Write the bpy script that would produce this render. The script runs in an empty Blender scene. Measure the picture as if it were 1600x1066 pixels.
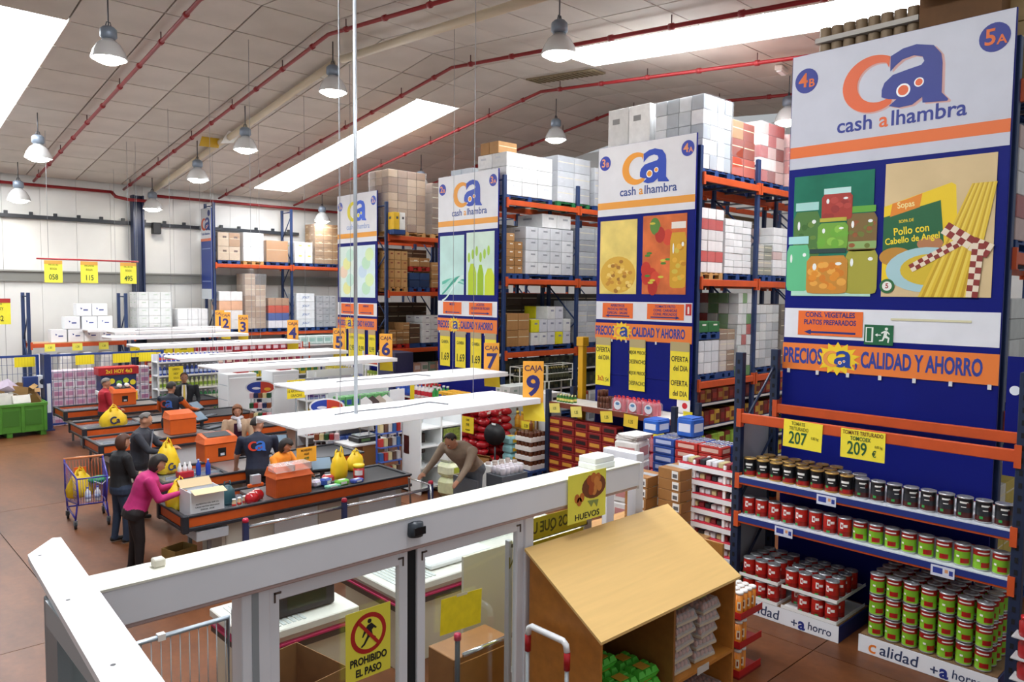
import bpy, math, random
from mathutils import Matrix, Vector, Euler
random.seed(7)
SC = bpy.context.scene
COL = SC.collection
# ------------------------------------------------------------------ camera
HC = 3.9
FPX, HEAD, PITCH, ROLL = 1182.07, math.radians(46.694), math.radians(3.644), math.radians(0.582)
Fv = Vector((math.cos(PITCH)*math.cos(HEAD), math.cos(PITCH)*math.sin(HEAD), -math.sin(PITCH)))
Rv = Vector((math.sin(HEAD), -math.cos(HEAD), 0))
Uv = Rv.cross(Fv)
R2 = Rv*math.cos(ROLL)+Uv*math.sin(ROLL)
U2 = -Rv*math.sin(ROLL)+Uv*math.cos(ROLL)
cd = bpy.data.cameras.new('camera'); cam = bpy.data.objects.new('camera', cd); COL.objects.link(cam)
cam.matrix_world = Matrix(((R2.x, U2.x, -Fv.x, 0), (R2.y, U2.y, -Fv.y, 0), (R2.z, U2.z, -Fv.z, HC), (0, 0, 0, 1)))
cd.sensor_width = 36; cd.lens = 36*FPX/1600; cd.clip_end = 200
SC.camera = cam
# ------------------------------------------------------------------ world and exposure
w = bpy.data.worlds.new('world'); SC.world = w; w.use_nodes = True
w.node_tree.nodes['Background'].inputs[0].default_value = (0.93, 0.97, 1.0, 1)
w.node_tree.nodes['Background'].inputs[1].default_value = 0.42
vs = SC.view_settings; vs.view_transform = 'Standard'; vs.look = 'None'; vs.gamma = 1; vs.use_curve_mapping = False
vs.exposure = 0.12
SKY_POWER = 19.5       # daylight through the roof lights
LAMP_POWER = 40.0
# ------------------------------------------------------------------ materials
def lin(h):
    h = h.lstrip('#'); o = []
    for i in (0, 2, 4):
        v = int(h[i:i+2], 16)/255
        o.append(v/12.92 if v <= .04045 else ((v+.055)/1.055)**2.4)
    return (*o, 1)
MATS = {}
def M(hexc, rough=.55, metal=0., var=.0, scale=6., emit=0., alpha=1., trans=0., bump=0., spec=None, kind='noise'):
    key = (hexc, rough, metal, var, scale, emit, alpha, trans, bump, kind)
    if key in MATS: return MATS[key]
    m = bpy.data.materials.new('paint_'+hexc.strip('#')); m.use_nodes = True
    nt = m.node_tree; b = nt.nodes['Principled BSDF']
    col = lin(hexc)
    b.inputs['Base Color'].default_value = col; b.inputs['Roughness'].default_value = rough; b.inputs['Metallic'].default_value = metal
    if spec is not None: b.inputs['Specular IOR Level'].default_value = spec
    if var or bump:
        tc = nt.nodes.new('ShaderNodeTexCoord'); tx = nt.nodes.new('ShaderNodeTexNoise'); tx.inputs['Scale'].default_value = scale; tx.inputs['Detail'].default_value = 4
        nt.links.new(tc.outputs['Object'], tx.inputs['Vector'])
        if kind == 'grain':
            mp = nt.nodes.new('ShaderNodeMapping'); mp.inputs['Scale'].default_value = (.25, 4, 4); nt.links.new(tc.outputs['Object'], mp.inputs[0]); nt.links.new(mp.outputs[0], tx.inputs['Vector'])
        if var:
            cr = nt.nodes.new('ShaderNodeValToRGB'); e = cr.color_ramp.elements
            e[0].position = .3; e[1].position = .7
            e[0].color = (*[max(0, c*(1-var)) for c in col[:3]], 1); e[1].color = (*[min(1, c*(1+var)) for c in col[:3]], 1)
            nt.links.new(tx.outputs['Fac'], cr.inputs[0]); nt.links.new(cr.outputs[0], b.inputs['Base Color'])
        if bump:
            bp = nt.nodes.new('ShaderNodeBump'); bp.inputs['Strength'].default_value = bump; bp.inputs['Distance'].default_value = .01
            nt.links.new(tx.outputs['Fac'], bp.inputs['Height']); nt.links.new(bp.outputs[0], b.inputs['Normal'])
    if emit: b.inputs['Emission Color'].default_value = col; b.inputs['Emission Strength'].default_value = emit
    if alpha < 1: b.inputs['Alpha'].default_value = alpha
    if trans: b.inputs['Transmission Weight'].default_value = trans
    MATS[key] = m; return m
def glass_mat():
    if 'glass' in MATS: return MATS['glass']
    m = bpy.data.materials.new('window_glass'); m.use_nodes = True; nt = m.node_tree; nt.nodes.clear()
    o = nt.nodes.new('ShaderNodeOutputMaterial'); mx = nt.nodes.new('ShaderNodeMixShader'); t = nt.nodes.new('ShaderNodeBsdfTransparent'); g = nt.nodes.new('ShaderNodeBsdfGlossy')
    t.inputs[0].default_value = (.93, .96, .95, 1); g.inputs['Roughness'].default_value = .03; mx.inputs[0].default_value = .07
    nt.links.new(t.outputs[0], mx.inputs[1]); nt.links.new(g.outputs[0], mx.inputs[2]); nt.links.new(mx.outputs[0], o.inputs[0]); MATS['glass'] = m; return m
def film_mat(a=.22):
    k = ('film', a)
    if k in MATS: return MATS[k]
    m = bpy.data.materials.new('stretch_film'); m.use_nodes = True; nt = m.node_tree; nt.nodes.clear()
    o = nt.nodes.new('ShaderNodeOutputMaterial'); mx = nt.nodes.new('ShaderNodeMixShader'); t = nt.nodes.new('ShaderNodeBsdfTransparent'); g = nt.nodes.new('ShaderNodeBsdfPrincipled')
    g.inputs['Base Color'].default_value = (.85, .87, .9, 1); g.inputs['Roughness'].default_value = .22
    tc = nt.nodes.new('ShaderNodeTexCoord'); tx = nt.nodes.new('ShaderNodeTexNoise'); tx.inputs['Scale'].default_value = 5; tx.inputs['Detail'].default_value = 6; tx.inputs['Distortion'].default_value = 1.5
    bp = nt.nodes.new('ShaderNodeBump'); bp.inputs['Strength'].default_value = .8; bp.inputs['Distance'].default_value = .03
    nt.links.new(tc.outputs['Object'], tx.inputs[0]); nt.links.new(tx.outputs['Fac'], bp.inputs['Height']); nt.links.new(bp.outputs[0], g.inputs['Normal'])
    mx.inputs[0].default_value = a
    nt.links.new(t.outputs[0], mx.inputs[1]); nt.links.new(g.outputs[0], mx.inputs[2]); nt.links.new(mx.outputs[0], o.inputs[0]); MATS[k] = m; return m
# ------------------------------------------------------------------ mesh helpers
class MB:
    def __init__(s): s.v = []; s.f = []; s.m = []
    def add(s, vs, fs, mi=0):
        n = len(s.v); s.v += [tuple(v) for v in vs]; s.f += [tuple(i+n for i in f) for f in fs]; s.m += [mi]*len(fs); return s
    def box(s, x0, x1, y0, y1, z0, z1, mi=0):
        return s.add([(x0,y0,z0),(x1,y0,z0),(x1,y1,z0),(x0,y1,z0),(x0,y0,z1),(x1,y0,z1),(x1,y1,z1),(x0,y1,z1)],
            [(3,2,1,0),(4,5,6,7),(0,1,5,4),(1,2,6,5),(2,3,7,6),(3,0,4,7)], mi)
    def tube(s, pts, r, n=8, mi=0, cap=True):
        pts = [Vector(p) for p in pts]; rs = r if isinstance(r, (list, tuple)) else [r]*len(pts); rings = []; up = None
        for i, p in enumerate(pts):
            d = (pts[min(i+1, len(pts)-1)]-pts[max(i-1, 0)]).normalized()
            if up is None: up = Vector((0,0,1)) if abs(d.z) < .9 else Vector((1,0,0))
            a = d.cross(up).normalized(); b = a.cross(d).normalized(); up = b
            rings.append([p+(a*math.cos(2*math.pi*k/n)+b*math.sin(2*math.pi*k/n))*rs[i] for k in range(n)])
        vs = [q for r_ in rings for q in r_]; fs = []
        for i in range(len(pts)-1):
            for k in range(n): fs.append((i*n+k, i*n+(k+1)%n, (i+1)*n+(k+1)%n, (i+1)*n+k))
        if cap: fs.append(tuple(reversed(range(n)))); fs.append(tuple((len(pts)-1)*n+k for k in range(n)))
        return s.add(vs, fs, mi)
    def lathe(s, prof, n=14, mi=None, c=(0,0,0), sx=1, sy=1):
        mi = mi or 0; vs = []; fs = []; ms = []
        for r, z in prof:
            for k in range(n): vs.append((c[0]+sx*r*math.cos(2*math.pi*k/n), c[1]+sy*r*math.sin(2*math.pi*k/n), c[2]+z))
        for i in range(len(prof)-1):
            for k in range(n): fs.append((i*n+k, i*n+(k+1)%n, (i+1)*n+(k+1)%n, (i+1)*n+k)); ms.append(mi[i] if isinstance(mi, (list, tuple)) else mi)
        if prof[0][0] > 1e-6: fs.append(tuple(reversed(range(n)))); ms.append(ms[0])
        if prof[-1][0] > 1e-6: fs.append(tuple((len(prof)-1)*n+k for k in range(n))); ms.append(ms[-2] if prof[0][0] > 1e-6 else ms[-1])
        k0 = len(s.m); s.add(vs, fs); s.m[k0:] = ms; return s
    def poly(s, pts, z0=0., t=.002, mi=0):
        n = len(pts); a = sum(pts[i][0]*pts[(i+1)%n][1]-pts[(i+1)%n][0]*pts[i][1] for i in range(n))
        if a < 0: pts = pts[::-1]
        vs = [(x, y, z0) for x, y in pts]+[(x, y, z0+t) for x, y in pts]
        fs = [tuple(reversed(range(n))), tuple(range(n, 2*n))]+[(i, (i+1)%n, n+(i+1)%n, n+i) for i in range(n)]
        return s.add(vs, fs, mi)
    def ell(s, c, r, n=12, m=8, mi=0):
        vs = [(c[0], c[1], c[2]-r[2])]; fs = []
        for i in range(1, m):
            t = -math.pi/2+math.pi*i/m
            for k in range(n): vs.append((c[0]+r[0]*math.cos(t)*math.cos(2*math.pi*k/n), c[1]+r[1]*math.cos(t)*math.sin(2*math.pi*k/n), c[2]+r[2]*math.sin(t)))
        vs.append((c[0], c[1], c[2]+r[2])); L = len(vs)-1
        for k in range(n): fs.append((0, 1+(k+1)%n, 1+k)); fs.append((L, L-n+k, L-n+(k+1)%n))
        for i in range(m-2):
            for k in range(n): fs.append((1+i*n+k, 1+i*n+(k+1)%n, 1+(i+1)*n+(k+1)%n, 1+(i+1)*n+k))
        return s.add(vs, fs, mi)
    def mesh(s, mats, smooth=False, name='mesh'):
        me = bpy.data.meshes.new(name); me.from_pydata(s.v, [], s.f)
        for m in (mats if isinstance(mats, (list, tuple)) else [mats]): me.materials.append(m)
        if any(s.m): me.polygons.foreach_set('material_index', s.m)
        if smooth: me.polygons.foreach_set('use_smooth', [True]*len(me.polygons))
        me.update(); return me
def chamfer(mb, w, d, h, b, mi=0):
    """a box with small chamfered edges, centred in x and y, standing on z = 0"""
    X, Y, Z = w/2, d/2, h/2; V = []; idx = {}
    for sx in (-1, 1):
        for sy in (-1, 1):
            for sz in (-1, 1):
                idx[sx,sy,sz] = len(V)
                V += [(sx*X, sy*(Y-b), Z+sz*(Z-b)), (sx*(X-b), sy*Y, Z+sz*(Z-b)), (sx*(X-b), sy*(Y-b), Z+sz*Z)]
    Fs = []
    def q(l, n):
        c = [Vector(V[i]) for i in l]; nn = (c[1]-c[0]).cross(c[2]-c[0])
        Fs.append(tuple(l) if nn.dot(Vector(n)) > 0 else tuple(reversed(l)))
    for s in (-1, 1):
        q([idx[s,-1,-1], idx[s,1,-1], idx[s,1,1], idx[s,-1,1]], (s,0,0))
        q([idx[-1,s,-1]+1, idx[1,s,-1]+1, idx[1,s,1]+1, idx[-1,s,1]+1], (0,s,0))
        q([idx[-1,-1,s]+2, idx[1,-1,s]+2, idx[1,1,s]+2, idx[-1,1,s]+2], (0,0,s))
        for t in (-1, 1):
            q([idx[s,t,-1], idx[s,t,1], idx[s,t,1]+1, idx[s,t,-1]+1], (s,t,0))
            q([idx[s,-1,t], idx[s,1,t], idx[s,1,t]+2, idx[s,-1,t]+2], (s,0,t))
            q([idx[-1,s,t]+1, idx[1,s,t]+1, idx[1,s,t]+2, idx[-1,s,t]+2], (0,s,t))
            for u in (-1, 1): q([idx[s,t,u], idx[s,t,u]+1, idx[s,t,u]+2], (s,t,u))
    return mb.add(V, Fs, mi)
CACHE = {}
def obj(name, me, parent=None, loc=(0,0,0), rot=(0,0,0), label=None):
    o = bpy.data.objects.new(name, me); COL.objects.link(o)
    if parent: o.parent = parent
    if loc != (0,0,0): o.location = loc
    if rot != (0,0,0): o.rotation_euler = rot
    if label: o['label'] = label
    return o
def tag(o, label, cat, group=None):
    o['label'] = label; o['category'] = cat
    if group: o['group'] = group
    return o
def thing(name, label, cat, loc=(0,0,0), rot=(0,0,0), group=None):
    return tag(obj(name, None, None, loc, rot), label, cat, group)
def struct(o): o['kind'] = 'structure'; return o
def bmesh_box(w, d, h, m, b=.0):
    k = ('box', round(w,3), round(d,3), round(h,3), round(b,4), m.name)
    if k not in CACHE:
        mb = MB()
        if b > 0: chamfer(mb, w, d, h, min(b, w*.3, d*.3, h*.3))
        else: mb.box(-w/2, w/2, -d/2, d/2, 0, h)
        CACHE[k] = mb.mesh(m)
    return CACHE[k]
def B(name, parent, m, x0, x1, y0, y1, z0, z1, b=.0, rot=(0,0,0), label=None):
    return obj(name, bmesh_box(abs(x1-x0), abs(y1-y0), abs(z1-z0), m, b), parent, ((x0+x1)/2, (y0+y1)/2, min(z0, z1)), rot, label)
def T(name, parent, m, pts, r, n=8, smooth=True, label=None):
    return obj(name, MB().tube(pts, r, n).mesh(m, smooth), parent, label=label)
def cached(key, fn):
    if key not in CACHE: CACHE[key] = fn()
    return CACHE[key]
def copy_tree(o, parent=None, loc=None, rot=None):
    c = o.copy(); COL.objects.link(c)
    if parent: c.parent = parent
    if loc is not None: c.location = loc
    if rot is not None: c.rotation_euler = rot
    for ch in o.children: copy_tree(ch, c)
    return c
ORD = ['first','second','third','fourth','fifth','sixth','seventh','eighth','ninth','tenth','eleventh','twelfth','thirteenth','fourteenth','fifteenth','sixteenth','seventeenth','eighteenth','nineteenth','twentieth']
# flat signs: local x = right, local y = up, local z = towards the reader
FACE_X = (math.pi/2, 0, -math.pi/2)     # read from the -X side
FACE_Y = (math.pi/2, 0, 0)              # read from the -Y side
def text_mesh(s, size, m, bold=0., align='CENTER', t=.0015, sx=1., shear=0., spacing=1.):
    k = ('txt', s, round(size,4), m.name, bold, align, sx, shear, spacing)
    if k in CACHE: return CACHE[k]
    c = bpy.data.curves.new('lettering', 'FONT'); c.body = s; c.size = size; c.align_x = align; c.align_y = 'CENTER'; c.extrude = t; c.offset = bold*size; c.resolution_u = 3; c.shear = shear; c.space_character = spacing
    o = bpy.data.objects.new('lettering_tmp', c); COL.objects.link(o)
    me = bpy.data.meshes.new_from_object(o); bpy.data.objects.remove(o); bpy.data.curves.remove(c)
    me.materials.clear(); me.materials.append(m)
    if sx != 1: me.transform(Matrix.Diagonal((sx, 1, 1, 1)))
    CACHE[k] = me; return me
def TX(parent, s, x, y, z, size, m, bold=0., align='CENTER', sx=1., shear=0., rot=0., name='lettering', spacing=1.):
    return obj(name, text_mesh(s, size, m, bold, align, .0015, sx, shear, spacing), parent, (x, y, z), (0, 0, rot))
def P(name, parent, m, pts, z=0., t=.003, label=None):
    return obj(name, MB().poly(pts, 0, t).mesh(m), parent, (0, 0, z), label=label)
def RECT(name, parent, m, x0, x1, y0, y1, z=0., t=.003, label=None):
    return obj(name, cached(('rect', round(x1-x0,4), round(y1-y0,4), t, m.name), lambda: MB().box(-(x1-x0)/2, (x1-x0)/2, -(y1-y0)/2, (y1-y0)/2, 0, t).mesh(m)), parent, ((x0+x1)/2, (y0+y1)/2, z), label=label)
def disc(cx, cy, rx, ry=None, n=24, a0=0, a1=360):
    ry = ry or rx
    full = abs(a1-a0) >= 360
    return [(cx+rx*math.cos(math.radians(a0+(a1-a0)*k/(n if full else n-1))), cy+ry*math.sin(math.radians(a0+(a1-a0)*k/(n if full else n-1)))) for k in range(n)]
# ================================================================== the building
FLOOR_M = bpy.data.materials.new('polished_brown_concrete'); FLOOR_M.use_nodes = True
def _floor():
    nt = FLOOR_M.node_tree; b = nt.nodes['Principled BSDF']; tc = nt.nodes.new('ShaderNodeTexCoord')
    n1 = nt.nodes.new('ShaderNodeTexNoise'); n1.inputs['Scale'].default_value = .9; n1.inputs['Detail'].default_value = 8; n1.inputs['Roughness'].default_value = .65
    n2 = nt.nodes.new('ShaderNodeTexNoise'); n2.inputs['Scale'].default_value = 14; n2.inputs['Detail'].default_value = 5
    mp = nt.nodes.new('ShaderNodeMapping'); mp.inputs['Scale'].default_value = (1, .35, 1)
    nt.links.new(tc.outputs['Object'], mp.inputs[0]); nt.links.new(mp.outputs[0], n1.inputs[0]); nt.links.new(tc.outputs['Object'], n2.inputs[0])
    cr = nt.nodes.new('ShaderNodeValToRGB'); e = cr.color_ramp.elements
    e[0].position = .3; e[0].color = lin('#54301c'); e[1].position = .72; e[1].color = lin('#8f5732')
    mx = nt.nodes.new('ShaderNodeMixRGB'); mx.blend_type = 'MULTIPLY'; mx.inputs[0].default_value = .35
    nt.links.new(n1.outputs['Fac'], cr.inputs[0]); nt.links.new(cr.outputs[0], mx.inputs[1]); nt.links.new(n2.outputs['Fac'], mx.inputs[2]); nt.links.new(mx.outputs[0], b.inputs['Base Color'])
    b.inputs['Roughness'].default_value = .42; b.inputs['Specular IOR Level'].default_value = .3
_floor()
fl = struct(obj('floor', None)); tag(fl, 'brown polished concrete floor with saw-cut joints', 'floor'); del fl['category']
k = 0
for ix, (xa, xb) in enumerate([(-6, 2.2), (2.2, 8.0), (8.0, 13.5), (13.5, 24.0)]):
    for iy, (ya, yb) in enumerate([(-4, 3.6), (3.6, 9.4), (9.4, 15.5), (15.5, 22), (22, 30.2)]):
        B('slab', fl, FLOOR_M, xa+.006, xb-.006, ya+.006, yb-.006, -.1, 0)
B('joint_bed', fl, M('#2e1d14', .9), -6, 24, -4, 30.2, -.12, -.012)
WALLM = M('#dcdcd8', .6, var=.05, scale=.8)
wl = struct(obj('wall_left', None)); wl['label'] = 'cream sandwich panel wall behind the far racks'
x = -6.0
while x < 24:
    B('wall_panel', wl, WALLM, x+.004, x+1.096, 30, 30.12, 0, 7.75); x += 1.1
B('rail_band', wl, M('#7d7d78', .6), -6, 24, 29.9, 30, 4.12, 4.45)
B('rail_lip', wl, M('#8f8f8a', .6), -6, 24, 29.84, 29.9, 4.45, 4.5)
bm_ = B('wall_beam', wl, M('#262b33', .5), -6, 15.6, 29.82, 29.98, 6.24, 6.36)
for i in range(17): B('bracket', wl, M('#262b33', .5), 3.6+i*.72, 3.7+i*.72, 29.84, 29.95, 6.36, 6.46)
wb = struct(obj('wall_back', None)); wb['label'] = 'pale panel wall at the far end of the aisles'
for i in range(31): B('wall_panel', wb, WALLM, 24, 24.1, -4+i*1.1+.004, -4+(i+1)*1.1-.004, 0, 9.7)
cl = struct(obj('trim_1', None)); cl['label'] = 'dark blue steel wall column with plates'
NAVY = M('#1d2a4a', .45, var=.08)
for a, b in ((8.92, 8.98), (9.24, 9.30)): B('flange', cl, NAVY, a, b, 29.5, 29.84, 0, 7.3)
B('web', cl, NAVY, 8.98, 9.24, 29.64, 29.70, 0, 7.3)
# ---- roof: two slopes of big panels in long strips, ridge at y = 15.2
RIDGE, ZR, SL, SRR = 15.2, 9.75, .142, .09
def zroof(y): return ZR-SL*(y-RIDGE) if y > RIDGE else ZR-SRR*(RIDGE-y)
ce = struct(obj('ceiling', None)); ce['label'] = 'grey beige panelled double pitch ceiling'
CEIL = [M(c, .6, var=.08, scale=.9) for c in ('#cbc4ba', '#d0c9bf', '#c5beb3')]
XS = [4.22+1.47*k for k in range(-3, 13)]
aL, aR = math.atan(SL), math.atan(SRR)
def sky_here(i, yc):
    s = (i == 2 or i == 9)
    if yc > RIDGE: return s and 17.6 < yc < 28.4
    return s and 1.2 < yc < 13.2
pm = [MB().box(-.718, .718, -.656, .656, 0, .05).mesh(m) for m in CEIL]
for i in range(len(XS)-1):
    for j in range(11):
        yc = 15.2+.667+1.333*j
        if yc < 30.2 and not sky_here(i, yc): obj('ceiling_panel', pm[(i*7+j*3) % 3], ce, (XS[i]+.735, yc, zroof(yc)), (-aL, 0, 0))
    for j in range(10):
        yc = 15.2-.667-1.333*j
        if not sky_here(i, yc): obj('ceiling_panel', pm[(i*5+j*3+1) % 3], ce, (XS[i]+.735, yc, zroof(yc)), (aR, 0, 0))
o = B('seam_backing', ce, M('#2a2826', .8), XS[0], XS[-1], 0, 15.6, 0, .03); o.location = (o.location.x, 22.9, zroof(22.9)+.07); o.rotation_euler = (-aL, 0, 0)
o = B('seam_backing', ce, M('#2a2826', .8), XS[0], XS[-1], 0, 13.6, 0, .03); o.location = (o.location.x, 8.5, zroof(8.5)+.07); o.rotation_euler = (aR, 0, 0)
SKY = M('#f6faff', .4, emit=SKY_POWER)
for n, (i, y0, y1, lab) in enumerate([(2, 17.86, 28.53, 'long bright roof light over the bare floor by the wall'), (9, 17.86, 28.53, 'long bright roof light above the far racks'), (9, 1.87, 12.53, 'long bright roof light above the wide shelf end board'), (2, 1.87, 12.53, 'unseen roof light added above the entrance to brighten the foreground')]):  # the last roof light is out of view, added to light the foreground
    sk = struct(obj('window_%d' % (n+1), None)); sk['label'] = lab
    ny = 8; dy = (y1-y0)/ny
    for q in range(ny):
        yc = y0+dy*(q+.5); o = B('pane', sk, SKY, -.73, .73, -dy/2/math.cos(aL)+.004, dy/2/math.cos(aL)-.004, 0, .02); o.location = (XS[i]+.735, yc, zroof(yc)+.02); o.rotation_euler = ((-aL if yc > RIDGE else aR), 0, 0)
# ---- red sprinkler pipes
RED = M('#8e1a1e', .4)
def pipe_thing(label, pts, r, hang=True):
    t = thing('sprinkler_pipe', label, 'pipe', group='red sprinkler pipes')
    T('tube', t, RED, pts, r, 10)
    for a, b in zip(pts[:-1], pts[1:]):
        a = Vector(a); b = Vector(b); n = int((b-a).length/1.45)
        for k in range(n):
            p = a+(b-a)*((k+.5)/n)
            o = obj('coupling', cached('coupling', lambda: MB().tube([(0,-.05,0),(0,.05,0)], .062, 10).mesh(RED, True)), t, p, (math.atan2((b-a).z, math.hypot((b-a).x, (b-a).y))*(1 if b.y > a.y else -1), 0, 0 if abs((b-a).y) > abs((b-a).x) else math.pi/2))
            if hang and k % 2 == 0:
                d = zroof(p.y)-p.z
                if d > .08: obj('hanger', cached(('hanger', round(d, 2)), lambda: MB().tube([(0,0,0),(0,0,d)], .012, 6).mesh(M('#4a2020', .5))), t, p)
for X, lab in ((5.89, 'red sprinkler pipe down the ceiling strip beside the roof light by the wall'), (8.69, 'red sprinkler pipe running past the row of high bay lamps'), (12.15, 'red sprinkler pipe bending over the ridge beside the bright roof lights'), (15.34, 'red sprinkler pipe behind the roof light, above the tall racks'), (18.6, 'farthest red sprinkler pipe seen over the white cartons')):
    pipe_thing(lab, [(X, 29.75, zroof(29.75)-.2), (X, 15.2, ZR-.22), (X, 2.0, zroof(2.0)-.22)], .042)
t = thing('sprinkler_main', 'long red main pipe along the top of the cream wall', 'pipe')
T('tube', t, RED, [(-4, 29.78, 7.36), (8.3, 29.78, 7.36)], .055, 10); T('bend', t, RED, [(8.3, 29.78, 7.36), (8.4, 29.7, 7.2), (8.75, 29.4, 7.1), (9.45, 29.4, 7.1), (9.6, 29.55, 7.2), (9.65, 29.7, 7.36), (9.8, 29.78, 7.36)], .06, 10); T('tube', t, RED, [(9.8, 29.78, 7.36), (23, 29.78, 7.36)], .055, 10)
# ---- beige half-round duct beside the second pipe, ceiling grille, detector
t = thing('ceiling_duct', 'long cream coloured ceiling duct beside the row of lamps', 'duct')
for a, b in ((29.3, 23.2), (22.9, 16.6), (16.2, 9.0)):
    T('duct_run', t, M('#d8cbb0', .5), [(9.62, a, zroof(a)-.2), (9.62, b, zroof(b)-.16)], .09, 12)
obj('loose_flap', MB().poly([(0,0),(.5,.1),(.9,.5),(1,1.1),(.75,.9),(.3,.4)], 0, .02).mesh(M('#e8e6e0', .3)), t, (9.3, 22.6, 8.25), (math.pi/2, 0, .4))
obj('yellow_flap', MB().poly([(0,0),(.7,.05),(.75,.35),(0.1,.3)], 0, .01).mesh(M('#c9a01c', .5)), t, (8.9, 23.2, 8.2), (math.pi/2, 0, .3))
t = thing('ceiling_grille', 'tan perforated grille strip near the ridge', 'vent'); g = obj('frame', bmesh_box(.5, 2.4, .04, M('#8d8064', .7)), t, (14.9, 13.9, zroof(13.9)-.05), (aR, 0, 0))
for i in range(14): B('slat', g, M('#6f6449', .7), -.22, .22, -1.15+i*.17, -1.09+i*.17, -.015, 0)
t = thing('smoke_detector', 'small white emergency light box on the ceiling near the lamp', 'detector'); obj('body', bmesh_box(.5, .18, .12, M('#eeeae2', .4), .02), t, (16.7, 8.75, zroof(8.75)-.13), (aR, 0, .2)); obj('diffuser', bmesh_box(.4, .12, .03, M('#ffffff', .3), .01), t, (16.7, 8.75, zroof(8.75)-.16), (aR, 0, .2))
# ---- high bay lamps
def lamp_proto():
    t = thing('high_bay_lamp', '', 'lamp', group='high bay ceiling lamps')
    T('stem', t, M('#55565a', .4, .6), [(0,0,.62),(0,0,1.2)], .014, 6)
    T('hook', t, M('#55565a', .4, .6), [(-.05,0,.62),(-.03,0,.7),(.03,0,.7),(.05,0,.62)], .012, 6)
    obj('ballast', MB().lathe([(.0,.62),(.1,.61),(.15,.56),(.155,.42),(.12,.38),(.0,.38)], 14).mesh(M('#7c8794', .4, .3), True), t)
    s = obj('reflector', MB().lathe([(.1,.38),(.13,.34),(.2,.26),(.27,.13),(.31,0),(.33,-.01),(.33,.01),(.29,.14),(.21,.28),(.1,.37)], 20).mesh(M('#d2d2d0', .25, .35), True), t)
    obj('bulb', MB().lathe([(.0,-.10),(.14,-.085),(.24,-.04),(.27,.03),(.24,.12),(.05,.3),(0,.3)], 16).mesh(M('#fff6e8', .4, emit=LAMP_POWER), True), t)
    return t
LP = lamp_proto(); first = True
for (x, y, drop, lab) in ((4.55, 16.3, 1.25, 'high bay lamp cut by the top edge of the picture beside the big roof light'), (9.2, 15.9, 1.15, 'large high bay lamp under the ridge beside the duct'), (9.18, 20.6, 1.2, 'high bay lamp below the yellow flap of the duct'), (9.15, 24.0, 1.2, 'high bay lamp next to the loose ceiling flap'), (9.3, 28.6, 1.1, 'high bay lamp in front of the blue wall column'), (4.8, 23.6, 1.2, 'high bay lamp at the edge of the roof light by the wall'), (5.2, 28.4, 1.2, 'high bay lamp nearest the cream wall'), (16.3, 22.1, 1.2, 'white high bay lamp above the tall brown wrapped load'), (15.9, 28.4, 1.1, 'white high bay lamp above the far wall rack'), (16.6, 15.8, 1.2, 'glass high bay lamp hanging over the white cartons on the middle rack'), (10.3, 9.75, 1.0, 'high bay lamp at the top edge beside the long roof light'), (17.6, 9.0, 1.1, 'white high bay lamp half hidden by the wide shelf end board')):
    o = LP if first else copy_tree(LP); first = False
    o.location = (x, y, zroof(y)-drop); o['label'] = lab
# ================================================================== pallet racks
POST = M('#22365e', .45, var=.1); POSTD = M('#1b2944', .45, var=.1); BEAM = M('#c9501f', .5, var=.12, scale=3); SLOT = M('#0a0d14', .8)
def rack(label, xs, ylines, levels, ztop, beam_h=.13, frames=True, post=.1, pm=POST):
    t = thing('pallet_rack', label, 'rack', (xs[0], ylines[0], 0))
    ox, oy = xs[0], ylines[0]
    for x in xs:
        for y in ylines: B('post', t, pm, x-ox-post/2, x-ox+post/2, y-oy-post*.4, y-oy+post*.4, 0, ztop, .008)
        if frames:
            for a, b in zip(ylines[0::2], ylines[1::2]):
                z = .3; fl_ = False
                while z+1.0 < ztop:
                    p = (x-ox, a-oy, z) if fl_ else (x-ox, b-oy, z); q = (x-ox, b-oy, z+.95) if fl_ else (x-ox, a-oy, z+.95)
                    T('brace', t, pm, [p, q], .022, 6); z += .95; fl_ = not fl_
                T('brace', t, pm, [(x-ox, a-oy, ztop-.12), (x-ox, b-oy, ztop-.12)], .022, 6)
    for z in levels:
        for a, b in zip(xs[:-1], xs[1:]):
            for i, y in enumerate(ylines):
                s = -1 if i % 2 == 0 else 1
                bm = B('beam', t, BEAM, a-ox+.05, b-ox-.05, y-oy+s*.05-.028, y-oy+s*.05+.028, z-beam_h, z, .006)
                for e in (-1, 1): B('connector', bm, BEAM, e*((b-a)/2-.05)-.03, e*((b-a)/2-.05)+.03, -.034, .034, -.06, beam_h+.05)
            for q in range(3):
                for c, d in zip(ylines[0::2], ylines[1::2]):
                    B('crossbar', t, M('#6e737a', .4, .5), a-ox+(b-a)*(q+.5)/3-.03, a-ox+(b-a)*(q+.5)/3+.03, c-oy, d-oy, z-.05, z-.01)
    return t
R4 = rack('orange and navy pallet rack behind the board numbered 3B and 4A', [12.62, 14.8, 17.6, 20.4], [8.2, 9.25, 9.55, 10.6], [2.2, 4.2, 6.2], 6.75)
R3 = rack('orange and navy pallet rack behind the board numbered 2 and 3A', [12.75, 15.45, 18.2, 20.9], [13.85, 14.9, 15.15, 16.2], [2.4, 4.25, 6.2], 6.8)
R2 = rack('orange and navy pallet rack behind the board with pale blurred pictures', [12.95, 15.6, 18.3, 21.0], [19.3, 20.3, 20.5, 21.5], [2.15, 3.9, 5.6], 6.6)
R1 = rack('navy wall rack standing against the cream wall', [11.55, 14.72, 17.8, 20.8], [28.8, 29.6], [2.25, 4.9], 7.2)
R5 = rack('orange and navy pallet rack behind the wide board numbered 4B and 5A', [9.62, 12.4, 15.2], [2.34, 3.4, 3.7, 4.76], [2.6, 4.4, 6.2], 6.7)
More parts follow.
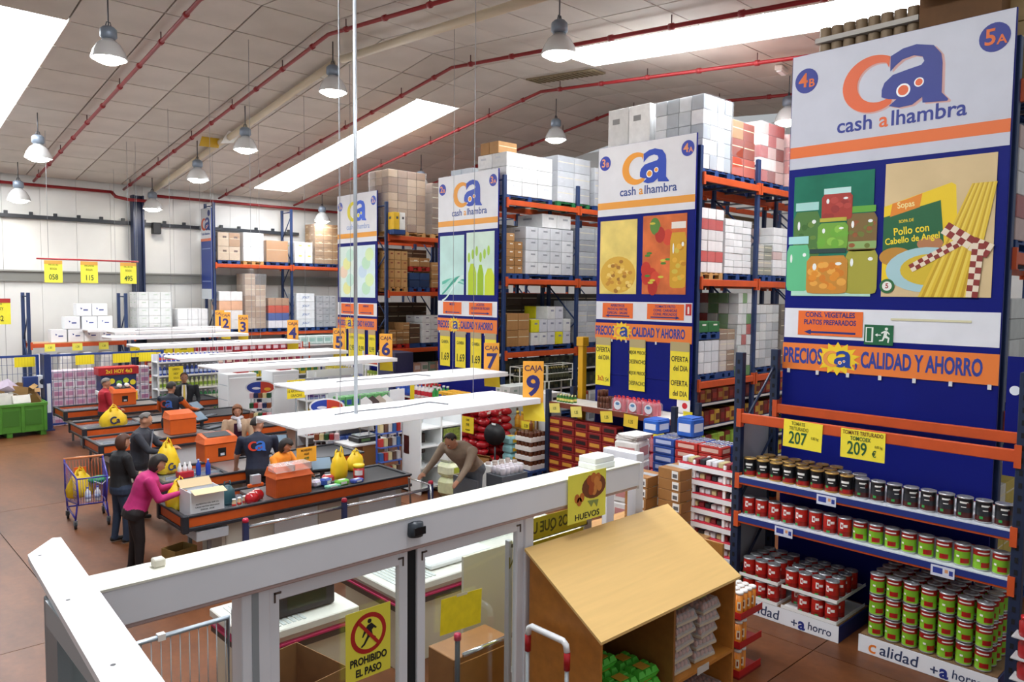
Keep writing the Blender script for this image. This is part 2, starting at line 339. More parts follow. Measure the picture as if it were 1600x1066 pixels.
R0 = rack('low navy rack carrying white wrapped paper rolls by the wall', [8.55, 11.3], [28.6, 29.4], [2.25], 2.5)
# ================================================================== pallets with goods
def pallet_mesh(w, d, m):
    def f():
        mb = MB()
        for i in range(5): a = -w/2+i*(w-.1)/4; mb.box(a, a+.1, -d/2, d/2, .115, .137)
        for y in (-d/2+.05, 0, d/2-.05):
            mb.box(-w/2, w/2, y-.05, y+.05, .095, .115); mb.box(-w/2, w/2, y-.05, y+.05, 0, .02)
            for x in (-w/2+.07, 0, w/2-.07): mb.box(x-.07, x+.07, y-.05, y+.05, .02, .095)
        return mb.mesh(m)
    return cached(('pallet', round(w,2), round(d,2), m.name), f)
PB = M('#1c3f78', .6, var=.15); PW = M('#b98f55', .7, var=.2); PR = M('#a62218', .6, var=.1); PG = M('#1f6b3a', .6)
BRN = ['#a87b4a', '#b08453', '#9c7040']; WHT = ['#e6e6e4', '#dddddb', '#efefed']; GRY = ['#b9bcc0', '#a9adb2', '#c6c8ca']
def Mv(h, r=.6): return M(h, r, var=.07, scale=7)
def load(label, x0, x1, y0, y1, z, nx, ny, nz, h, cols, pal=PB, wrap=0., mark=None, seal=True, skip=(), jit=.0, inner=True, group=None, txt=None, row_gap=None, name='pallet_load', cat='pallet load'):
    W, D = x1-x0, y1-y0
    t = thing(name, label, cat, ((x0+x1)/2, (y0+y1)/2, z), group=group); zb = 0
    if pal: obj('pallet', pallet_mesh(W, D, pal), t); zb = .14
    cw, cd_, ch = W/nx, D/ny, (h-zb)/nz; rnd = random.Random(hash(label) % 9999 if False else len(label)*31+int(x0*100))
    for k in range(nz):
        for i in range(nx):
            for j in range(ny):
                if (i, j, k) in skip or (i, k) in skip: continue
                if 0 < i < nx-1 and 0 < j < ny-1 and k < nz-1: continue
                m = Mv(cols[rnd.randrange(len(cols))] if not isinstance(cols, dict) else cols[k % len(cols)])
                jx, jy = rnd.uniform(-jit, jit), rnd.uniform(-jit, jit)
                c = obj('carton', bmesh_box(cw-.012, cd_-.012, ch-.008, m, .006), t, (-W/2+cw*(i+.5)+jx, -D/2+cd_*(j+.5)+jy, zb+ch*k), (0, 0, rnd.uniform(-jit, jit)*.8))
                if mark and (j == 0 or i == 0):
                    mm = M(mark, .6)
                    if j == 0: obj('printed_mark', bmesh_box(cw*.34, .004, ch*.14, mm), c, (cw*.1, -cd_/2+.005, ch*.6))
                    if i == 0: obj('printed_mark', bmesh_box(.004, cd_*.34, ch*.14, mm), c, (-cw/2+.005, cd_*.1, ch*.6))
                if seal and j == 0: obj('tape', bmesh_box(cw-.05, .003, .02, M('#d8cfae', .3)), c, (0, -cd_/2+.0055, ch*.55))
                if txt and (j == 0 or i == 0):
                    if j == 0: obj('lettering', text_mesh(txt, ch*.36, M('#1a63a8', .5), .01, sx=.9, shear=.3), c, (0, -cd_/2+.004, ch*.5), (math.pi/2, 0, 0))
                    if i == 0: obj('lettering', text_mesh(txt, ch*.36, M('#1a63a8', .5), .01, sx=.9, shear=.3), c, (-cw/2+.004, 0, ch*.5), FACE_X)
    if wrap:
        mb = MB(); e = .015; n = 6
        zs = [zb+(h-zb)*q/n for q in range(n+1)]
        ring = [(-W/2-e, -D/2-e), (0, -D/2-e), (W/2+e, -D/2-e), (W/2+e, D/2+e), (-W/2-e, D/2+e), (-W/2-e, 0)]; L = len(ring)
        vs = [(x+rnd.uniform(-.012, .012), y+rnd.uniform(-.012, .012), q) for q in zs for x, y in ring]
        fs = [(a*L+b, a*L+(b+1) % L, (a+1)*L+(b+1) % L, (a+1)*L+b) for a in range(n) for b in range(L)]
        obj('stretch_wrap', MB().add(vs, fs).mesh(film_mat(round(wrap*.5, 3)), True), t)
    return t
TALL = 'goods stacked on the racks'
# rack 4 (board 3B/4A)
load('big white cartons stacked two high above the board numbered 3B', 12.75, 14.3, 9.5, 10.6, 6.2, 2, 2, 2, 1.6, WHT, None, mark='#8c8c8c', seal=False)
load('tall clear wrapped bottle load on a blue pallet above the board numbered 4A', 12.72, 13.75, 8.22, 9.35, 6.2, 4, 4, 5, 1.55, ['#dfe2e4', '#c4cace', '#f0f0f0', '#aab2b8'], PB, wrap=.35, seal=False, jit=.008)
load('red and brown mixed cartons beside the tall clear wrapped bottles', 13.82, 14.72, 8.25, 9.3, 6.2, 2, 2, 3, 1.25, ['#8c3a26', '#a5794a', '#8a5a30', '#b24a34'], PB, wrap=.2, jit=.02)
load('red and white wrapped packs on the top level beside the wide board', 14.95, 16.0, 8.25, 9.3, 6.2, 3, 3, 5, 1.4, ['#c9a49c', '#a9352c', '#e2d8d2', '#8a3a30'], PB, wrap=.3, seal=False)
load('pink cartons farther along the top level of the rack', 16.2, 17.3, 8.25, 9.3, 6.2, 3, 2, 4, 1.3, ['#c99a92', '#b0564c'], PB, wrap=.25)
load('red and white drink packs on the middle level below the clear wrapped bottles', 12.75, 13.6, 8.25, 9.3, 4.2, 3, 3, 6, 1.4, {0:'#efe9e6', 1:'#c8463e', 2:'#e9e3e0', 3:'#d9d4d2', 4:'#b83a34', 5:'#eceae8'}, PW, wrap=.2, seal=False, jit=.006)
load('white shrink wrapped packs beside the red and white drink packs', 13.66, 14.7, 8.25, 9.3, 4.2, 3, 3, 8, 1.25, WHT, PB, wrap=.25, seal=False, jit=.01)
load('grey green packs on the middle level against the wide board', 14.92, 15.6, 8.25, 9.3, 4.2, 2, 3, 4, .8, ['#8d8f80', '#b5b2a8', '#77705f'], PB, wrap=.2)
load('white packs at the back of the middle level', 15.65, 16.9, 8.25, 9.3, 4.2, 3, 3, 6, 1.2, WHT+['#d0b0a8'], PB, wrap=.25, seal=False)
load('clear wrapped white packs topped by a green carton', 12.7, 13.5, 8.22, 9.2, 2.2, 3, 3, 3, .8, ['#d9dcdf', '#eceded'], PB, wrap=.35, seal=False)
load('green and white pictured cartons on top of the clear wrapped packs', 12.7, 13.5, 8.22, 9.0, 3.02, 2, 2, 1, .36, ['#2d6b3a', '#3d7a44'], PB, mark='#e8e4d8', seal=False)
load('brown wrapped trays on the lower level of the rack', 13.55, 14.15, 8.25, 9.2, 2.2, 2, 2, 4, 1.0, ['#9a7a56', '#8b6b48', '#c9c0b4'], PB, wrap=.3)
load('tall column of green labelled cans in trays', 14.2, 14.74, 8.22, 9.2, 2.2, 3, 4, 8, 1.75, ['#c9cdc8', '#5f8f4a', '#d9dad6', '#b04a40'], None, wrap=.25, seal=False, jit=.01)
load('grey wrapped tins on the lower level near the wide board', 14.9, 16.0, 8.25, 9.2, 2.2, 4, 3, 7, 1.5, ['#c2c5c6', '#a9aeb0', '#d5d6d2'], PB, wrap=.25, seal=False)
# rack 3 (board 2/3A)
load('square block of white cartons on a blue pallet, highest of its rack', 12.86, 14.5, 13.9, 15.0, 6.2, 3, 2, 3, 1.2, WHT, PB, mark='#cfd2d6', seal=False)
load('grey plastic wrapped cartons on a green pallet on the top level', 14.7, 16.0, 13.9, 14.9, 6.2, 2, 2, 3, 1.35, GRY, PG, wrap=.3)
load('grey cartons behind the wrapped ones on the top level', 16.2, 17.6, 13.9, 14.9, 6.2, 3, 2, 3, 1.2, GRY, PB)
load('two blue and white cartons above the board numbered 2', 12.85, 13.35, 15.2, 16.1, 6.2, 1, 2, 1, .95, ['#cfd9e2', '#dfe6ec'], None, mark='#5b87b0', seal=False)
load('brown open cartons and a wrapped blue one above the board numbered 3A', 12.85, 13.5, 14.2, 14.9, 7.4, 1, 2, 1, .3, BRN, None)
load('brown cartons with white tags beside the board numbered 3A', 12.88, 13.45, 13.9, 14.9, 4.25, 2, 2, 5, 1.15, BRN, PB, mark='#e8e4d8', seal=False, skip=((1, 4),))
load('wide white printed cartons under clear film on the middle level', 13.55, 15.35, 13.9, 14.95, 4.25, 4, 2, 4, 1.35, ['#d3d4d6', '#c8cacd', '#dcdddd'], PB, wrap=.22, mark='#8d9094', seal=False)
load('two white cartons on top of the wide white printed cartons', 14.2, 15.3, 13.95, 14.9, 5.62, 2, 1, 1, .36, WHT, None, mark='#9a9da0', seal=False)
load('grey wrapped cartons beyond the navy post of the middle level', 15.6, 16.9, 13.9, 14.95, 4.25, 2, 2, 4, 1.45, ['#8f9296', '#a5a8ab'], PB, wrap=.2)
load('four brown taped cartons stacked in a square on a blue pallet', 12.9, 13.7, 13.88, 14.8, 2.4, 2, 2, 2, .98, BRN, PB)
load('yellow and white printed cartons beside the four brown ones', 13.78, 15.3, 13.9, 14.8, 2.4, 5, 2, 3, 1.15, ['#d9d21c', '#dcdcd8', '#e2d820', '#cfcfd6'], PB, mark='#8f8fa0', seal=False, skip=((0, 2), (4, 2), (1, 2)))
load('white wrapped crates past the yellow cartons', 15.55, 16.8, 13.9, 14.8, 2.4, 3, 2, 4, 1.3, GRY, PB, wrap=.25)
# rack 2
load('tall brown wrapped load shining under film on a wooden pallet', 13.05, 14.45, 19.35, 20.4, 5.6, 4, 3, 8, 2.0, ['#a88a6a', '#94755a', '#b59a7c'], PW, wrap=.3, seal=False)
load('dark brown load behind the tall shining one', 14.7, 15.5, 19.35, 20.4, 5.6, 2, 2, 5, 1.75, ['#6f553e', '#7a5f45'], PW, wrap=.2)
load('white and yellow carton on a blue pallet at the corner of the rack', 12.98, 13.4, 18.95, 19.3, 5.62, 2, 1, 1, .66, ['#e8e6e0', '#e0b422'], PB, mark='#4a4a4a', seal=False)
load('tan fruit cartons with red prints on a wooden pallet', 13.02, 13.75, 19.32, 20.3, 3.9, 3, 3, 4, 1.25, ['#b98b52', '#c49a62'], PW, mark='#8c4a30', seal=False)
load('brown cartons on a red crate on the middle level', 13.82, 14.6, 19.32, 20.3, 4.55, 2, 2, 1, .42, BRN, PR, mark='#e0d8c8')
load('navy plastic crates under the brown cartons', 13.82, 14.6, 19.32, 20.3, 3.9, 2, 2, 2, .6, ['#25406c', '#1d3358'], PB, seal=False)
load('brown cartons on red crates at the rear of the level', 14.68, 15.4, 19.32, 20.3, 3.9, 2, 2, 3, .95, BRN, PR)
load('small brown boxes and bags on the lower level of the rack', 13.05, 13.8, 19.3, 20.2, 2.15, 3, 2, 3, .8, BRN+['#8a6a48'], PR, skip=((0, 2), (1, 2)), jit=.02)
load('white striped sacks beside the small brown boxes', 14.3, 15.3, 19.3, 20.2, 2.15, 3, 2, 4, 1.0, WHT+['#c7b9c9'], PB, mark='#8a7f90', seal=False)
load('dark cartons in the middle of the lower level', 13.85, 14.25, 19.35, 20.2, 2.15, 1, 2, 2, .75, ['#6a4a30', '#5c4330'], PB)
# rack 1
load('brown printed cartons in two tiers at the near end of the wall rack', 11.68, 12.55, 28.75, 29.55, 4.9, 2, 2, 2, 1.2, ['#a9825c', '#c9b398'], PB, mark='#5b4030', wrap=.2)
load('white wrapped bundle on the top level of the wall rack', 12.68, 13.5, 28.75, 29.5, 4.9, 2, 2, 2, 1.25, ['#f0f0ef'], PW, wrap=.4, seal=False)
load('single brown wrapped crate on the top level of the wall rack', 13.62, 14.55, 28.75, 29.5, 4.9, 1, 1, 1, 1.0, ['#b5834d'], PB, wrap=.25)
load('white cartons with yellow rings on the top level of the wall rack', 14.85, 15.65, 28.75, 29.5, 4.9, 2, 2, 2, 1.0, WHT, PB, mark='#e3d24a', seal=False, wrap=.2)
load('tall brown wrapped cartons at the far end of the wall rack', 15.75, 17.0, 28.75, 29.6, 4.9, 3, 2, 5, 1.8, ['#8f6b40', '#9c774a'], PB, wrap=.25, mark='#c9b088')
load('white packs and orange bags at the near end of the lower level', 11.68, 12.6, 28.7, 29.5, 2.25, 2, 2, 4, 1.6, {0:'#ecebe8', 1:'#efeeec', 2:'#e9b48c', 3:'#f2f0ee'}, PB, wrap=.2, seal=False)
load('tall tan wrapped stack leaning upward on the lower level', 12.7, 13.55, 28.7, 29.5, 2.25, 2, 2, 5, 2.3, ['#b39a82', '#a88c72', '#c4ae98'], PB, wrap=.35, skip=((1, 4),))
load('tan cartons over blue and white bags with a yellow notice', 13.65, 14.55, 28.7, 29.5, 2.25, 3, 2, 4, 1.35, {0:'#e8e8ee', 1:'#3d5aa0', 2:'#c8482c', 3:'#b08a6c'}, PB, wrap=.15, seal=False)
load('white cartons with blue slanted lettering', 14.88, 15.7, 28.7, 29.5, 2.25, 1, 1, 4, 1.55, ['#dfe6ea', '#e6ecef'], PB, seal=False, txt='JOLLY')
load('grey dotted cartons beside the blue lettered ones', 15.78, 16.7, 28.7, 29.5, 2.25, 3, 2, 5, 1.45, ['#b2b6ba', '#a6abb0'], PB, mark='#80858a', seal=False)
# low rack by the wall
load('tall white wrapped block of paper rolls beside the blue column', 8.7, 9.9, 28.6, 29.4, 2.25, 3, 2, 5, 1.55, ['#e9e9e6', '#dcdfdc'], PB, wrap=.4, mark='#b9c9b6', seal=False)
load('short white wrapped sacks below the narrow board', 10.1, 11.2, 28.6, 29.4, 2.25, 3, 2, 2, .95, ['#ecebea', '#dedede'], PB, wrap=.4, seal=False)
# rack 5: tins above the board, a dark carton, sliver at the picture edge
for i in range(2):
    t = thing('can_tray', ['tray of brown cans resting on the wide board, lower tier', 'tray of brown cans resting on the wide board, upper tier'][i], 'tray', (9.9, 4.0, 6.95+.2*i), group='can trays over the wide board')
    B('tray', t, M('#c9c3b8', .6), -.22, .22, -.62, .62, 0, .06)
    for q in range(8):
        for r in range(2): obj('can', cached('tincan', lambda: MB().lathe([(.07,0),(.074,.005),(.072,.02),(.072,.165),(.075,.175),(.06,.177)], 12).mesh([M('#8d775c', .5, .2)], True), ), t, (-.1+.2*r, -.53+q*.152, .02))
t = thing('open_carton', 'large dark brown open carton standing above the wide board', 'carton', (10.1, 2.95, 6.92)); 
for a in ((-.4,.4,-.42,-.40),(-.4,.4,.40,.42),(-.42,-.40,-.42,.42),(.40,.42,-.42,.42)): B('side', t, M('#6f4a25', .7, var=.1), *a, 0, .5)
B('flap', t, M('#8a5e30', .7), -.66, -.4, -.4, .4, .45, .47, rot=(0, -.5, 0)); B('bottom', t, M('#6f4a25', .7), -.4, .4, -.4, .4, 0, .02)
load('red and brown cartons at the picture edge on the top level behind the wide board', 10.0, 11.2, 2.3, 3.3, 6.2, 3, 2, 3, 1.1, ['#7c3a2a', '#a58a5a'], PB)
load('white wrapped goods at the picture edge, upper middle level', 9.75, 11.0, 2.3, 3.3, 4.4, 3, 2, 5, 1.4, ['#e2ddda', '#c8a8a0', '#a8403a'], PB, wrap=.3, seal=False)
load('grey wrapped goods at the picture edge, lower middle level', 9.75, 11.0, 2.3, 3.3, 2.6, 3, 2, 5, 1.3, ['#b9bbb6', '#cfcfca'], PB, wrap=.3, seal=False)

# ================================================================== tall printed boards on the rack ends
NB = M('#0a1672', .5, var=.05, scale=2, spec=.2); WB = M('#e4e5ea', .4, var=.03, scale=3); ORG = M('#e8702a', .45); YEL = M('#f7e53a', .6); INK = M('#1b2a78', .45); BLK = M('#1a1a1a', .6)
A_PTS = [(735,436),(735,351),(800,322),(870,314),(960,339),(1000,392),(1008,443),(1010,604),(1045,645),(1040,654),(915,643),(912,610),(860,645),(790,649),(735,631),(775,600),(730,592),(692,575),(692,533),(705,496),(750,459),(830,444),(900,433),(915,415),(905,389),(860,372),(800,382),(765,407)]
def logo(par, cx, cy, h, z, c1='#e8702a', c2='#1b2f92', ring='#ffffff', shadow=False):
    s = h/340.
    f = lambda x, y: (cx+(x-755)*s, cy+(482-y)*s)
    out = [(640+175*math.cos(math.radians(a)), 488-162*math.sin(math.radians(a))) for a in range(58, 312, 8)]+[(750,598)]
    inn = [(668+118*math.cos(math.radians(a)), 486-112*math.sin(math.radians(a))) for a in range(300, 62, -8)]+[(725,410)]
    cp = [f(*p) for p in out+inn]; ap = [f(*p) for p in A_PTS]
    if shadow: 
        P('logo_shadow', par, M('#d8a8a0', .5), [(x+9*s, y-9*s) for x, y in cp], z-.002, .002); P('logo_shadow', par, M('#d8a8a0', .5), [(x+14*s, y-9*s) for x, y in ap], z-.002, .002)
    P('logo_letter', par, M(c1, .45), cp, z, .003); P('logo_letter', par, M(c2, .45), ap, z+.002, .003)
    for x, y, r in ((810,556,28),(892,526,19)):
        X, Y = f(x, y); P('logo_ring', par, M(ring, .5), disc(X, Y, r*1.35*s), z+.004, .002); P('logo_dot', par, M(c1, .45), disc(X, Y, r*s), z+.0055, .002)
def photo_rect(par, m, x0, x1, y0, y1): return RECT('photo', par, m, x0, x1, y0, y1, .012, .004)
def jar(par, cx, y0, w, h, body, lid, z, lump=None, seed=1, lidh=.14):
    r = random.Random(seed)
    b = P('printed_jar', par, M(body, .4), [(cx-w*.46,y0+.02*h),(cx-w*.3,y0),(cx+w*.3,y0),(cx+w*.46,y0+.02*h),(cx+w*.5,y0+.1*h),(cx+w*.5,y0+h*.72),(cx+w*.4,y0+h*.84),(cx-w*.4,y0+h*.84),(cx-w*.5,y0+h*.72),(cx-w*.5,y0+.1*h)], z, .001)
    RECT('printed_lid', par, M(lid, .4), cx-w*.44, cx+w*.44, y0+h*(1-lidh), y0+h, z, .0015)
    P('printed_glint', par, M('#f4f8f4', .3), disc(cx-w*.3, y0+h*.6, w*.05, h*.08, 10), z+.0022, .0004); P('printed_glint', par, M('#f4f8f4', .3), disc(cx+w*.28, y0+h*.66, w*.08, h*.035, 10), z+.0022, .0004)
    if lump:
        for i in range(lump[1]):
            P('printed_fruit', b, M(lump[0][i % len(lump[0])], .4), disc(cx+r.uniform(-.38, .38)*w, y0+h*r.uniform(.12, .68), lump[2]*r.uniform(.8, 1.2), lump[2]*r.uniform(.6, 1.), 10), .001+i*.00004, .0008)
def strip_sign(t, W, yb, yt, z, size):
    p = RECT('slogan_strip', t, M('#ee8136', .5), -W/2, W/2, yb, yt, z, .006); c = (yb+yt)/2
    def tx(s, x, sx): obj('lettering', text_mesh(s, size, M('#2b3f98', .5), .03, 'LEFT', .0015, sx), t, (x, c, z+.008))
    tx('PRECIOS', -W*.495, .50); tx(', CALIDAD Y AHORRO', -W*.12, .505)
    R = (yt-yb)*.55; sp = []
    for k in range(28): a = math.pi*2*k/28; rr = R*(1.12 if k % 2 else .78); sp.append((-W*.207+rr*1.35*math.cos(a), c+rr*math.sin(a)))
    P('sun_burst', t, M('#f6d128', .5), sp, z+.007, .002)
    logo(t, -W*.207, c, (yt-yb)*.62, z+.010, '#ee9a4a', '#1b3f98')
def board(label, X, yl, yr, zb, zt, nums, pics, signs, price, faded=0):
    """one board; yl = left edge (larger y), yr = right edge"""
    W = yl-yr; Hh = zt-zb; t = thing('rack_end_board', label, 'sign board', (X, (yl+yr)/2, zb), FACE_X)
    s = W/2.49; Y = lambda z: (z-2.2)/(6.95-2.2)*Hh
    B('panel', t, NB, -W/2, W/2, 0, Hh, -.03, .006, .004)
    RECT('white_header', t, M('#c9cad4', .35, var=.03, scale=3) if faded < 1 else WB, -W/2+.01, W/2-.01, Y(5.52), Hh-.005, .006, .004)  # nearest board's white header greyed: its shade is put into the colour
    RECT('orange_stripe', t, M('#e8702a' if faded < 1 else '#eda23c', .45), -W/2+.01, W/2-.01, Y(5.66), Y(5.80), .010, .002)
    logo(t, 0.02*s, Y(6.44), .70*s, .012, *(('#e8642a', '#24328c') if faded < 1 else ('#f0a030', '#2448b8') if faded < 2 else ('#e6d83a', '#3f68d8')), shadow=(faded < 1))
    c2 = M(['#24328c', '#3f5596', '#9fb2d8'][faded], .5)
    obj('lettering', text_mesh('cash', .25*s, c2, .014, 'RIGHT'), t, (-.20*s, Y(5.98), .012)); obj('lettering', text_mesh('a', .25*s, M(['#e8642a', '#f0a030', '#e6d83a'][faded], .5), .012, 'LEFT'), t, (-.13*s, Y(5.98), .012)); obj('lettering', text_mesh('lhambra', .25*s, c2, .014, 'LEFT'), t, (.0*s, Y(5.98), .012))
    for sx_, n in zip((-1, 1), nums):
        if not n: continue
        cx, cy = sx_*W*.42, Y(6.62 if sx_ < 0 else 6.68)
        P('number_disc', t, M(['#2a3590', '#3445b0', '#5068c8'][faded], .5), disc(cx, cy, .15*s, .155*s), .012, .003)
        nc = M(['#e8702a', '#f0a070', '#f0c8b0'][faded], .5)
        obj('lettering', text_mesh(n[0], .24*s, nc, .02), t, (cx-.04*s, cy, .017)); obj('lettering', text_mesh(n[1], .14*s, nc, .02), t, (cx+.07*s, cy-.04*s, .017))
    pics(t, W, Y)
    RECT('white_band', t, WB, -W/2+.01, W/2-.01, Y(3.36), Y(3.74), .006, .004)
    for (x0, x1, lines, d) in signs:
        g = RECT('direction_plate', t, M('#ee6f28', .5), x0*W, x1*W, Y(3.40), Y(3.71), .012, .006)
        w_ = (x1-x0)*W
        for i, l in enumerate(lines): obj('lettering', text_mesh(l, .075*s*(1.2 if len(lines) < 3 else 1), INK, .02, sx=min(.95, .86*w_/(len(l)*.62*.075*s*(1.2 if len(lines) < 3 else 1)))), g, (0, .105*s-(.078 if len(lines) > 2 else .095)*s*i, .007))
        a = w_*.40; P('arrow', g, INK, [(x*d, y-.115*s) for x, y in ((-a,.012),(a*.72,.012),(a*.72,.032),(a,0),(a*.72,-.032),(a*.72,-.012),(-a,-.012))], .006, .002)
    strip_sign(t, W, Y(2.95), Y(3.29), .012, .27*s)
    for i in range(7): RECT('hook', t, M('#d8d8d8', .4), -W*.47+i*W*.155, -W*.455+i*W*.155, Y(2.90), Y(2.955), .02, .008)
    return t, Y
def pics5(t, W, Y):
    p = photo_rect(t, M('#23735a', .22, var=.2, scale=1.5), -W*.465, -W*.06, Y(3.90), Y(5.42)); pw, ph = W*.405, Y(5.42)-Y(3.90)
    q = lambda u: (u-.5)*pw; v = lambda u: (u-.5)*ph
    RECT('printed_shelf', p, M('#b5dcc9', .4), -pw/2, pw/2, -ph/2, -ph*.455, .004, .001)
    jar(p, q(.88), v(.02), pw*.38, ph*.42, '#a8a23c', '#8fb06a', .0045); jar(p, q(.87), v(.36), pw*.36, ph*.36, '#7d6436', '#63a83a', .0045, (['#9a5a32', '#6f7a34'], 14, .035)); jar(p, q(.18), v(.30), pw*.34, ph*.48, '#4f7a3a', '#a8d8d0', .0045, (['#3f6a2c', '#6a8a3c'], 10, .04), 3)
    jar(p, q(.08), v(.04), pw*.30, ph*.46, '#63c08a', '#a8e0dc', .006, None)
    jar(p, q(.56), v(.62), pw*.38, ph*.26, '#a8382c', '#bfe6e0', .008, (['#b8463a', '#98302a'], 8, .05), 2, .18); jar(p, q(.52), v(.38), pw*.38, ph*.26, '#74a83c', '#b8b03c', .010, (['#6fae3a', '#8ec24a'], 7, .062), 5, .12); jar(p, q(.46), v(.02), pw*.52, ph*.37, '#c98a34', '#2a4440', .012, (['#e0902c', '#e8a848', '#d47f24'], 26, .05), 6, .1)
    p = photo_rect(t, M('#dcc294', .22, var=.1, scale=1.2), 0-.01*W, W*.455, Y(3.90), Y(5.46)); pw, ph = W*.465, Y(5.46)-Y(3.90); q = lambda u: (u-.5)*pw; v = lambda u: (u-.5)*ph
    P('printed_packet', p, M('#f0cc22', .4), [(q(0), v(.12)), (q(.72), v(.12)), (q(.66), v(.80)), (q(.62), v(.82)), (q(0), v(.68))], .0045, .001)
    P('printed_packet', p, M('#24643c', .4), [(q(0), v(.30)), (q(.58), v(.36)), (q(.53), v(.70)), (q(0), v(.60))], .006, .001)
    P('printed_flag', p, M('#e88a2a', .4), [(q(.06), v(.60)), (q(.2), v(.63)), (q(.34), v(.66)), (q(.36), v(.76)), (q(.2), v(.72)), (q(.08), v(.70))], .007, .001)
    for s, x, y, sz, c in (('Sopas', .21, .685, .10, '#f6e29a'), ('SOPA DE', .22, .565, .05, '#f3d632'), ('Pollo con', .27, .495, .125, '#f6dc2a'), ('Cabello de Angel', .28, .43, .105, '#f6dc2a')): TX(p, s, q(x), v(y), .0085, sz, M(c, .5), .015, sx=.82, rot=.1)
    P('printed_bread', p, M('#c08a34', .4), disc(q(.13), v(.30), pw*.16, ph*.07), .008, .001); P('printed_bread', p, M('#b57a50', .4), disc(q(.45), v(.39), pw*.12, ph*.05), .008, .001)
    P('printed_plate', p, M('#a9ccd0', .4), disc(q(.42), v(.20), pw*.38, ph*.165), .009, .001); P('printed_soup', p, M('#d6b832', .4), disc(q(.46), v(.20), pw*.28, ph*.115), .0105, .001)
    for i in range(16):
        a = i/15; P('printed_noodle', p, M(['#e3c03a', '#c9a024', '#ecd055'][i % 3], .4), [(q(.36+.44*a), v(0)), (q(.39+.44*a), v(0)), (q(.82+.19*a), v(.80)), (q(.80+.19*a), v(.80))], .012+i*.0001, .001)
    zc = [.0155]
    def check(pts, w_, n):
        zc[0] += .0012
        for k in range(n):
            f0, f1 = k/n, (k+1)/n
            L = lambda f: (pts[0][0]+(pts[1][0]-pts[0][0])*f, pts[0][1]+(pts[1][1]-pts[0][1])*f)
            (xa, ya), (xb, yb) = L(f0), L(f1); dx, dy = xb-xa, yb-ya; l = math.hypot(dx, dy); nx_, ny_ = -dy/l*w_/2, dx/l*w_/2
            for sgn in (0, 1): P('ribbon_check', p, M('#8c2f28' if (k+sgn) % 2 else '#ead9c0', .5), [(xa+nx_*(sgn-0), ya+ny_*(sgn-0)), (xb+nx_*sgn, yb+ny_*sgn), (xb+nx_*(sgn-1), yb+ny_*(sgn-1)), (xa+nx_*(sgn-1), ya+ny_*(sgn-1))], zc[0], .001)
    check([(q(.28), v(.21)), (q(.78), v(.42))], ph*.06, 12); check([(q(.58), v(.50)), (q(.82), v(.38))], ph*.09, 5); check([(q(.82), v(.38)), (q(.98), v(.32))], ph*.1, 4); check([(q(.88), v(.38)), (q(.84), v(.0))], ph*.075, 9)
    P('printed_seal', p, M('#2f6a3a', .4), disc(q(.06), v(.08), .085), .0125, .001); P('printed_seal', p, M('#f0eee4', .4), disc(q(.06), v(.08), .055), .0135, .001); TX(p, '5', q(.06), v(.08), .015, .08, M('#a02a24'), .02)
def pics4(t, W, Y):
    r = random.Random(4)
    p = photo_rect(t, M('#efd678', .25, var=.15, scale=2), -W*.46, -W*.06, Y(3.90), Y(5.42)); pw, ph = W*.4, Y(5.42)-Y(3.90)
    P('printed_heap', p, M('#dcae3a', .5), disc(0, -ph*.24, pw*.48, ph*.25), .0045, .001)
    for i in range(40): a = r.uniform(0, 6.28); u = r.random()**.5; P('printed_nut', p, M(['#e6bd4a', '#c98f2c', '#f0d070', '#a87424'][i % 4], .5), disc(pw*.42*u*math.cos(a), -ph*.26+ph*.21*u*math.sin(a), .055, .038, 10), .006+i*.00004, .0008)
    p = photo_rect(t, M('#d9713c', .25, var=.25, scale=2), 0, W*.43, Y(3.90), Y(5.46)); pw, ph = W*.43, Y(5.46)-Y(3.90)
    jar(p, pw*.32, -ph*.42, pw*.36, ph*.82, '#d8a428', '#f3ece0', .006, (['#e8b43a', '#c78c1c', '#d8c04a'], 14, .06), 3, .1)
    for i in range(9): P('printed_pepper', p, M(['#c8321e', '#d8482a', '#5c8a34', '#b82a1c'][i % 4], .4), disc(r.uniform(-.42, .1)*pw, r.uniform(-.42, .4)*ph, .12, .16, 14), .0045+i*.00005, .001)
    for i in range(10): P('printed_leaf', p, M(['#4c8a2c', '#d8c840'][i % 2], .4), disc(r.uniform(-.4, .1)*pw, r.uniform(-.4, .4)*ph, .07, .025, 8), .0055+i*.00005, .001)
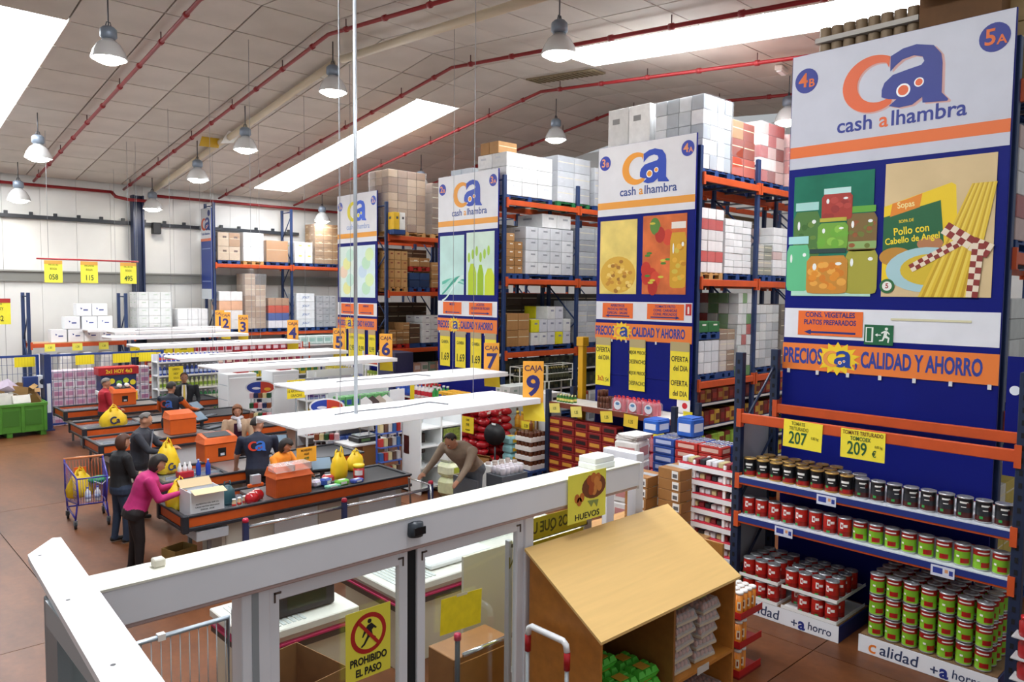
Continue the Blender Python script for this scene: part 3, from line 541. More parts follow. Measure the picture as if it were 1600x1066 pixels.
def pics3(t, W, Y):
    p = photo_rect(t, M('#c4e8e2', .25, var=.12, scale=1.3), -W*.46, -W*.04, Y(3.90), Y(5.42)); pw, ph = W*.42, Y(5.42)-Y(3.90)
    for i in range(4): P('printed_ripple', p, M(['#5fc0a8', '#a8ded2', '#3fa890', '#d6f0ea'][i], .3), [(pw*(.5-.9*k/12)*1.0, -ph*.28+ph*(.06+.05*i)*math.sin(k/12*3.1+i*.5)-i*.05) for k in range(13)]+[(pw*(-.4+.9*k/12), -ph*.33+ph*(.04+.05*i)*math.sin((12-k)/12*3.1+i*.5)-i*.05) for k in range(13)], .0045+i*.0005, .0006)
    p = photo_rect(t, M('#d4ecdc', .25, var=.12, scale=1.3), 0, W*.45, Y(3.90), Y(5.46)); pw, ph = W*.45, Y(5.46)-Y(3.90)
    for i, (x, w_, h_) in enumerate(((-.28, .3, .5), (.02, .22, .48), (.34, .34, .42))): P('printed_bottle', p, M(['#b8d42a', '#9cc424', '#cfe23a'][i], .3), [(pw*(x-w_/2), -ph/2), (pw*(x+w_/2), -ph/2), (pw*(x+w_/2), -ph/2+ph*h_*.7), (pw*(x+w_*.2), -ph/2+ph*h_), (pw*(x-w_*.2), -ph/2+ph*h_), (pw*(x-w_/2), -ph/2+ph*h_*.7)], .0045+i*.0005, .001)
    for i in range(6): P('printed_leaf', p, M('#a4d040', .4), disc(pw*(-.4+.14*i), ph*(.1+.05*(i % 3)), .05, .13, 10), .0065, .001)
def pics2(t, W, Y):
    for x0, x1, c, c2 in ((-.46, -.03, '#dcefe6', ('#e6eaa0', '#c4e8d8', '#f0d8c0')), (.02, .46, '#d8eef0', ('#bfe6c8', '#d8f0b8', '#c8e0f0'))):
        p = photo_rect(t, M(c, .3, var=.06, scale=1.5), W*x0, W*x1, Y(3.90), Y(5.42))
        for i in range(5): P('printed_blur', p, M(c2[i % 3], .4), disc(W*.1*math.sin(i*2.1), (i-2)*.26, .24, .2), .0045+i*.0004, .0003)
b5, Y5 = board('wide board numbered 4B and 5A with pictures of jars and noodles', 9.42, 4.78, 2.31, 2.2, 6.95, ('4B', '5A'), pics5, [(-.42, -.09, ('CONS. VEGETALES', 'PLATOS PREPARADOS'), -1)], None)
g = RECT('exit_sign', b5, M('#17633c', .5), -.08*2.47, .055*2.47, 1.12, 1.36, .014, .008)
RECT('doorway', g, M('#e8efe6', .5), -.15, -.06, -.09, .09, .009, .001); RECT('door_leaf', g, M('#17633c', .5), -.135, -.08, -.08, .08, .0105, .001)
P('running_figure', g, M('#e8efe6', .5), [(.03,.03),(.07,.055),(.10,.05),(.13,.02),(.125,.005),(.10,.03),(.095,-.005),(.13,-.03),(.12,-.09),(.105,-.085),(.11,-.04),(.075,-.03),(.055,-.07),(.01,-.075),(.01,-.06),(.045,-.055),(.06,.0),(.065,.03),(.035,.015)], .009, .001); P('running_figure', g, M('#e8efe6', .5), disc(.09, .075, .018), .009, .001)
P('arrow', g, M('#e8efe6', .5), [(-.04,0),(-.01,.02),(-.01,.006),(.03,.006),(.03,-.006),(-.01,-.006),(-.01,-.02)], .009, .001)
RECT('pale_strip', b5, M('#d8d2ac', .5), .1, .95, 1.42, 1.445, .014, .003)
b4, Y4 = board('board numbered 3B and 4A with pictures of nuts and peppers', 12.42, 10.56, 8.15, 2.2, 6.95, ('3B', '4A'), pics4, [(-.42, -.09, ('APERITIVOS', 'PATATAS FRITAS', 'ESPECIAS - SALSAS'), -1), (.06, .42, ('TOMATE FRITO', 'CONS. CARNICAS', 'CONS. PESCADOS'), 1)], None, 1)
g = RECT('extinguisher_sign', b4, M('#c22a20', .5), .435*2.41, .49*2.41, 1.3, 1.52, .014, .003); P('extinguisher_symbol', g, M('#f2e6e0', .5), [(-.02,-.08),(.02,-.08),(.02,.04),(.01,.06),(-.01,.06),(-.02,.04)], .004, .001)
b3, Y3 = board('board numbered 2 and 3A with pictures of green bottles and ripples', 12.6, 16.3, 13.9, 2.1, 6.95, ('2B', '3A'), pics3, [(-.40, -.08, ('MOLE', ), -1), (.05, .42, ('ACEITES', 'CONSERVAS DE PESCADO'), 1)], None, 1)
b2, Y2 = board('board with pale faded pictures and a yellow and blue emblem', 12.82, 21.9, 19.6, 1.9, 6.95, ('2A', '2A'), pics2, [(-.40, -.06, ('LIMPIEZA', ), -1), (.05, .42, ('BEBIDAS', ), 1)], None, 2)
def pics1(t, W, Y): pass
t = thing('narrow_end_board', 'narrow navy board with the orange and blue emblem at the end of the wall rack', 'sign board', (11.42, 29.2, 3.55), FACE_X)
B('panel', t, M('#243a80', .45), -.5, .5, 0, 3.45, -.03, .006); B('bracket', t, POSTD, -.2, .0, .3, .36, -.13, -.03); B('bracket', t, POSTD, -.2, .0, 2.9, 2.96, -.13, -.03); RECT('white_header', t, M('#c3c6cc', .5), -.49, .49, 2.25, 3.44, .006, .004); RECT('orange_stripe', t, M('#c86a4a', .5), -.49, .49, 2.2, 2.3, .012, .003)
logo(t, 0, 2.85, .5, .012, '#c8502e', '#243a80'); TX(t, 'cash alhambra', 0, 2.48, .012, .13, M('#3a4a86'), .01); P('number_disc', t, M('#2a3a80', .5), disc(.3, 3.25, .12), .012, .003)
RECT('white_foot', t, M('#c3cbd2', .5), -.49, .49, 0, .38, .008, .004); RECT('thin_rule', t, M('#8fa0c8', .5), -.4, .4, 1.9, 1.93, .008, .003); RECT('thin_rule', t, M('#8fa0c8', .5), -.4, .4, .66, .69, .008, .003)
# ---- yellow price posters hanging from the boards
def poster(label, X, yc, ztop, w, h, lines, top=None, hue='#f6e23a', face=FACE_X, tilt=0., group='yellow price posters', name='price_poster', back=False):
    t = thing(name, label, 'poster', (X, yc, ztop) if face == FACE_X else (X, yc, ztop), (face[0], face[1]+tilt, face[2]), group)
    B('sheet', t, M(hue, .6, var=.04), -w/2, w/2, -h, 0, 0, .004)
    if top: RECT('holder', t, M(top, .5), -w/2, w/2, -.16*h, 0, .006, .004)
    for s, x, y, sz, c in lines: TX(t, s, x*w, -y*h, .0065, sz*h, M(c, .6), .012, sx=.72)
    return t
GRN = '#1f5a34'
for n, (y, w_, h_, ls, lab) in enumerate([(10.32, .40, 1.02, [('OFERTA', 0, .26, .14, '#2a2a20'), ('del DIA', .05, .42, .13, '#2a2a20'), ('3x2', -.16, .86, .14, '#c83a1c'), ('1.54', .22, .88, .12, '#6a6030')], 'yellow offer poster with a red square at the left edge of the board numbered 3B'), (9.42, .40, 1.05, [('MEJOR PRECIO', 0, .26, .09, '#4a4a20'), ('DESPACHO', 0, .44, .11, '#5a5a28'), ('MEJOR PRECIO', 0, .66, .09, '#4a4a20'), ('DESPACHO', 0, .86, .11, '#5a5a28')], 'yellow handwritten poster in the middle under the board numbered 3B'), (8.40, .44, 1.12, [('OFERTA', 0, .30, .13, '#2a2a20'), ('del DIA', .05, .46, .13, '#2a2a20'), ('OFERTA', 0, .72, .13, '#2a2a20'), ('del DIA', .05, .9, .13, '#2a2a20')], 'yellow poster reading offer twice under the board numbered 4A')]):
    poster(lab, 12.39, y, 2.98, w_, h_, ls, '#b8a878')
for n, y in enumerate((15.95, 15.3, 14.68, 14.12)):
    poster('yellow price poster under the green bottle board, %s from its left edge' % ORD[n], 12.57, y, 2.88, .42, .95, [('GAMBA', 0, .32, .13, '#7a7430'), ('1.69', 0, .74, .3, '#3a4420')] if n < 3 else [('2.19', 0, .5, .2, '#4a5a2a')], '#b5a684')
for n, y in enumerate((21.55, 21.0, 20.45, 19.85)):
    poster('yellow price poster under the faded board, %s from its left edge' % ORD[n], 12.79, y, 2.72, .40, .95, [('OFERTA', 0, .3, .12, '#8a8a30'), ('0.99', 0, .65, .24, '#5a6a2a')], '#c5a684')
t = thing('notice_sheet', 'small white notice with a red round sign below the offer poster', 'notice', (12.405, 8.3, 1.45), FACE_X); RECT('sheet', t, M('#f0f0ee', .5), -.15, .15, 0, .42, 0, .003); P('red_disc', t, M('#c8202c', .5), disc(.03, .3, .06), .004, .002)
t = thing('information_board', 'navy information panel with white text sheet at the right picture edge', 'notice', (9.36, 1.98, 2.3), FACE_X); B('panel', t, NB, -.24, .24, -.3, .98, 0, .012); RECT('sheet', t, M('#e8eef6', .5), -.1, .24, -.16, .66, .013, .003)
for i, s in enumerate(('En este', 'destacado', 'donde', 'ofertas', 'de todo')): TX(t, s, .06, .55-.1*i, .018, .07, INK, .01)
P('info_disc', t, M('#e8eef6', .5), disc(-.16, .62, .05), .013, .003)
# ================================================================== wide can rack in front of board 4B/5A
for bd, lo, W_ in ((b5, -2.2, 2.44), (b4, -2.2, 2.38), (b3, -2.1, 2.36), (b2, -1.9, 2.26)): B('lower_panel', bd, NB, -W_/2, W_/2, lo, -.004, -.028, 0)
t = thing('can_rack', 'navy and orange shelf rack full of cans in front of the wide board', 'rack', (8.4, 1.83, 0)); CR = t
for x in (0, .88):
    for y in (0, 2.98):
        p = B('post', t, POSTD, x-.045, x+.045, y-.05, y+.05, 0, 3.2, .006)
        for k in range(24): obj('slot', cached('slot', lambda: MB().box(-.006, 0, -.014, .014, 0, .05).mesh(SLOT)), p, (-.044, 0, .3+k*.12))
for y in (0, 2.98):
    for z in (.3, 1.3, 2.2): T('brace', t, POSTD, [(0, y, z), (.88, y, z+.8)], .018, 6)
def cbeam(x, z, h, m=BEAM):
    b = B('beam', t, m, x-.025, x+.025, .05, 2.93, z-h, z, .008)
    for e in (-1, 1): B('connector', b, m, -.035, .035, e*1.46-.03, e*1.46+.03, -.05, h+.05)
    return b
cbeam(-.03, 2.46, .12); cbeam(.86, 2.49, .12)
for z in (1.68, 1.20):
    cbeam(-.03, z-.012, .09); cbeam(.86, z, .1); B('shelf_deck', t, M('#e6e8ea', .35), -.0, .86, .05, 2.93, z-.02, z); B('price_rail', t, M('#20337c', .4), -.062, -.055, .06, 2.92, z-.075, z-.01); B('deck_lip', t, M('#dfe6ee', .3), -.062, -.0, .06, 2.92, z-.008, z+.004)
B('side_sheet', t, M('#9c9ea4', .5), .05, .84, 3.03, 3.05, .5, 2.3)
def patch(mb, r, a0, a1, z0, z1, mi, n=6):
    vs = []; 
    for k in range(n+1):
        a = math.radians(a0+(a1-a0)*k/n); vs += [(r*math.cos(a), r*math.sin(a), z0), (r*math.cos(a), r*math.sin(a), z1)]
    return mb.add(vs, [(2*k, 2*k+2, 2*k+3, 2*k+1) for k in range(n)], mi)
TIN = M('#c3c6c9', .28, .75); GOLD = M('#c9a35a', .3, .7)
def can_mesh(kind):
    r, h = .074, .222; prof = [(r*.97,0),(r*1.03,.004),(r*1.03,.01),(r,.016),(r,.07),(r,.15),(r,h-.016),(r*1.03,h-.01),(r*1.03,h-.003),(r*.96,h-.003),(r*.94,h-.010),(.0,h-.010)]
    pal = {'black': ['#16171b', '#16171b', '#8c1f1a'], 'grey': ['#2a2d33', '#1d1f24', '#4a1a18'], 'red': ['#b3211b', '#c02a20', '#8d1812'], 'green': ['#7fb52c', '#a01c1c', '#86bd30']}[kind]
    ms = [TIN if kind != 'black' else GOLD, M(pal[0], .35), M(pal[1], .35), M(pal[2], .35), M('#f2f0ea', .4), M('#2f9a4c', .4), M('#a81a16', .35)]
    mb = MB().lathe(prof, 18, [0,0,0,3,1,2,0,0,0,0,0])
    c = 200; q = r+.0008
    if kind == 'black': patch(mb, q, c-30, c+35, .135, .16, 4); patch(mb, q, c-20, c+20, .105, .115, 4); patch(mb, q, c-48, c-22, .05, .075, 5); patch(mb, q, c-10, c+40, .03, .06, 6)
    if kind == 'grey': patch(mb, q, c-28, c+30, .16, .178, 4); patch(mb, q, c-18, c+18, .12, .128, 4); patch(mb, q, c-40, c-15, .04, .065, 5); patch(mb, q, c+20, c+55, .12, .17, 4 if False else 3)
    if kind == 'red':
        patch(mb, q, c-34, c-8, .10, .17, 4); patch(mb, q, c-4, c+28, .12, .15, 4); patch(mb, q, c-26, c-12, .118, .15, 1); patch(mb, q, c-40, c-10, .02, .045, 5)
    if kind == 'green':
        patch(mb, q, c-45, c+45, .172, .186, 4); patch(mb, q, c-20, c+45, .035, .085, 6); patch(mb, q+.0004, c+2, c+26, .05, .072, 2); patch(mb, q, c-50, c-28, .09, .11, 4)
    return mb.mesh(ms, True)
CANM = {k: can_mesh(k) for k in ('black', 'grey', 'red', 'green')}
LIDM = {k: MB().lathe([(.0,.0),(.064,.0),(.066,.006),(.060,.008),(.045,.005),(.0,.005)], 16).mesh(GOLD if k == 'black' else TIN, True) for k in CANM}
TABM = MB().box(-.02, .02, -.008, .008, 0, .003).mesh(TIN)
def can(kind, x, y, z, label, group):
    o = tag(obj('food_can', CANM[kind], None, (x, y, z), (0, 0, random.uniform(-.35, .35))), label, 'can', group)
    l = obj('lid', LIDM[kind], o, (0, 0, .213)); obj('pull_tab', TABM, l, (.03, 0, .007), (0, 0, random.uniform(0, 6)))
    return o
KN = {'black': 'black can with gold lid', 'grey': 'black can with silver lid', 'red': 'red can', 'green': 'green and red can'}
n = 17; gy = lambda i, n=17, a=4.68, b=1.98: a+(b-a)*i/(n-1)
for i in range(n):
    k = 'black' if i < 8 else 'grey'
    can(k, 8.47, gy(i), 1.684, '%s, top shelf, front row, %s from the left' % (KN[k], ORD[i]), 'cans on the top shelf')
for r in (1, 2):
    for i in range(8 if r == 1 else 6): can('black' if i < 6 else 'grey', 8.47+.17*r, gy(i)-.07, 1.684, '%s, top shelf, %s row back, %s from the left' % (KN['black' if i < 6 else 'grey'], ORD[r], ORD[i]), 'cans on the top shelf')
for i in range(n):
    k = 'red' if i < 8 else 'green'; can(k, 8.47, gy(i), 1.204, '%s on the lower shelf, %s from the left' % (KN[k], ORD[i]), 'cans on the lower shelf')
LETT = M('#2b3a5c', .5)
def plinth(y0, y1, lab):
    t = thing('display_plinth', lab, 'display stand', (8.36, (y0+y1)/2, 0)); h = (y0-y1)/2
    B('box', t, M('#1e2c66', .5), .01, .86, -h, h, 0, .19, .004); B('deck', t, M('#7a5a3a', .7), .02, .85, -h+.01, h-.01, .19, .2)
    f = obj('front_strip', MB().box(-h, h, 0, .19, 0, .008).mesh(M('#e8eaee', .45)), t, (.008, 0, .005), FACE_X)
    obj('lettering', text_mesh('c', .2, M('#e07a2a', .5), .012, 'LEFT', shear=.1), f, (-h+.10 if y0 < 4 else -h+.02, .085, .009)); obj('lettering', text_mesh('alidad', .17, LETT, .006, 'LEFT', shear=.1), f, (-h+.22 if y0 < 4 else -h+.14, .085, .009))
    obj('lettering', text_mesh('+', .15, LETT, .006), f, (.10, .06, .009)); obj('lettering', text_mesh('a', .19, M('#1f2f80', .5), .03, 'LEFT'), f, (.15, .075, .009)); obj('lettering', text_mesh('horro', .13, LETT, .006, 'LEFT', shear=.1, sx=.9), f, (.26, .085, .009))
    return t
plinth(4.72, 3.48, 'white fronted display plinth under the red cans'); plinth(3.26, 1.93, 'white fronted display plinth under the green cans')
for k in range(2):
    for half, (ya, nn) in enumerate(((4.63, 3), (4.08, 4))):
        t = thing('can_tray', 'white cardboard tray under %s of red cans, %s' % ('the %s tier' % ORD[k], ('left trio', 'right four')[half]), 'tray', (8.76, ya-(nn-1)*.08, .2+.245*k), group='trays of red cans'); w_ = nn*.08+.01
        B('base', t, M('#e9e9e6', .6), -.4, .4, -w_, w_, 0, .008); B('rim', t, M('#e9e9e6', .6), -.4, -.396, -w_, w_, .008, .04); B('rim', t, M('#e9e9e6', .6), -.39, .39, -w_, -w_+.004, .008, .04)
        for r in range(4 if k == 1 else 2):
            for i in range(nn):
                if k == 0 and half == 1 and i == 0 and r == 0: continue
                can('red', 8.44+.165*r, ya-.16*i, .21+.245*k, 'red can in the floor stack, %s tier, %s row back, %s from the left' % (('lower', 'upper')[k], ORD[r], ORD[i+3*half]), 'red cans stacked on the floor')
for k in range(3):
    for r in range(4 if k == 2 else 1):
        for i in range(7): can('green', 8.46+.17*r, 3.12-.172*i, .205+.232*k, 'green can in the floor stack, %s tier, %s row back, %s from the left' % (('bottom', 'middle', 'top')[k], ORD[r], ORD[i]), 'green cans stacked on the floor')
    if k < 2:
        for r in range(1, 4): can('green', 8.46+.17*r, 3.12-.172*6, .205+.232*k, 'green can at the right end of the floor stack, %s tier, row %s' % (('bottom', 'middle')[k], ORD[r]), 'green cans stacked on the floor')
        for r in range(1, 4): can('green', 8.46+.17*r, 3.12, .205+.232*k, 'green can at the left end of the floor stack, %s tier, row %s' % (('bottom', 'middle')[k], ORD[r]), 'green cans stacked on the floor')
        for r in (2, 3):
            for i in range(1, 6): can('green', 8.46+.17*r, 3.12-.172*i, .205+.232*k, 'green can inside the floor stack, %s tier, row %s, %s across' % (('bottom', 'middle')[k], ORD[r], ORD[i]), 'green cans stacked on the floor')
        for i in range(1, 6): can('green', 8.63, 3.12-.172*i, .205+.232*k, 'green can behind the front of the floor stack, %s tier, %s across' % (('bottom', 'middle')[k], ORD[i]), 'green cans stacked on the floor')
poster('yellow price sheet on the orange beam above the gold lidded cans', 8.335, 3.96, 2.46, .46, .32, [('TOMATE', -.12, .12, .18, '#8a8420'), ('TRITURADO', -.1, .3, .18, '#8a8420'), ('207', -.12, .66, .62, GRN), ('0.82 kg', .32, .55, .13, '#8a8420')], None, tilt=.03)
poster('larger yellow price sheet with dark brown heading on the orange beam', 8.335, 3.29, 2.45, .47, .32, [('TOMATE TRITURADO', 0, .12, .19, '#7a4a20'), ('TOMCOEX', -.05, .31, .19, GRN), ('209', -.12, .66, .62, GRN), ('€', .27, .76, .3, GRN), ('0.83 kg', .36, .5, .12, '#8a8420')], None, tilt=.0)
for i, (y, z) in enumerate(((3.66, 1.60), (4.15, 1.12), (2.45, 1.12))):
    t = thing('shelf_tag', ['blue and white shelf tag below the silver lidded cans', 'blue and white shelf tag under the red cans', 'blue and white shelf tag under the green cans on the shelf'][i], 'price tag', (8.33, y, z), FACE_X, 'small shelf tags'); RECT('card', t, M('#d8dcea', .5), -.11, .11, -.05, .06, 0, .003); RECT('print', t, M('#2b3f98', .5), -.09, .0, -.02, .04, .003, .001); RECT('print', t, M('#e0a070', .5), .02, .05, 0, .035, .003, .001); RECT('print', t, M('#2b3f98', .5), .06, .095, -.02, .03, .003, .001)
# red jar pack at the picture edge
t = thing('jar_pack', 'shrink wrapped pack of red jars at the right picture edge', 'jar pack', (8.1, 1.66, 0))
for k in range(5):
    for i in range(2):
        j = obj('jar', cached('redjar', lambda: MB().lathe([(.06,0),(.065,.01),(.065,.13),(.05,.15),(.05,.16)], 14).mesh(M('#a82a2e', .25), True)), t, (0, -.14*i, k*.2)); obj('lid', cached('redlid', lambda: MB().lathe([(.054,0),(.054,.03),(.0,.032)], 14).mesh(M('#c8242c', .3), True)), j, (0, 0, .155))
    B('shelf', t, M('#c9c9c9', .4), -.1, .1, -.25, .1, k*.2-.01, k*.2)
# ================================================================== sliding door at the entrance
WD = M('#e9e9ee', .35, var=.03, scale=2); CRM = M('#dcdacb', .5, var=.1, scale=5); ALU = M('#c9cdd2', .35, .3); GL = glass_mat()
t = thing('sliding_door', 'white automatic sliding door header and glass leaves at the entrance', 'door', (0, 4.06, 0))
B('header_face', t, WD, .92, 5.38, -.02, .01, 2.2, 2.4, .006); B('header_top', t, CRM, .92, 5.38, .01, .25, 2.385, 2.405); B('header_back', t, WD, .92, 5.38, .22, .25, 2.2, 2.385); B('header_soffit', t, M('#c3aaa6', .5), .92, 5.38, .0, .24, 2.17, 2.2, .01)
B('end_cap', t, WD, 5.38, 5.42, -.02, .25, 2.17, 2.405); B('header_lip', t, CRM, .92, 5.38, -.025, .01, 2.40, 2.412)
s = obj('motion_sensor', MB().lathe([(.0,0),(.045,.0),(.05,.02),(.045,.09),(.0,.1)], 14, sx=1.2).mesh(M('#2e343c', .4), True), t, (2.93, -.035, 2.28)); B('lens', s, M('#11151a', .15), -.045, .045, -.055, -.045, .02, .07)
b_ = B('cap_box', t, M('#d9d3c4', .5, var=.2), 1.335, 1.395, .13, .19, 2.405, 2.45, .006)
def leaf(x0, x1, y0):
    l = obj('door_leaf', None, t, (0, y0, 0))
    B('stile', l, WD, x0, x0+.07, -.02, .03, .05, 2.17, .004); B('stile', l, WD, x1-.07, x1, -.02, .03, .05, 2.17, .004); B('top_rail', l, WD, x0+.07, x1-.07, -.02, .03, 2.06, 2.17, .004); B('bottom_rail', l, WD, x0+.07, x1-.07, -.02, .03, .05, .16, .004)
    B('glass', l, GL, x0+.07, x1-.07, 0, .008, .16, 2.06)
    for x in (x0+.1, x1-.1):
        s_ = 1 if x == x0+.1 else -1
        obj('corner_clip', MB().box(-.005, .005, -.026, -.02, -.05, .01).box(-.005 if s_ > 0 else -.04, .04 if s_ > 0 else .005, -.026, -.02, 0, .012).mesh(M('#5a4a44', .4)), l, (x-.06*s_, 0, 2.1))
leaf(1.95, 2.95, .1); leaf(3.03, 4.05, .1)
B('rubber_gap', t, M('#18181a', .8), 2.95, 3.03, .10, .12, .05, 2.17); B('jamb', t, WD, 1.78, 1.95, .06, .2, 0, 2.17, .005); B('jamb', t, WD, 4.05, 4.14, .06, .2, 0, 2.17, .005); B('jamb_groove', t, M('#9aa0a4', .4), 1.84, 1.88, .055, .062, 0, 2.17)
B('end_post', t, M('#8f9aa0', .4, .3), .84, .94, .0, .24, 0, 2.36, .006); B('hinge_plate', t, M('#1e2022', .5), .945, 1.0, .02, .03, 1.86, 1.92); B('inner_channel', t, M('#b5c4c6', .4, .3), .96, 1.12, .06, .2, 0, 2.2)
# the notice on the left leaf
t = thing('prohibition_sign', 'yellow notice with a red struck-out walker reading no passing', 'sign', (2.63, 4.13, 1.84), FACE_Y)
B('sheet', t, M('#f3e648', .5), -.17, .17, -.46, 0, 0, .003); P('red_ring', t, M('#b8201c', .5), disc(0, -.165, .135, .135, 32), .0035, .001); P('inner_disc', t, M('#f3e648', .5), disc(0, -.165, .105, .105, 32), .005, .001)
P('walker', t, BLK, [(-.01,-.11),(.02,-.1),(.045,-.125),(.06,-.14),(.055,-.147),(.035,-.137),(.022,-.15),(.03,-.185),(.05,-.2),(.055,-.21),(.045,-.215),(.012,-.19),(0,-.195),(-.03,-.235),(-.055,-.25),(-.06,-.24),(-.04,-.225),(-.012,-.18),(-.015,-.15),(-.03,-.165),(-.045,-.185),(-.052,-.18),(-.035,-.14)], .0065, .001); P('walker_head', t, BLK, disc(.005, -.085, .015), .0065, .001)
P('red_bar', t, M('#b8201c', .5), [(-.09,-.078),(-.075,-.062),(.09,-.252),(.075,-.268)], .008, .001); TX(t, 'PROHIBIDO', 0, -.34, .004, .068, BLK, .03, sx=.78); TX(t, 'EL PASO', 0, -.415, .004, .068, BLK, .03, sx=.78)
t = thing('yellow_sheet', 'blank bright yellow sheet taped to the glass door leaf', 'sheet', (3.42, 4.13, 1.72), (math.pi/2, .04, 0)); B('sheet', t, M('#f4dc1e', .6, var=.08, scale=14), -.19, .19, -.26, 0, 0, .002); RECT('tape', t, M('#ddd6b0', .3), -.05, .05, -.012, .01, .002, .001)
t = thing('egg_poster', 'yellow poster with a basket of brown eggs draped over the door header', 'poster', (4.66, 4.025, 2.44), FACE_Y)
B('sheet', t, M('#f2ea55', .5, var=.05), -.235, .235, -.40, 0, 0, .003); P('printed_basket', t, M('#7a4020', .5), disc(.08, -.13, .15, .10, 20), .0035, .001)
for i in range(9): P('printed_egg', t, M(['#c8702c', '#b0501f', '#d88a40'][i % 3], .5), disc(.08+.08*math.cos(i*2.4)*(.4+.6*(i % 2)), -.11+.055*math.sin(i*2.4), .034, .042, 12), .0045+i*.0001, .001)
for i in range(3): P('printed_egg', t, M('#c8702c', .5), disc(-.13+.03*i, -.2-.03*(i % 2), .03, .038, 12), .0045, .001)
P('printed_straw', t, M('#8f9a50', .5), [(.0,-.24),(.05,-.30),(.08,-.26),(.12,-.31),(.14,-.25)], .0045, .001); TX(t, 'HUEVOS', 0, -.36, .004, .07, BLK, .01, sx=1.15)
t = thing('folded_cloth', 'small white carton lying on the end of the door header', 'carton', (4.98, 4.2, 2.405)); B('lower_box', t, M('#eef0ec', .5), -.13, .13, -.1, .1, 0, .05, .006); B('upper_box', t, M('#f1f2ee', .5), -.12, .13, -.09, .1, .05, .10, .006)
t = thing('door_portal', 'white square portal frame at the right end of the door header', 'frame', (5.5, 4.3, 0))
B('post', t, WD, .02, .13, -.12, -.02, 0, 2.44, .004); B('post', t, WD,   .02, .13, .22, .28, 0, 2.44, .004); B('lintel', t, WD, .02, .13, -.02, .22, 2.34, 2.44, .004)
# yellow sheets seen from behind with show-through writing
for i, (x0, x1, z0, z1, ls, lab) in enumerate([(4.14, 5.02, 1.86, 2.04, (('OLOS QUE UTI', .0),), 'upper yellow banner seen from behind with reversed writing'), (4.16, 4.98, 1.05, 1.84, (('DADA QUE CIVOMON', .28), ('RESPETEN', .08), ('LA FILA', -.12)), 'large yellow poster hanging below the upper banner, seen from behind')]):
    t = thing('reversed_poster', lab, 'poster', ((x0+x1)/2, 4.34, (z0+z1)/2), FACE_Y); w_, h_ = x1-x0, z1-z0; B('sheet', t, M('#e9dc34', .6, var=.06), -w_/2, w_/2, -h_/2, h_/2, 0, .003)
    for s, y in ls: obj('lettering', text_mesh(s, .13, M('#6a6420', .6), .015, sx=-.75), t, (0, y, .0045))
t = thing('poster_stand', 'grey metal frame holding the reversed yellow posters', 'frame', (4.16, 4.36, 0)); B('post', t, ALU, -.06, -.02, 0, .05, 0, 1.9, .004); B('post', t, ALU, .86, .96, 0, .05, 0, 2.16, .004); B('rail', t, M('#6f746a', .4, .4), -.04, .9, 0, .04, 1.84, 1.87)
# ---- the side wing of the entrance: white plank on a glass screen
t = thing('side_screen', 'glass side screen topped by a broad white plank with screw holes', 'partition', (0, 0, 0))
o = obj('top_plank', MB().add([(1.05,5.02,2.47),(.86,4.72,2.47),(.60,2.4,2.47),(.86,2.4,2.47),(1.07,4.98,2.47)], [(0,1,2,3,4)]).mesh(WD), t)
mb = MB(); pl = [(1.06,4.93),(1.02,4.95),(.855,4.72),(.845,4.6),(.72,2.3),(.90,2.3)]
o.data = mb.poly(pl, 2.42, .035).mesh(M('#f4f4f6', .35)); 
for x, y in ((.90, 4.66), (.86, 3.9), (.83, 3.1)): obj('screw_hole', cached('screw', lambda: MB().lathe([(.0,0),(.011,0),(.0,.001)], 8).mesh(M('#3a3a3e', .5))), t, (x, y, 2.456))
B('rail', t, M('#aeb8bd', .4, .2), .80, .92, 2.3, 4.06, 2.30, 2.42); B('glass', t, GL, .85, .86, 2.3, 4.05, .15, 2.3); B('sill', t, ALU, .8, .92, 2.3, 4.05, .0, .15); B('post', t, M('#8f9aa0', .4, .3), .80, .92, 3.85, 4.05, 0, 2.3)
t = thing('wire_gate', 'galvanised steel tube gate with thin vertical wires behind the door', 'gate', (1.70, 6.25, 0))
T('frame', t, M('#9aa6b0', .35, .6), [(-.35, 0, .1), (-.35, 0, 1.1), (.88, 0, 1.1), (.88, 0, .1), (-.35, 0, .1)], .025, 8)
for i in range(16): T('wire', t, M('#b4b9bb', .35, .6), [(-.27+i*.075, 0, .1), (-.27+i*.075, 0, 1.1)], .005, 5)
T('crossbar', t, M('#d8d4cc', .4), [(-.35, 0, .5), (.88, 0, .5)], .012, 6); B('post', t, ALU, .92, .97, -.03, .03, 0, 1.15); B('weld_patch', t, M('#e8e6e2', .5), .3, .36, -.028, .028, 1.075, 1.128)
def open_box(label, x, y, z, w, d, h, m='#8d6236', rz=0., fl=.12):
    t = thing('open_carton', label, 'carton', (x, y, z), (0, 0, rz)); mm = M(m, .75, var=.12)
    B('bottom', t, mm, -w/2, w/2, -d/2, d/2, 0, .006)
    for a in ((-w/2,-w/2+.006,-d/2,d/2),(w/2-.006,w/2,-d/2,d/2),(-w/2,w/2,-d/2,-d/2+.006),(-w/2,w/2,d/2-.006,d/2)): B('side', t, mm, *a, 0, h)
    if fl:
        B('flap', t, mm, w/2, w/2+fl, -d/2, d/2, h-.01, h-.004, rot=(0, .7, 0)); B('flap', t, mm, -w/2-fl, -w/2, -d/2, d/2, h-.01, h-.004, rot=(0, -.7, 0))
    return t
open_box('large open brown carton behind the sliding door leaf', 2.55, 5.05, 0, .55, .62, 1.12, rz=.15, fl=0); open_box('second open brown carton in front of the large one', 2.75, 4.62, 0, .5, .4, .9, rz=.1, fl=.08)
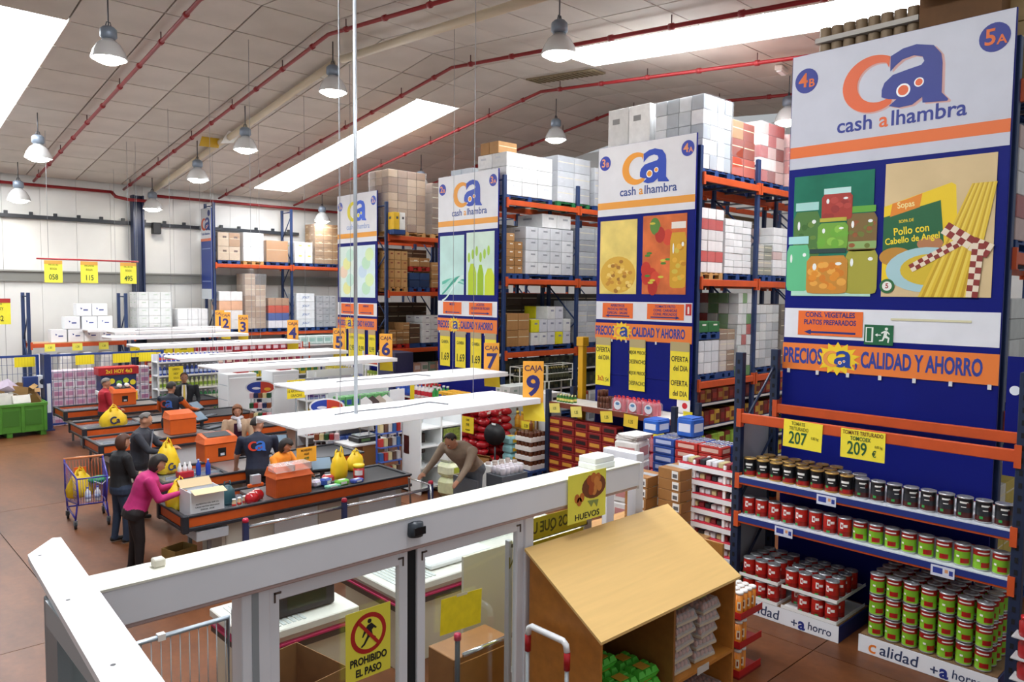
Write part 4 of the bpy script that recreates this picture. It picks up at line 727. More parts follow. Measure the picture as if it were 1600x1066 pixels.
# ---- egg stand
WOOD = M('#ecc27c', .38, var=.035, scale=7, kind='grain'); WOODS = M('#b9762f', .45, var=.12, scale=3, kind='grain'); WOODD = M('#8a5a28', .5, var=.12, scale=3, kind='grain')
t = thing('egg_stand', 'light wooden egg stand with a sloping roof and two bays', 'display stand', (4.05, 3.35, 0)); DX = 1.83
side = [(0, 0), (.72, 0), (.72, 1.88), (.0, 1.44)]
for x in (0, .90, 1.80):
    o = obj('side_panel' if x != .9 else 'divider', MB().add([(xx, y, z) for xx in (0, .025) for y, z in side], [(3,2,1,0),(4,5,6,7),(0,1,5,4),(1,2,6,5),(2,3,7,6),(3,0,4,7)]).mesh(WOODS if x != .9 else WOODD), t, (x, 0, 0))
o = obj('sloping_top', MB().add([(-.03,-.03,1.43),(1.86,-.03,1.43),(1.86,.75,1.905),(-.03,.75,1.905),(-.03,-.03,1.452),(1.86,-.03,1.452),(1.86,.75,1.927),(-.03,.75,1.927)], [(3,2,1,0),(4,5,6,7),(0,1,5,4),(1,2,6,5),(2,3,7,6),(3,0,4,7)]).mesh(WOOD), t)
B('back', t, WOODD, .025, 1.8, .70, .72, .05, 1.86); B('base', t, WOODS, .025, 1.8, .0, .7, .0, .08)
for z in (.40, .80): B('shelf', t, WOODS, .925, 1.8, .0, .7, z-.025, z); B('price_strip', t, M('#c9c4bc', .4), 1.25, 1.42, -.006, 0, z-.045, z+.015)
B('shelf', t, WOODS, .025, .9, .0, .7, .55, .575)
def egg_box(kind, x, y, z, lab, rz=0.):
    t = thing('egg_carton', lab, 'egg carton', (x, y, z), (0, 0, rz), 'egg cartons in the wooden stand')
    if kind == 'green':
        g = M('#58c23c', .55, var=.08)
        obj('tray', MB().add([(-.10,-.07,0),(.10,-.07,0),(.10,.07,0),(-.10,.07,0),(-.125,-.085,.04),(.125,-.085,.04),(.125,.085,.04),(-.125,.085,.04)], [(3,2,1,0),(4,5,6,7),(0,1,5,4),(1,2,6,5),(2,3,7,6),(3,0,4,7)]).mesh(g), t)
        mb = MB()
        for i in range(3):
            for j in range(2): cx, cy = -.08+.08*i, -.04+.08*j; mb.add([(cx-.042,cy-.042,.042),(cx+.042,cy-.042,.042),(cx+.042,cy+.042,.042),(cx-.042,cy+.042,.042),(cx-.024,cy-.024,.085),(cx+.024,cy-.024,.085),(cx+.024,cy+.024,.085),(cx-.024,cy+.024,.085)], [(4,5,6,7),(0,1,5,4),(1,2,6,5),(2,3,7,6),(3,0,4,7)])
        obj('lid', mb.mesh(g), t); B('paper_label', t, M('#d9a43a', .5), -.05, .05, -.05, .05, .085, .087)
    else:
        obj('tray', MB().box(-.14, .14, -.14, .14, 0, .02).mesh(M('#cbb9a0', .6)), t); em = cached('egg', lambda: MB().ell((0,0,0), (.022,.022,.028), 10, 7).mesh(M('#c07a5c', .45), True))
        for i in range(5):
            for j in range(5): obj('egg', em, t, (-.105+.052*i, -.105+.052*j, .045))
        obj('clear_lid', MB().add([(-.14,-.14,.02),(.14,-.14,.02),(.14,.14,.02),(-.14,.14,.02),(-.115,-.115,.09),(.115,-.115,.09),(.115,.115,.09),(-.115,.115,.09)], [(4,5,6,7),(0,1,5,4),(1,2,6,5),(2,3,7,6),(3,0,4,7)]).mesh(film_mat(.28)), t)
        if random.random() < .4: B('paper_label', t, M('#a8c84a', .5), -.06, .06, -.05, .05, .092, .094)
q = 0
for k in range(5):
    for i in range(3):
        for j in range(2):
            if (k == 4 and (i == 2 or j == 0)) or (k == 3 and i == 0 and j == 0): continue
            q += 1; egg_box('green', 4.25+.27*i, 3.48+.19*j+.02*k, .578+.092*k, 'green egg carton in the nearer bay, %s layer, %s column, %s row' % (ORD[k], ORD[i], ('front', 'back')[j]), random.uniform(-.06, .06))
for k in range(5):
    for i in range(2):
        for j in range(2):
            if k == 4 and (j == 1 and i == 1): continue
            egg_box('brown', 5.16+.36*i+.02*k, 3.55+.3*j, .805+.098*k, 'clear egg tray of brown eggs above the shelf, %s layer, %s column, %s row' % (ORD[k], ORD[i], ('front', 'back')[j]), random.uniform(-.08, .08))
for i in range(3): egg_box('brown', 5.14+.28*i, 3.55, .405, 'clear egg tray on the lower shelf, %s from the divider' % ORD[i])
# trolley handle
t = thing('trolley_handle', 'white trolley handle with red grips beside the wooden egg stand', 'trolley', (3.92, 3.55, 0))
T('rail', t, M('#c4c8cc', .3, .6), [(0, 0, .15), (0, 0, 1.2)], .016, 8); T('rail', t, M('#c4c8cc', .3, .6), [(0, .4, .15), (0, .4, 1.2)], .016, 8); T('grip', t, M('#b01c24', .35), [(0, 0, 1.2), (0, 0, 1.33)], .024, 10); T('grip', t, M('#b01c24', .35), [(0, .4, 1.2), (0, .4, 1.33)], .024, 10)
T('handle', t, M('#f2f2f4', .3), [(0, 0, 1.33), (0, .012, 1.38), (0, .04, 1.4), (0, .36, 1.4), (0, .388, 1.38), (0, .4, 1.33)], .024, 10); B('base', t, M('#5a6068', .4, .5), -.22, .05, -.05, .45, .08, .15); 
for y in (.02, .38): obj('wheel', cached('twheel', lambda: MB().tube([(0,-.025,0),(0,.025,0)], .075, 16).mesh(M('#222428', .6), True)), t, (0, y, .075))
# orange snack canisters on red trays
t0 = None
for k in range(3):
    t = thing('snack_tray', 'red tray of orange snack tubes, %s tier of the display' % ('bottom', 'middle', 'top')[k], 'tray', (7.02, 4.15, .02+.30*k), group='red snack trays'); B('base', t, M('#a81a1c', .5), -.22, .22, -.34, .34, 0, .01)
    for a in ((-.22,-.214,-.34,.34),(-.214,.214,-.34,-.334)): B('rim', t, M('#b81e20', .5), *a, .01, .07)
    for i in range(8):
        for j in range(4 if k == 2 else 2):
            c = tag(obj('snack_tube', cached('tube_body', lambda: (lambda mb: mb.mesh([M('#d8801e', .35), M('#f0e4c8', .4), M('#8c3a14', .4)], True))(patch(patch(MB().lathe([(.036,0),(.037,.005),(.037,.24)], 12, [0,0]), .0375, 180, 235, .08, .17, 1), .0379, 195, 220, .10, .15, 2))), None, (6.85+.085*j, 3.86+.083*i, .03+.30*k)), 'orange snack tube with white cap, %s tier, %s from the near end, %s row' % (('bottom', 'middle', 'top')[k], ORD[i], ORD[j]), 'tube', 'snack tubes')
            obj('cap', cached('tube_cap', lambda: MB().lathe([(.039,0),(.039,.022),(.034,.025),(.0,.024)], 12).mesh(M('#f2f0ec', .4), True)), c, (0, 0, .24))
t = thing('snack_plinth', 'low red stand below the snack tubes', 'stand', (7.02, 4.15, 0)); B('base', t, M('#7c1416', .6), -.22, .22, -.34, .34, 0, .02)
# ================================================================== checkout counters
CO = M('#c9561c', .4, var=.06); RIM = M('#23262e', .45); STL = M('#9aa3ad', .22, .6, var=.06); BELT = M('#1f242b', .5); BODY = M('#c9c4b8', .55)
def counter(label, x0, x1, y0, y1, tray_to, belt_from):
    t = thing('checkout_counter', label, 'counter', (x0, y0, 0)); L, D = x1-x0, y1-y0
    B('cabinet', t, BODY, .55, L-.1, .12, D-.12, .06, .72, .006); B('plinth', t, M('#b4b8be', .5), .16, .6, .0, D-.05, .52, .66, .01)
    B('leg', t, M('#8a8f96', .4, .5), .35, .40, .1, .14, 0, .72); B('leg', t, M('#8a8f96', .4, .5), .35, .40, D-.14, D-.1, 0, .72)
    for i in range(4): B('cabinet_panel', t, M(['#b9b4a8', '#cfd2d6', '#bcb0a4', '#cfd2d6'][i], .5), .6+i*(L-.8)/4, .6+(i+1)*(L-.8)/4-.02, .105, .12, .1, .7)
    for a in ((0, L, 0, .03), (0, L, D-.03, D), (0, .03, .03, D-.03), (L-.03, L, .03, D-.03)):
        B('side_band', t, CO, *a, .74, .87, .004); 
    for a in ((-.02, L+.02, -.02, .045), (-.02, L+.02, D-.045, D+.02), (-.02, .045, .045, D-.045), (L-.045, L+.02, .045, D-.045)):
        B('top_rim', t, RIM, *a, .87, .905, .008); B('lower_rim', t, RIM, *a, .69, .74, .008)
    for a in ((-.03, .06, -.03, .06), (-.03, .06, D-.06, D+.03)): B('corner_bumper', t, RIM, *a, .67, .91, .012)
    B('bagging_tray', t, STL, .045, tray_to-x0, .045, D-.045, .80, .83, .004); B('till_deck', t, M('#a8332a', .35) if False else M('#8e8a88', .3, .3), tray_to-x0, belt_from-x0, .045, D-.045, .84, .875); B('belt', t, BELT, belt_from-x0, L-.045, .045, D-.045, .85, .882, .004)
    B('tray_divider', t, M('#c3c9cf', .25, .6), .2, tray_to-x0, D*.5-.008, D*.5+.008, .83, .86)
    return t
CNT = [counter('front checkout counter with the white carton and groceries on it', 3.6, 7.25, 10.1, 11.05, 4.75, 5.5), counter('checkout counter with two blue bottles, behind the front one', 4.02, 7.6, 12.1, 13.15, 5.1, 6.3), counter('checkout counter with an empty steel tray beside the man in the dark jacket', 4.1, 7.9, 15.8, 16.95, 5.3, 6.4), counter('checkout counter carrying the full yellow bag', 4.32, 8.1, 17.85, 19.0, 5.6, 6.6), counter('farthest checkout counter beside the blue cage', 4.62, 8.4, 20.75, 21.8, 5.75, 6.9)]
def till_box(label, x, y, w, d=.42, h=.42, pad=True, hole=True, clear=False):
    t = thing('till_housing', label, 'till', (x, y, .88)); ob = M('#d05a18', .42, var=.05)
    B('body', t, ob, -w/2, w/2, -d/2, d/2, 0, h*.78, .012); o = obj('sloped_lid', MB().add([(-w/2-.02,-d/2-.02,h*.78),(w/2+.02,-d/2-.02,h*.78),(w/2+.02,d/2,h*.78),(-w/2-.02,d/2,h*.78),(-w/2+.02,-d/2+.06,h),(w/2-.02,-d/2+.06,h),(w/2-.02,d/2-.02,h*1.12),(-w/2+.02,d/2-.02,h*1.12)], [(3,2,1,0),(4,5,6,7),(0,1,5,4),(1,2,6,5),(2,3,7,6),(3,0,4,7)]).mesh(ob), t)
    if pad: obj('black_pad', MB().add([(-w*.36,-d/2+.09,h+.012),(w*.36,-d/2+.09,h+.012),(w*.36,d/2-.06,h*1.1+.012),(-w*.36,d/2-.06,h*1.1+.012)], [(0,1,2,3)]).mesh(M('#2c3036', .6)), t)
    if hole: B('window', t, M('#14161a', .3), -.07, .07, -d/2-.006, -d/2, h*.22, h*.58); B('roll', t, M('#c9ccd4', .4), -.03, .04, -d/2-.008, -d/2-.005, h*.26, h*.36)
    if clear: B('clear_bin', t, film_mat(.3), -w/2, w/2, -d/2, d/2-.1, h*1.0, h*1.25); B('divider', t, M('#d8d8d8', .4), -.01, .01, -d/2, d/2-.1, h*1.0, h*1.22)
    return t
till_box('orange till housing with a clear bin on the front counter', 5.20, 10.32, .56, .36, .38, False, False, True); till_box('orange till housing with a dark pad and window behind the blue bottles', 5.34, 13.3, .60); till_box('plain orange till housing beside the man in the dark jacket', 5.76, 16.3, .54, .4, .42, False, False); till_box('orange till housing with paper rolls beside the woman in red', 6.08, 21.3, .55)
for i, (x, y) in enumerate(((6.0, 21.25), (6.18, 21.25))): tag(obj('paper_roll', MB().tube([(0,-.06,.05),(0,.06,.05)], .05, 14).mesh(M('#f2ede4', .6), True), None, (x, y, 1.34)), ['white paper roll on the far till, nearer the woman in red', 'white paper roll on the far till, nearer the cashier'][i], 'paper roll', 'paper rolls on the far till')
def screen(label, x, y, z, rz, w=.36, h=.28):
    t = thing('pos_screen', label, 'screen', (x, y, z), (0, 0, rz)); B('foot', t, M('#202328', .5), -.12, .12, -.1, .1, 0, .03, .006); B('neck', t, M('#202328', .5), -.03, .03, .0, .05, .03, .16)
    s = obj('monitor', None, t, (0, 0, .14), (-.9, 0, 0)); B('bezel', s, M('#1b1e22', .4), -w/2, w/2, -.03, .03, 0, h, .01); B('display', s, M('#7e93a4', .15), -w/2+.025, w/2-.025, -.034, -.03, .025, h-.025)
    B('keyboard', t, M('#2b2e33', .5), -.2, .2, -.34, -.16, 0, .03, .006)
    for i in range(10):
        for j in range(3): obj('key', cached('key', lambda: MB().box(-.014,.014,-.014,.014,0,.008).mesh(M('#8a9098', .5))), t, (-.17+i*.037, -.31+j*.05, .03))
    return t
screen('black touch screen behind the groceries on the front counter', 6.0, 10.75, .88, -.3); screen('dark touch screen beside the woman with the scarf', 6.35, 13.0, .88, -.4); screen('grey touch screen next to the plain orange till', 6.35, 16.6, .88, .5); screen('tilted touch screen in front of the man in the suit', 6.9, 18.2, .88, .6); screen('touch screen at the cashier in the navy vest', 6.45, 18.3, .88, .9)
# groceries
def bottle(name, label, cat, x, y, z, r, h, m, cap, lab=None, rz=0, group=None, neck=.35):
    t = tag(obj(name, MB().lathe([(r*.9,0),(r,.01),(r,h*.6),(r*.8,h*.7),(r*neck,h*.8),(r*neck,h*.92)], 14).mesh(m, True), None, (x, y, z), (0, 0, rz)), label, cat, group)
    obj('cap', MB().lathe([(r*neck*1.15,0),(r*neck*1.15,h*.08),(0,h*.082)], 12).mesh(cap, True), t, (0, 0, h*.91))
    if lab: obj('paper_label', MB().lathe([(r*1.01,0),(r*1.01,h*.28)], 14).mesh(lab, True), t, (0, 0, h*.2))
    return t
WCAP = M('#eeeeee', .4)
bottle('water_bottle', 'blue bottle nearer the white basket on the second counter', 'bottle', 4.72, 12.55, .835, .04, .27, M('#2743a8', .2), M('#b8c4e8', .3), None, group='blue bottles'); bottle('water_bottle', 'blue bottle nearer the orange till on the second counter', 'bottle', 4.86, 12.5, .835, .04, .26, M('#2743a8', .2), M('#b8c4e8', .3), None, group='blue bottles')
t = thing('milk_basket', 'white and red bottle pack beside the two blue bottles', 'bottle pack', (4.5, 12.55, .835)); B('tray', t, M('#b3202c', .4), -.12, .12, -.08, .08, 0, .1, .008)
for i in range(3): obj('bottle', cached('milkb', lambda: MB().lathe([(.035,0),(.036,.1),(.014,.16),(.014,.18)], 10).mesh(M('#efefef', .35), True)), t, (-.08+.08*i, 0, .06))
bottle('oil_bottle', 'dark green oil bottle beside the clear till bin', 'bottle', 5.48, 10.25, .885, .042, .30, M('#5a5a1c', .2), M('#c88a2c', .4), M('#b8b05a', .5), group='oil bottles'); bottle('oil_bottle', 'second oil bottle behind the dark green one', 'bottle', 5.58, 10.42, .885, .042, .30, M('#6a6420', .2), M('#c88a2c', .4), M('#b8b05a', .5), group='oil bottles'); bottle('lotion_bottle', 'white and purple bottle between the till and the oil', 'bottle', 5.37, 10.2, .885, .035, .30, M('#e8dff0', .4), M('#8c3a98', .4), None)
def pack(label, x, y, z, w, d, h, c, rz=0, c2='#f2f2f2', name='grocery_pack', group='groceries on the front counter'):
    t = tag(obj(name, bmesh_box(w, d, h, M(c, .4, var=.08, scale=12), min(w, d, h)*.25), None, (x, y, z), (0, 0, rz)), label, 'packet', group); obj('print', bmesh_box(w*.5, d*.5, .003, M(c2, .45)), t, (0, 0, h-.001)); obj('print', bmesh_box(w*.5, .003, h*.4, M(c2, .45)), t, (0, -d/2, h*.3)); return t
pack('bright green packet among the groceries', 6.05, 10.25, .885, .22, .12, .09, '#6fc83a', .1); pack('mint green flat packet at the edge of the belt', 5.86, 10.2, .885, .24, .1, .05, '#8fd8c0', 0); pack('blue and white packet behind the green one', 5.85, 10.4, .885, .16, .14, .12, '#3a5cb8', .4); pack('red and white packet behind the blue one', 5.98, 10.55, .885, .18, .14, .12, '#c43a3a', -.3); pack('pale lilac packet nearest the screen', 5.72, 10.45, .885, .16, .14, .1, '#c8c0d8', .2); pack('small blue bag in front of the red tin', 6.32, 10.25, .885, .2, .12, .06, '#4a5fc0', .2)
t = thing('red_tin', 'red tin with a yellow lid on the belt', 'tin', (6.45, 10.4, .885)); obj('body', MB().lathe([(.085,0),(.088,.01),(.088,.2)], 16).mesh(M('#b81f22', .35), True), t); obj('lid', MB().lathe([(.092,0),(.092,.04),(.085,.045),(0,.045)], 16).mesh(M('#f0d02a', .4), True), t, (0, 0, .2)); obj('label_patch', patch(MB(), .089, 190, 280, .08, .16, 0).mesh(M('#e8e4e0', .4)), t)
def bag(label, x, y, z, s=1., rz=0., tall=1., txt=True, m='#f0c81e'):
    mm = M(m, .45, var=.08, scale=5, bump=.5); t = thing('carrier_bag', label, 'bag', (x, y, z), (0, 0, rz), 'yellow carrier bags'); rr = random.Random(int(x*100))
    mb = MB(); n = 14; prof = [(.15,0),(.195,.03),(.205,.12*tall),(.19,.2*tall),(.16,.26*tall),(.12,.31*tall),(.075,.345*tall),(.05,.37*tall)]
    vs = []
    for r, q in prof:
        for k in range(n): a = 2*math.pi*k/n; w_ = 1+rr.uniform(-.13, .13); vs.append((r*s*w_*1.15*math.cos(a), r*s*w_*.75*math.sin(a), q*s))
    fs = [(i*n+k, i*n+(k+1) % n, (i+1)*n+(k+1) % n, (i+1)*n+k) for i in range(len(prof)-1) for k in range(n)]+[tuple(reversed(range(n)))]
    obj('sack', mb.add(vs, fs).mesh(mm, True), t)
    for sx in (-1, 1): T('handle', t, mm, [(-.06*s, sx*.05*s, .31*tall*s), (-.05*s+.02*sx, sx*.06*s, .37*tall*s), (0.02*sx, sx*.06*s, (.42-.03*sx)*tall*s), (.05*s+.03*sx, sx*.065*s, (.39-.03*sx)*tall*s), (.07*s, sx*.06*s, .33*tall*s), (.06*s, sx*.05*s, .28*tall*s)], [.026*s, .016*s, .011*s, .010*s, .014*s, .02*s], 7)
    if txt:
        f = obj('print', None, t, (-.03*s, -.165*s, .15*s), FACE_Y); P('logo_letter', f, M('#22305a', .5), [(.075*s*math.cos(math.radians(a)), .075*s*math.sin(math.radians(a))) for a in range(50, 311, 20)]+[(.045*s*math.cos(math.radians(a)), .045*s*math.sin(math.radians(a))) for a in range(310, 49, -20)], 0, .004); TX(f, 'a', .07*s, -.005, .002, .15*s, M('#22305a', .5), .03); TX(f, 'cash alhambra', 0, -.11*s, .002, .04*s, M('#7a3a1a', .5), .01)
    return t
bag('full yellow carrier bag with the dark emblem on the far counter', 5.0, 18.2, .835, 1.15, 0); bag('upright yellow bag being filled by the man in the dark jacket', 4.38, 13.0, .84, .85, .3, 1.6); bag('crumpled yellow bag behind the white carton', 3.78, 10.78, .84, .8, .4, 1.3, False); bag('yellow bag lying among the groceries by the red tin', 6.22, 10.62, .885, .8, .6, 1.5, False); bag('yellow bag between the counters behind the scale', 6.75, 11.0, .885, .7, .2, 1.2, False)
t = thing('white_carton', 'open white carton with printed address on the front counter', 'carton', (3.95, 10.40, .835)); wm = M('#e9ebee', .55)
for a in ((-.23,.23,-.2,-.194),(-.23,.23,.194,.2),(-.23,-.224,-.2,.2),(.224,.23,-.2,.2)): B('side', t, wm, *a, 0, .34)
B('bottom', t, wm, -.23, .23, -.2, .2, 0, .006); o = B('flap', t, M('#d8c39a', .6), -.22, .22, -.0, .16, 0, .005); o.location = (0, -.26, .35); o.rotation_euler = (.25, 0, 0); o = B('flap', t, M('#c9b088', .6), -.22, .22, 0, .16, 0, .005); o.location = (0, .24, .37); o.rotation_euler = (.6, 0, 0)
for i, s in enumerate(('ALIMENTOS DEL SUR S.A.', 'CALLE MAYOR GRANADA', 'ESPANA  18100')): obj('lettering', text_mesh(s, .028, BLK, .0), t, (0, -.2015, .17-.04*i), (math.pi/2, 0, 0))
for i, (x, y) in enumerate(((4.62, 10.3), (4.75, 10.42))):
    t = thing('red_gift_ball', ['red round cheese nearer the edge of the counter', 'red round cheese nearer the clear bin'][i], 'cheese', (x, y, .835), group='red round cheeses'); obj('ball', MB().ell((0,0,.09), (.1,.1,.09), 14, 10).mesh(M('#b81c24', .2), True), t); obj('sticker', MB().lathe([(0,0),(.04,0),(.0,.002)], 12).mesh(M('#e8c8c0', .4)), t, (0, 0, .178))
for i in range(3):
    t = bottle('spice_jar', 'small jar with red label beside the carton, %s from it' % ORD[i], 'jar', 4.36+.09*i, 10.3+.03*i, .835, .03, .13, M('#c9b08a', .3), WCAP, M('#b83028', .4), group='small jars', neck=.8)
t = thing('teal_bag', 'dark teal carrier bag beside the white carton', 'bag', (4.37, 10.55, .835)); obj('sack', MB().lathe([(.08,0),(.11,.05),(.1,.2),(.05,.27)], 12).mesh(M('#1f4a52', .45, bump=.5), True), t); T('handle', t, M('#1f4a52', .45), [(-.05,0,.24),(-.04,0,.33),(.04,0,.33),(.05,0,.24)], .012, 6)
t = thing('next_bar', 'orange customer divider on a small grey stand', 'divider', (4.86, 10.7, .835)); B('stand', t, M('#9aa0a6', .4), -.03, .03, -.03, .03, 0, .14); B('bar', t, M('#d8601c', .4), -.12, .12, -.03, .03, .14, .19, .01); B('holder', t, M('#b8c0c8', .3, .3), -.07, .07, -.04, .04, .19, .32)
poster('small orange sign on the till reading special offer', 5.72, 10.75, 1.45, .34, .24, [('MONEDERO', 0, .2, .2, '#4a3010'), ('AQUI', 0, .45, .2, '#4a3010'), ('4.99', 0, .75, .28, '#2a6a2a')], None, '#f0a82a', FACE_Y, group='till signs', name='till_sign')
# rails in front of the first lane
t = thing('guide_rail', 'chrome guide rail with red capped posts in front of the first counter', 'rail', (4.04, 9.2, 0)); CHR = M('#d4d8dc', .15, .9)
for x in (0, 1.43, 2.94): p = B('post', t, M('#25305a', .4), x-.035, x+.035, -.03, .03, 0, .95, .006); obj('cap', MB().lathe([(.04,0),(.042,.03),(.03,.05),(0,.052)], 12).mesh(M('#b81c3c', .35), True), p, (0, 0, .95))
for a, b in ((.04, 1.39), (1.47, 2.9)): T('bar', t, CHR, [(a, 0, .88), (b, 0, .88)], .022, 10); T('bar', t, CHR, [(a, 0, .45), (b, 0, .45)], .016, 8)
B('kick_plate', t, M('#c4c8cc', .3, .5), .5, 1.1, -.05, .05, .5, .56)
# old beige counters between the door and the rail
for (x0, x1, y0, y1, lab) in ((4.3, 7.4, 6.25, 7.35, 'beige old counter with a pink stripe seen through the right door leaf'), (2.75, 3.85, 6.2, 7.1, 'short beige counter with black till printer seen through the left door leaf')):
    t = thing('beige_counter', lab, 'counter', (x0, y0, 0)); L, D = x1-x0, y1-y0; be = M('#d6cfba', .5)
    B('body', t, be, .05, L-.05, .05, D-.05, 0, .78, .006); B('pink_stripe', t, M('#c21e5c', .4), 0, L, 0, D, .70, .725, .004); B('dark_band', t, M('#3a3530', .5), .01, L-.01, .01, D-.01, .64, .70); B('top', t, M('#e6e4da', .4), 0, L, 0, D, .78, .86, .01)
    for i in range(10): B('top_rib', t, M('#cfd6d4', .3), .1+i*.05, .13+i*.05, .08, D-.08, .86, .868)
    if x0 > 4: B('clear_screen', t, GL, .5, L-.2, D*.5, D*.5+.01, .86, 1.15); B('white_shelf', t, M('#eef0f0', .35), .6, 1.5, .2, .7, .868, .93, .02)
t = thing('till_printer', 'black till printer with a keyboard on the short beige counter', 'printer', (3.4, 6.62, .87)); B('body', t, M('#181a1e', .4), -.3, .3, -.22, .22, 0, .22, .015); B('paper_slot', t, M('#2c3036', .4), -.2, .0, -.1, .15, .22, .27, .01); B('keyboard', t, M('#24282e', .4), .05, .3, -.2, .2, .22, .27, .01); B('coin_dish', t, M('#b8bcc2', .2, .6), .02, .12, -.12, .1, .24, .28); B('display', t, M('#22301c', .2), -.2, .2, -.225, -.22, .06, .18)
t = thing('beige_screen', 'cream panel standing behind the right door leaf', 'panel', (4.55, 5.35, 0)); B('sheet', t, M('#d5d2c0', .5), -.1, .75, 0, .03, .15, 1.42); B('foot', t, ALU, -.1, .75, -.08, .1, 0, .15)
t = thing('low_cabinet', 'brown low cabinet with a red capped post behind the right door leaf', 'cabinet', (4.2, 4.75, 0)); B('body', t, M('#9a6a3c', .5, var=.1), -.35, .3, 0, .35, 0, .85, .006); B('door', t, M('#a8743f', .5, var=.1), -.33, .28, -.015, 0, .05, .8); T('rail', t, CHR, [(-.3,-.06,.9),(.3,-.06,.9)], .02, 8); T('post', t, M('#3a3c42', .4), [(-.36,-.06,0),(-.36,-.06,1.05)], .022, 8); obj('cap', MB().lathe([(.03,0),(.03,.05),(0,.055)], 10).mesh(M('#c21e4c', .4), True), t, (-.36, -.06, 1.05))
# ================================================================== hanging white canopies with lane numbers
CAN = M('#f4f4f6', .4, var=.02); WIRE = M('#8d9094', .5, .2)
def canopy(num, x0, x1, y0, y1, z, lab, conduit=False):
    t = thing('lane_canopy', lab, 'canopy', (x0, y0, z), group='white hanging canopies'); L, D = x1-x0, y1-y0
    B('panel', t, CAN, 0, L, 0, D, 0, .045, .01); B('front_lip', t, CAN, 0, L, -.012, 0, -.05, .045, .004); B('back_lip', t, CAN, 0, L, D, D+.012, -.05, .045, .004)
    for i in range(2): B('light_tube', t, M('#ffffff', .4, emit=2.5), L*.1, L*.9, D*(.3+.4*i)-.03, D*(.3+.4*i)+.03, -.03, 0)
    for fx_ in (.22, .78):
        o = T('wire', t, WIRE, [(L*fx_, D/2, .045), (L*fx_, D/2, zroof(y0+D/2)-z)], .0045, 5)
    c = T('cable', t, M('#5a5e66', .5), [(L*.2, D*.5, .055), (L*.3, D*.55, .056), (L*.45, D*.5, .056), (L*.6, D*.62, .055), (L*.62, D*.3, .055)], .008, 5)
    if conduit: T('conduit', t, M('#aeb4ba', .35, .5), [(L*.27, D*.45, .045), (L*.27, D*.45, zroof(y0+D/2)-z)], .026, 8)
    if num:
        s = thing('lane_sign', 'orange sign hanging at the canopy end reading caja %s' % NUMW[num], 'sign', (x1+(-.05 if num == '9' else .04), y0+(.1 if num == '9' else .5)*D, z+.02), (math.pi/2, 0, -.75), 'lane number signs')
        B('plate', s, M('#f2a93a', .5), -.17, .17, -.06, .62, -.006, .006, .004); TX(s, 'CAJA', 0, .50, .008, .13, M('#4a2a4a', .5), .015); TX(s, num, 0, .20, .008, .46, M('#2b2a70', .5), .03)
        obj('yellow_flap', MB().add([(-.17,-.06,0),(.17,-.06,0),(.20,-.36,.10),(-.15,-.34,.06)], [(0,1,2,3),(3,2,1,0)]).mesh(M('#f0d52a', .55)), s)
        T('clamp', s, WIRE, [(-.17, .0, 0), (-.3, .0, .0)], .01, 6)
NUMW = {'1': 'one', '2': 'two', '3': 'three', '4': 'four', '5': 'five', '6': 'six', '7': 'seven', '9': 'nine'}
canopy('9', 4.45, 8.75, 8.6, 9.75, 2.15, 'nearest white canopy, over the front counter, with the lane nine sign', True)
canopy('7', 6.3, 11.1, 11.9, 13.05, 2.15, 'white canopy carrying the lane seven sign'); canopy('6', 6.55, 11.2, 16.2, 17.35, 2.15, 'white canopy carrying the lane six sign'); canopy('5', 6.6, 11.2, 18.6, 19.7, 2.2, 'white canopy carrying the lane five sign')
canopy('4', 6.5, 11.1, 21.2, 22.3, 2.35, 'white canopy carrying the lane four sign'); canopy('3', 6.7, 10.9, 24.4, 25.4, 2.42, 'white canopy carrying the lane three sign'); canopy('2', 7.4, 11.2, 26.6, 27.5, 2.46, 'farthest but one white canopy with the lane two sign'); canopy('1', 6.9, 11.4, 27.75, 28.4, 2.5, 'farthest white canopy, with the half hidden lane one sign')
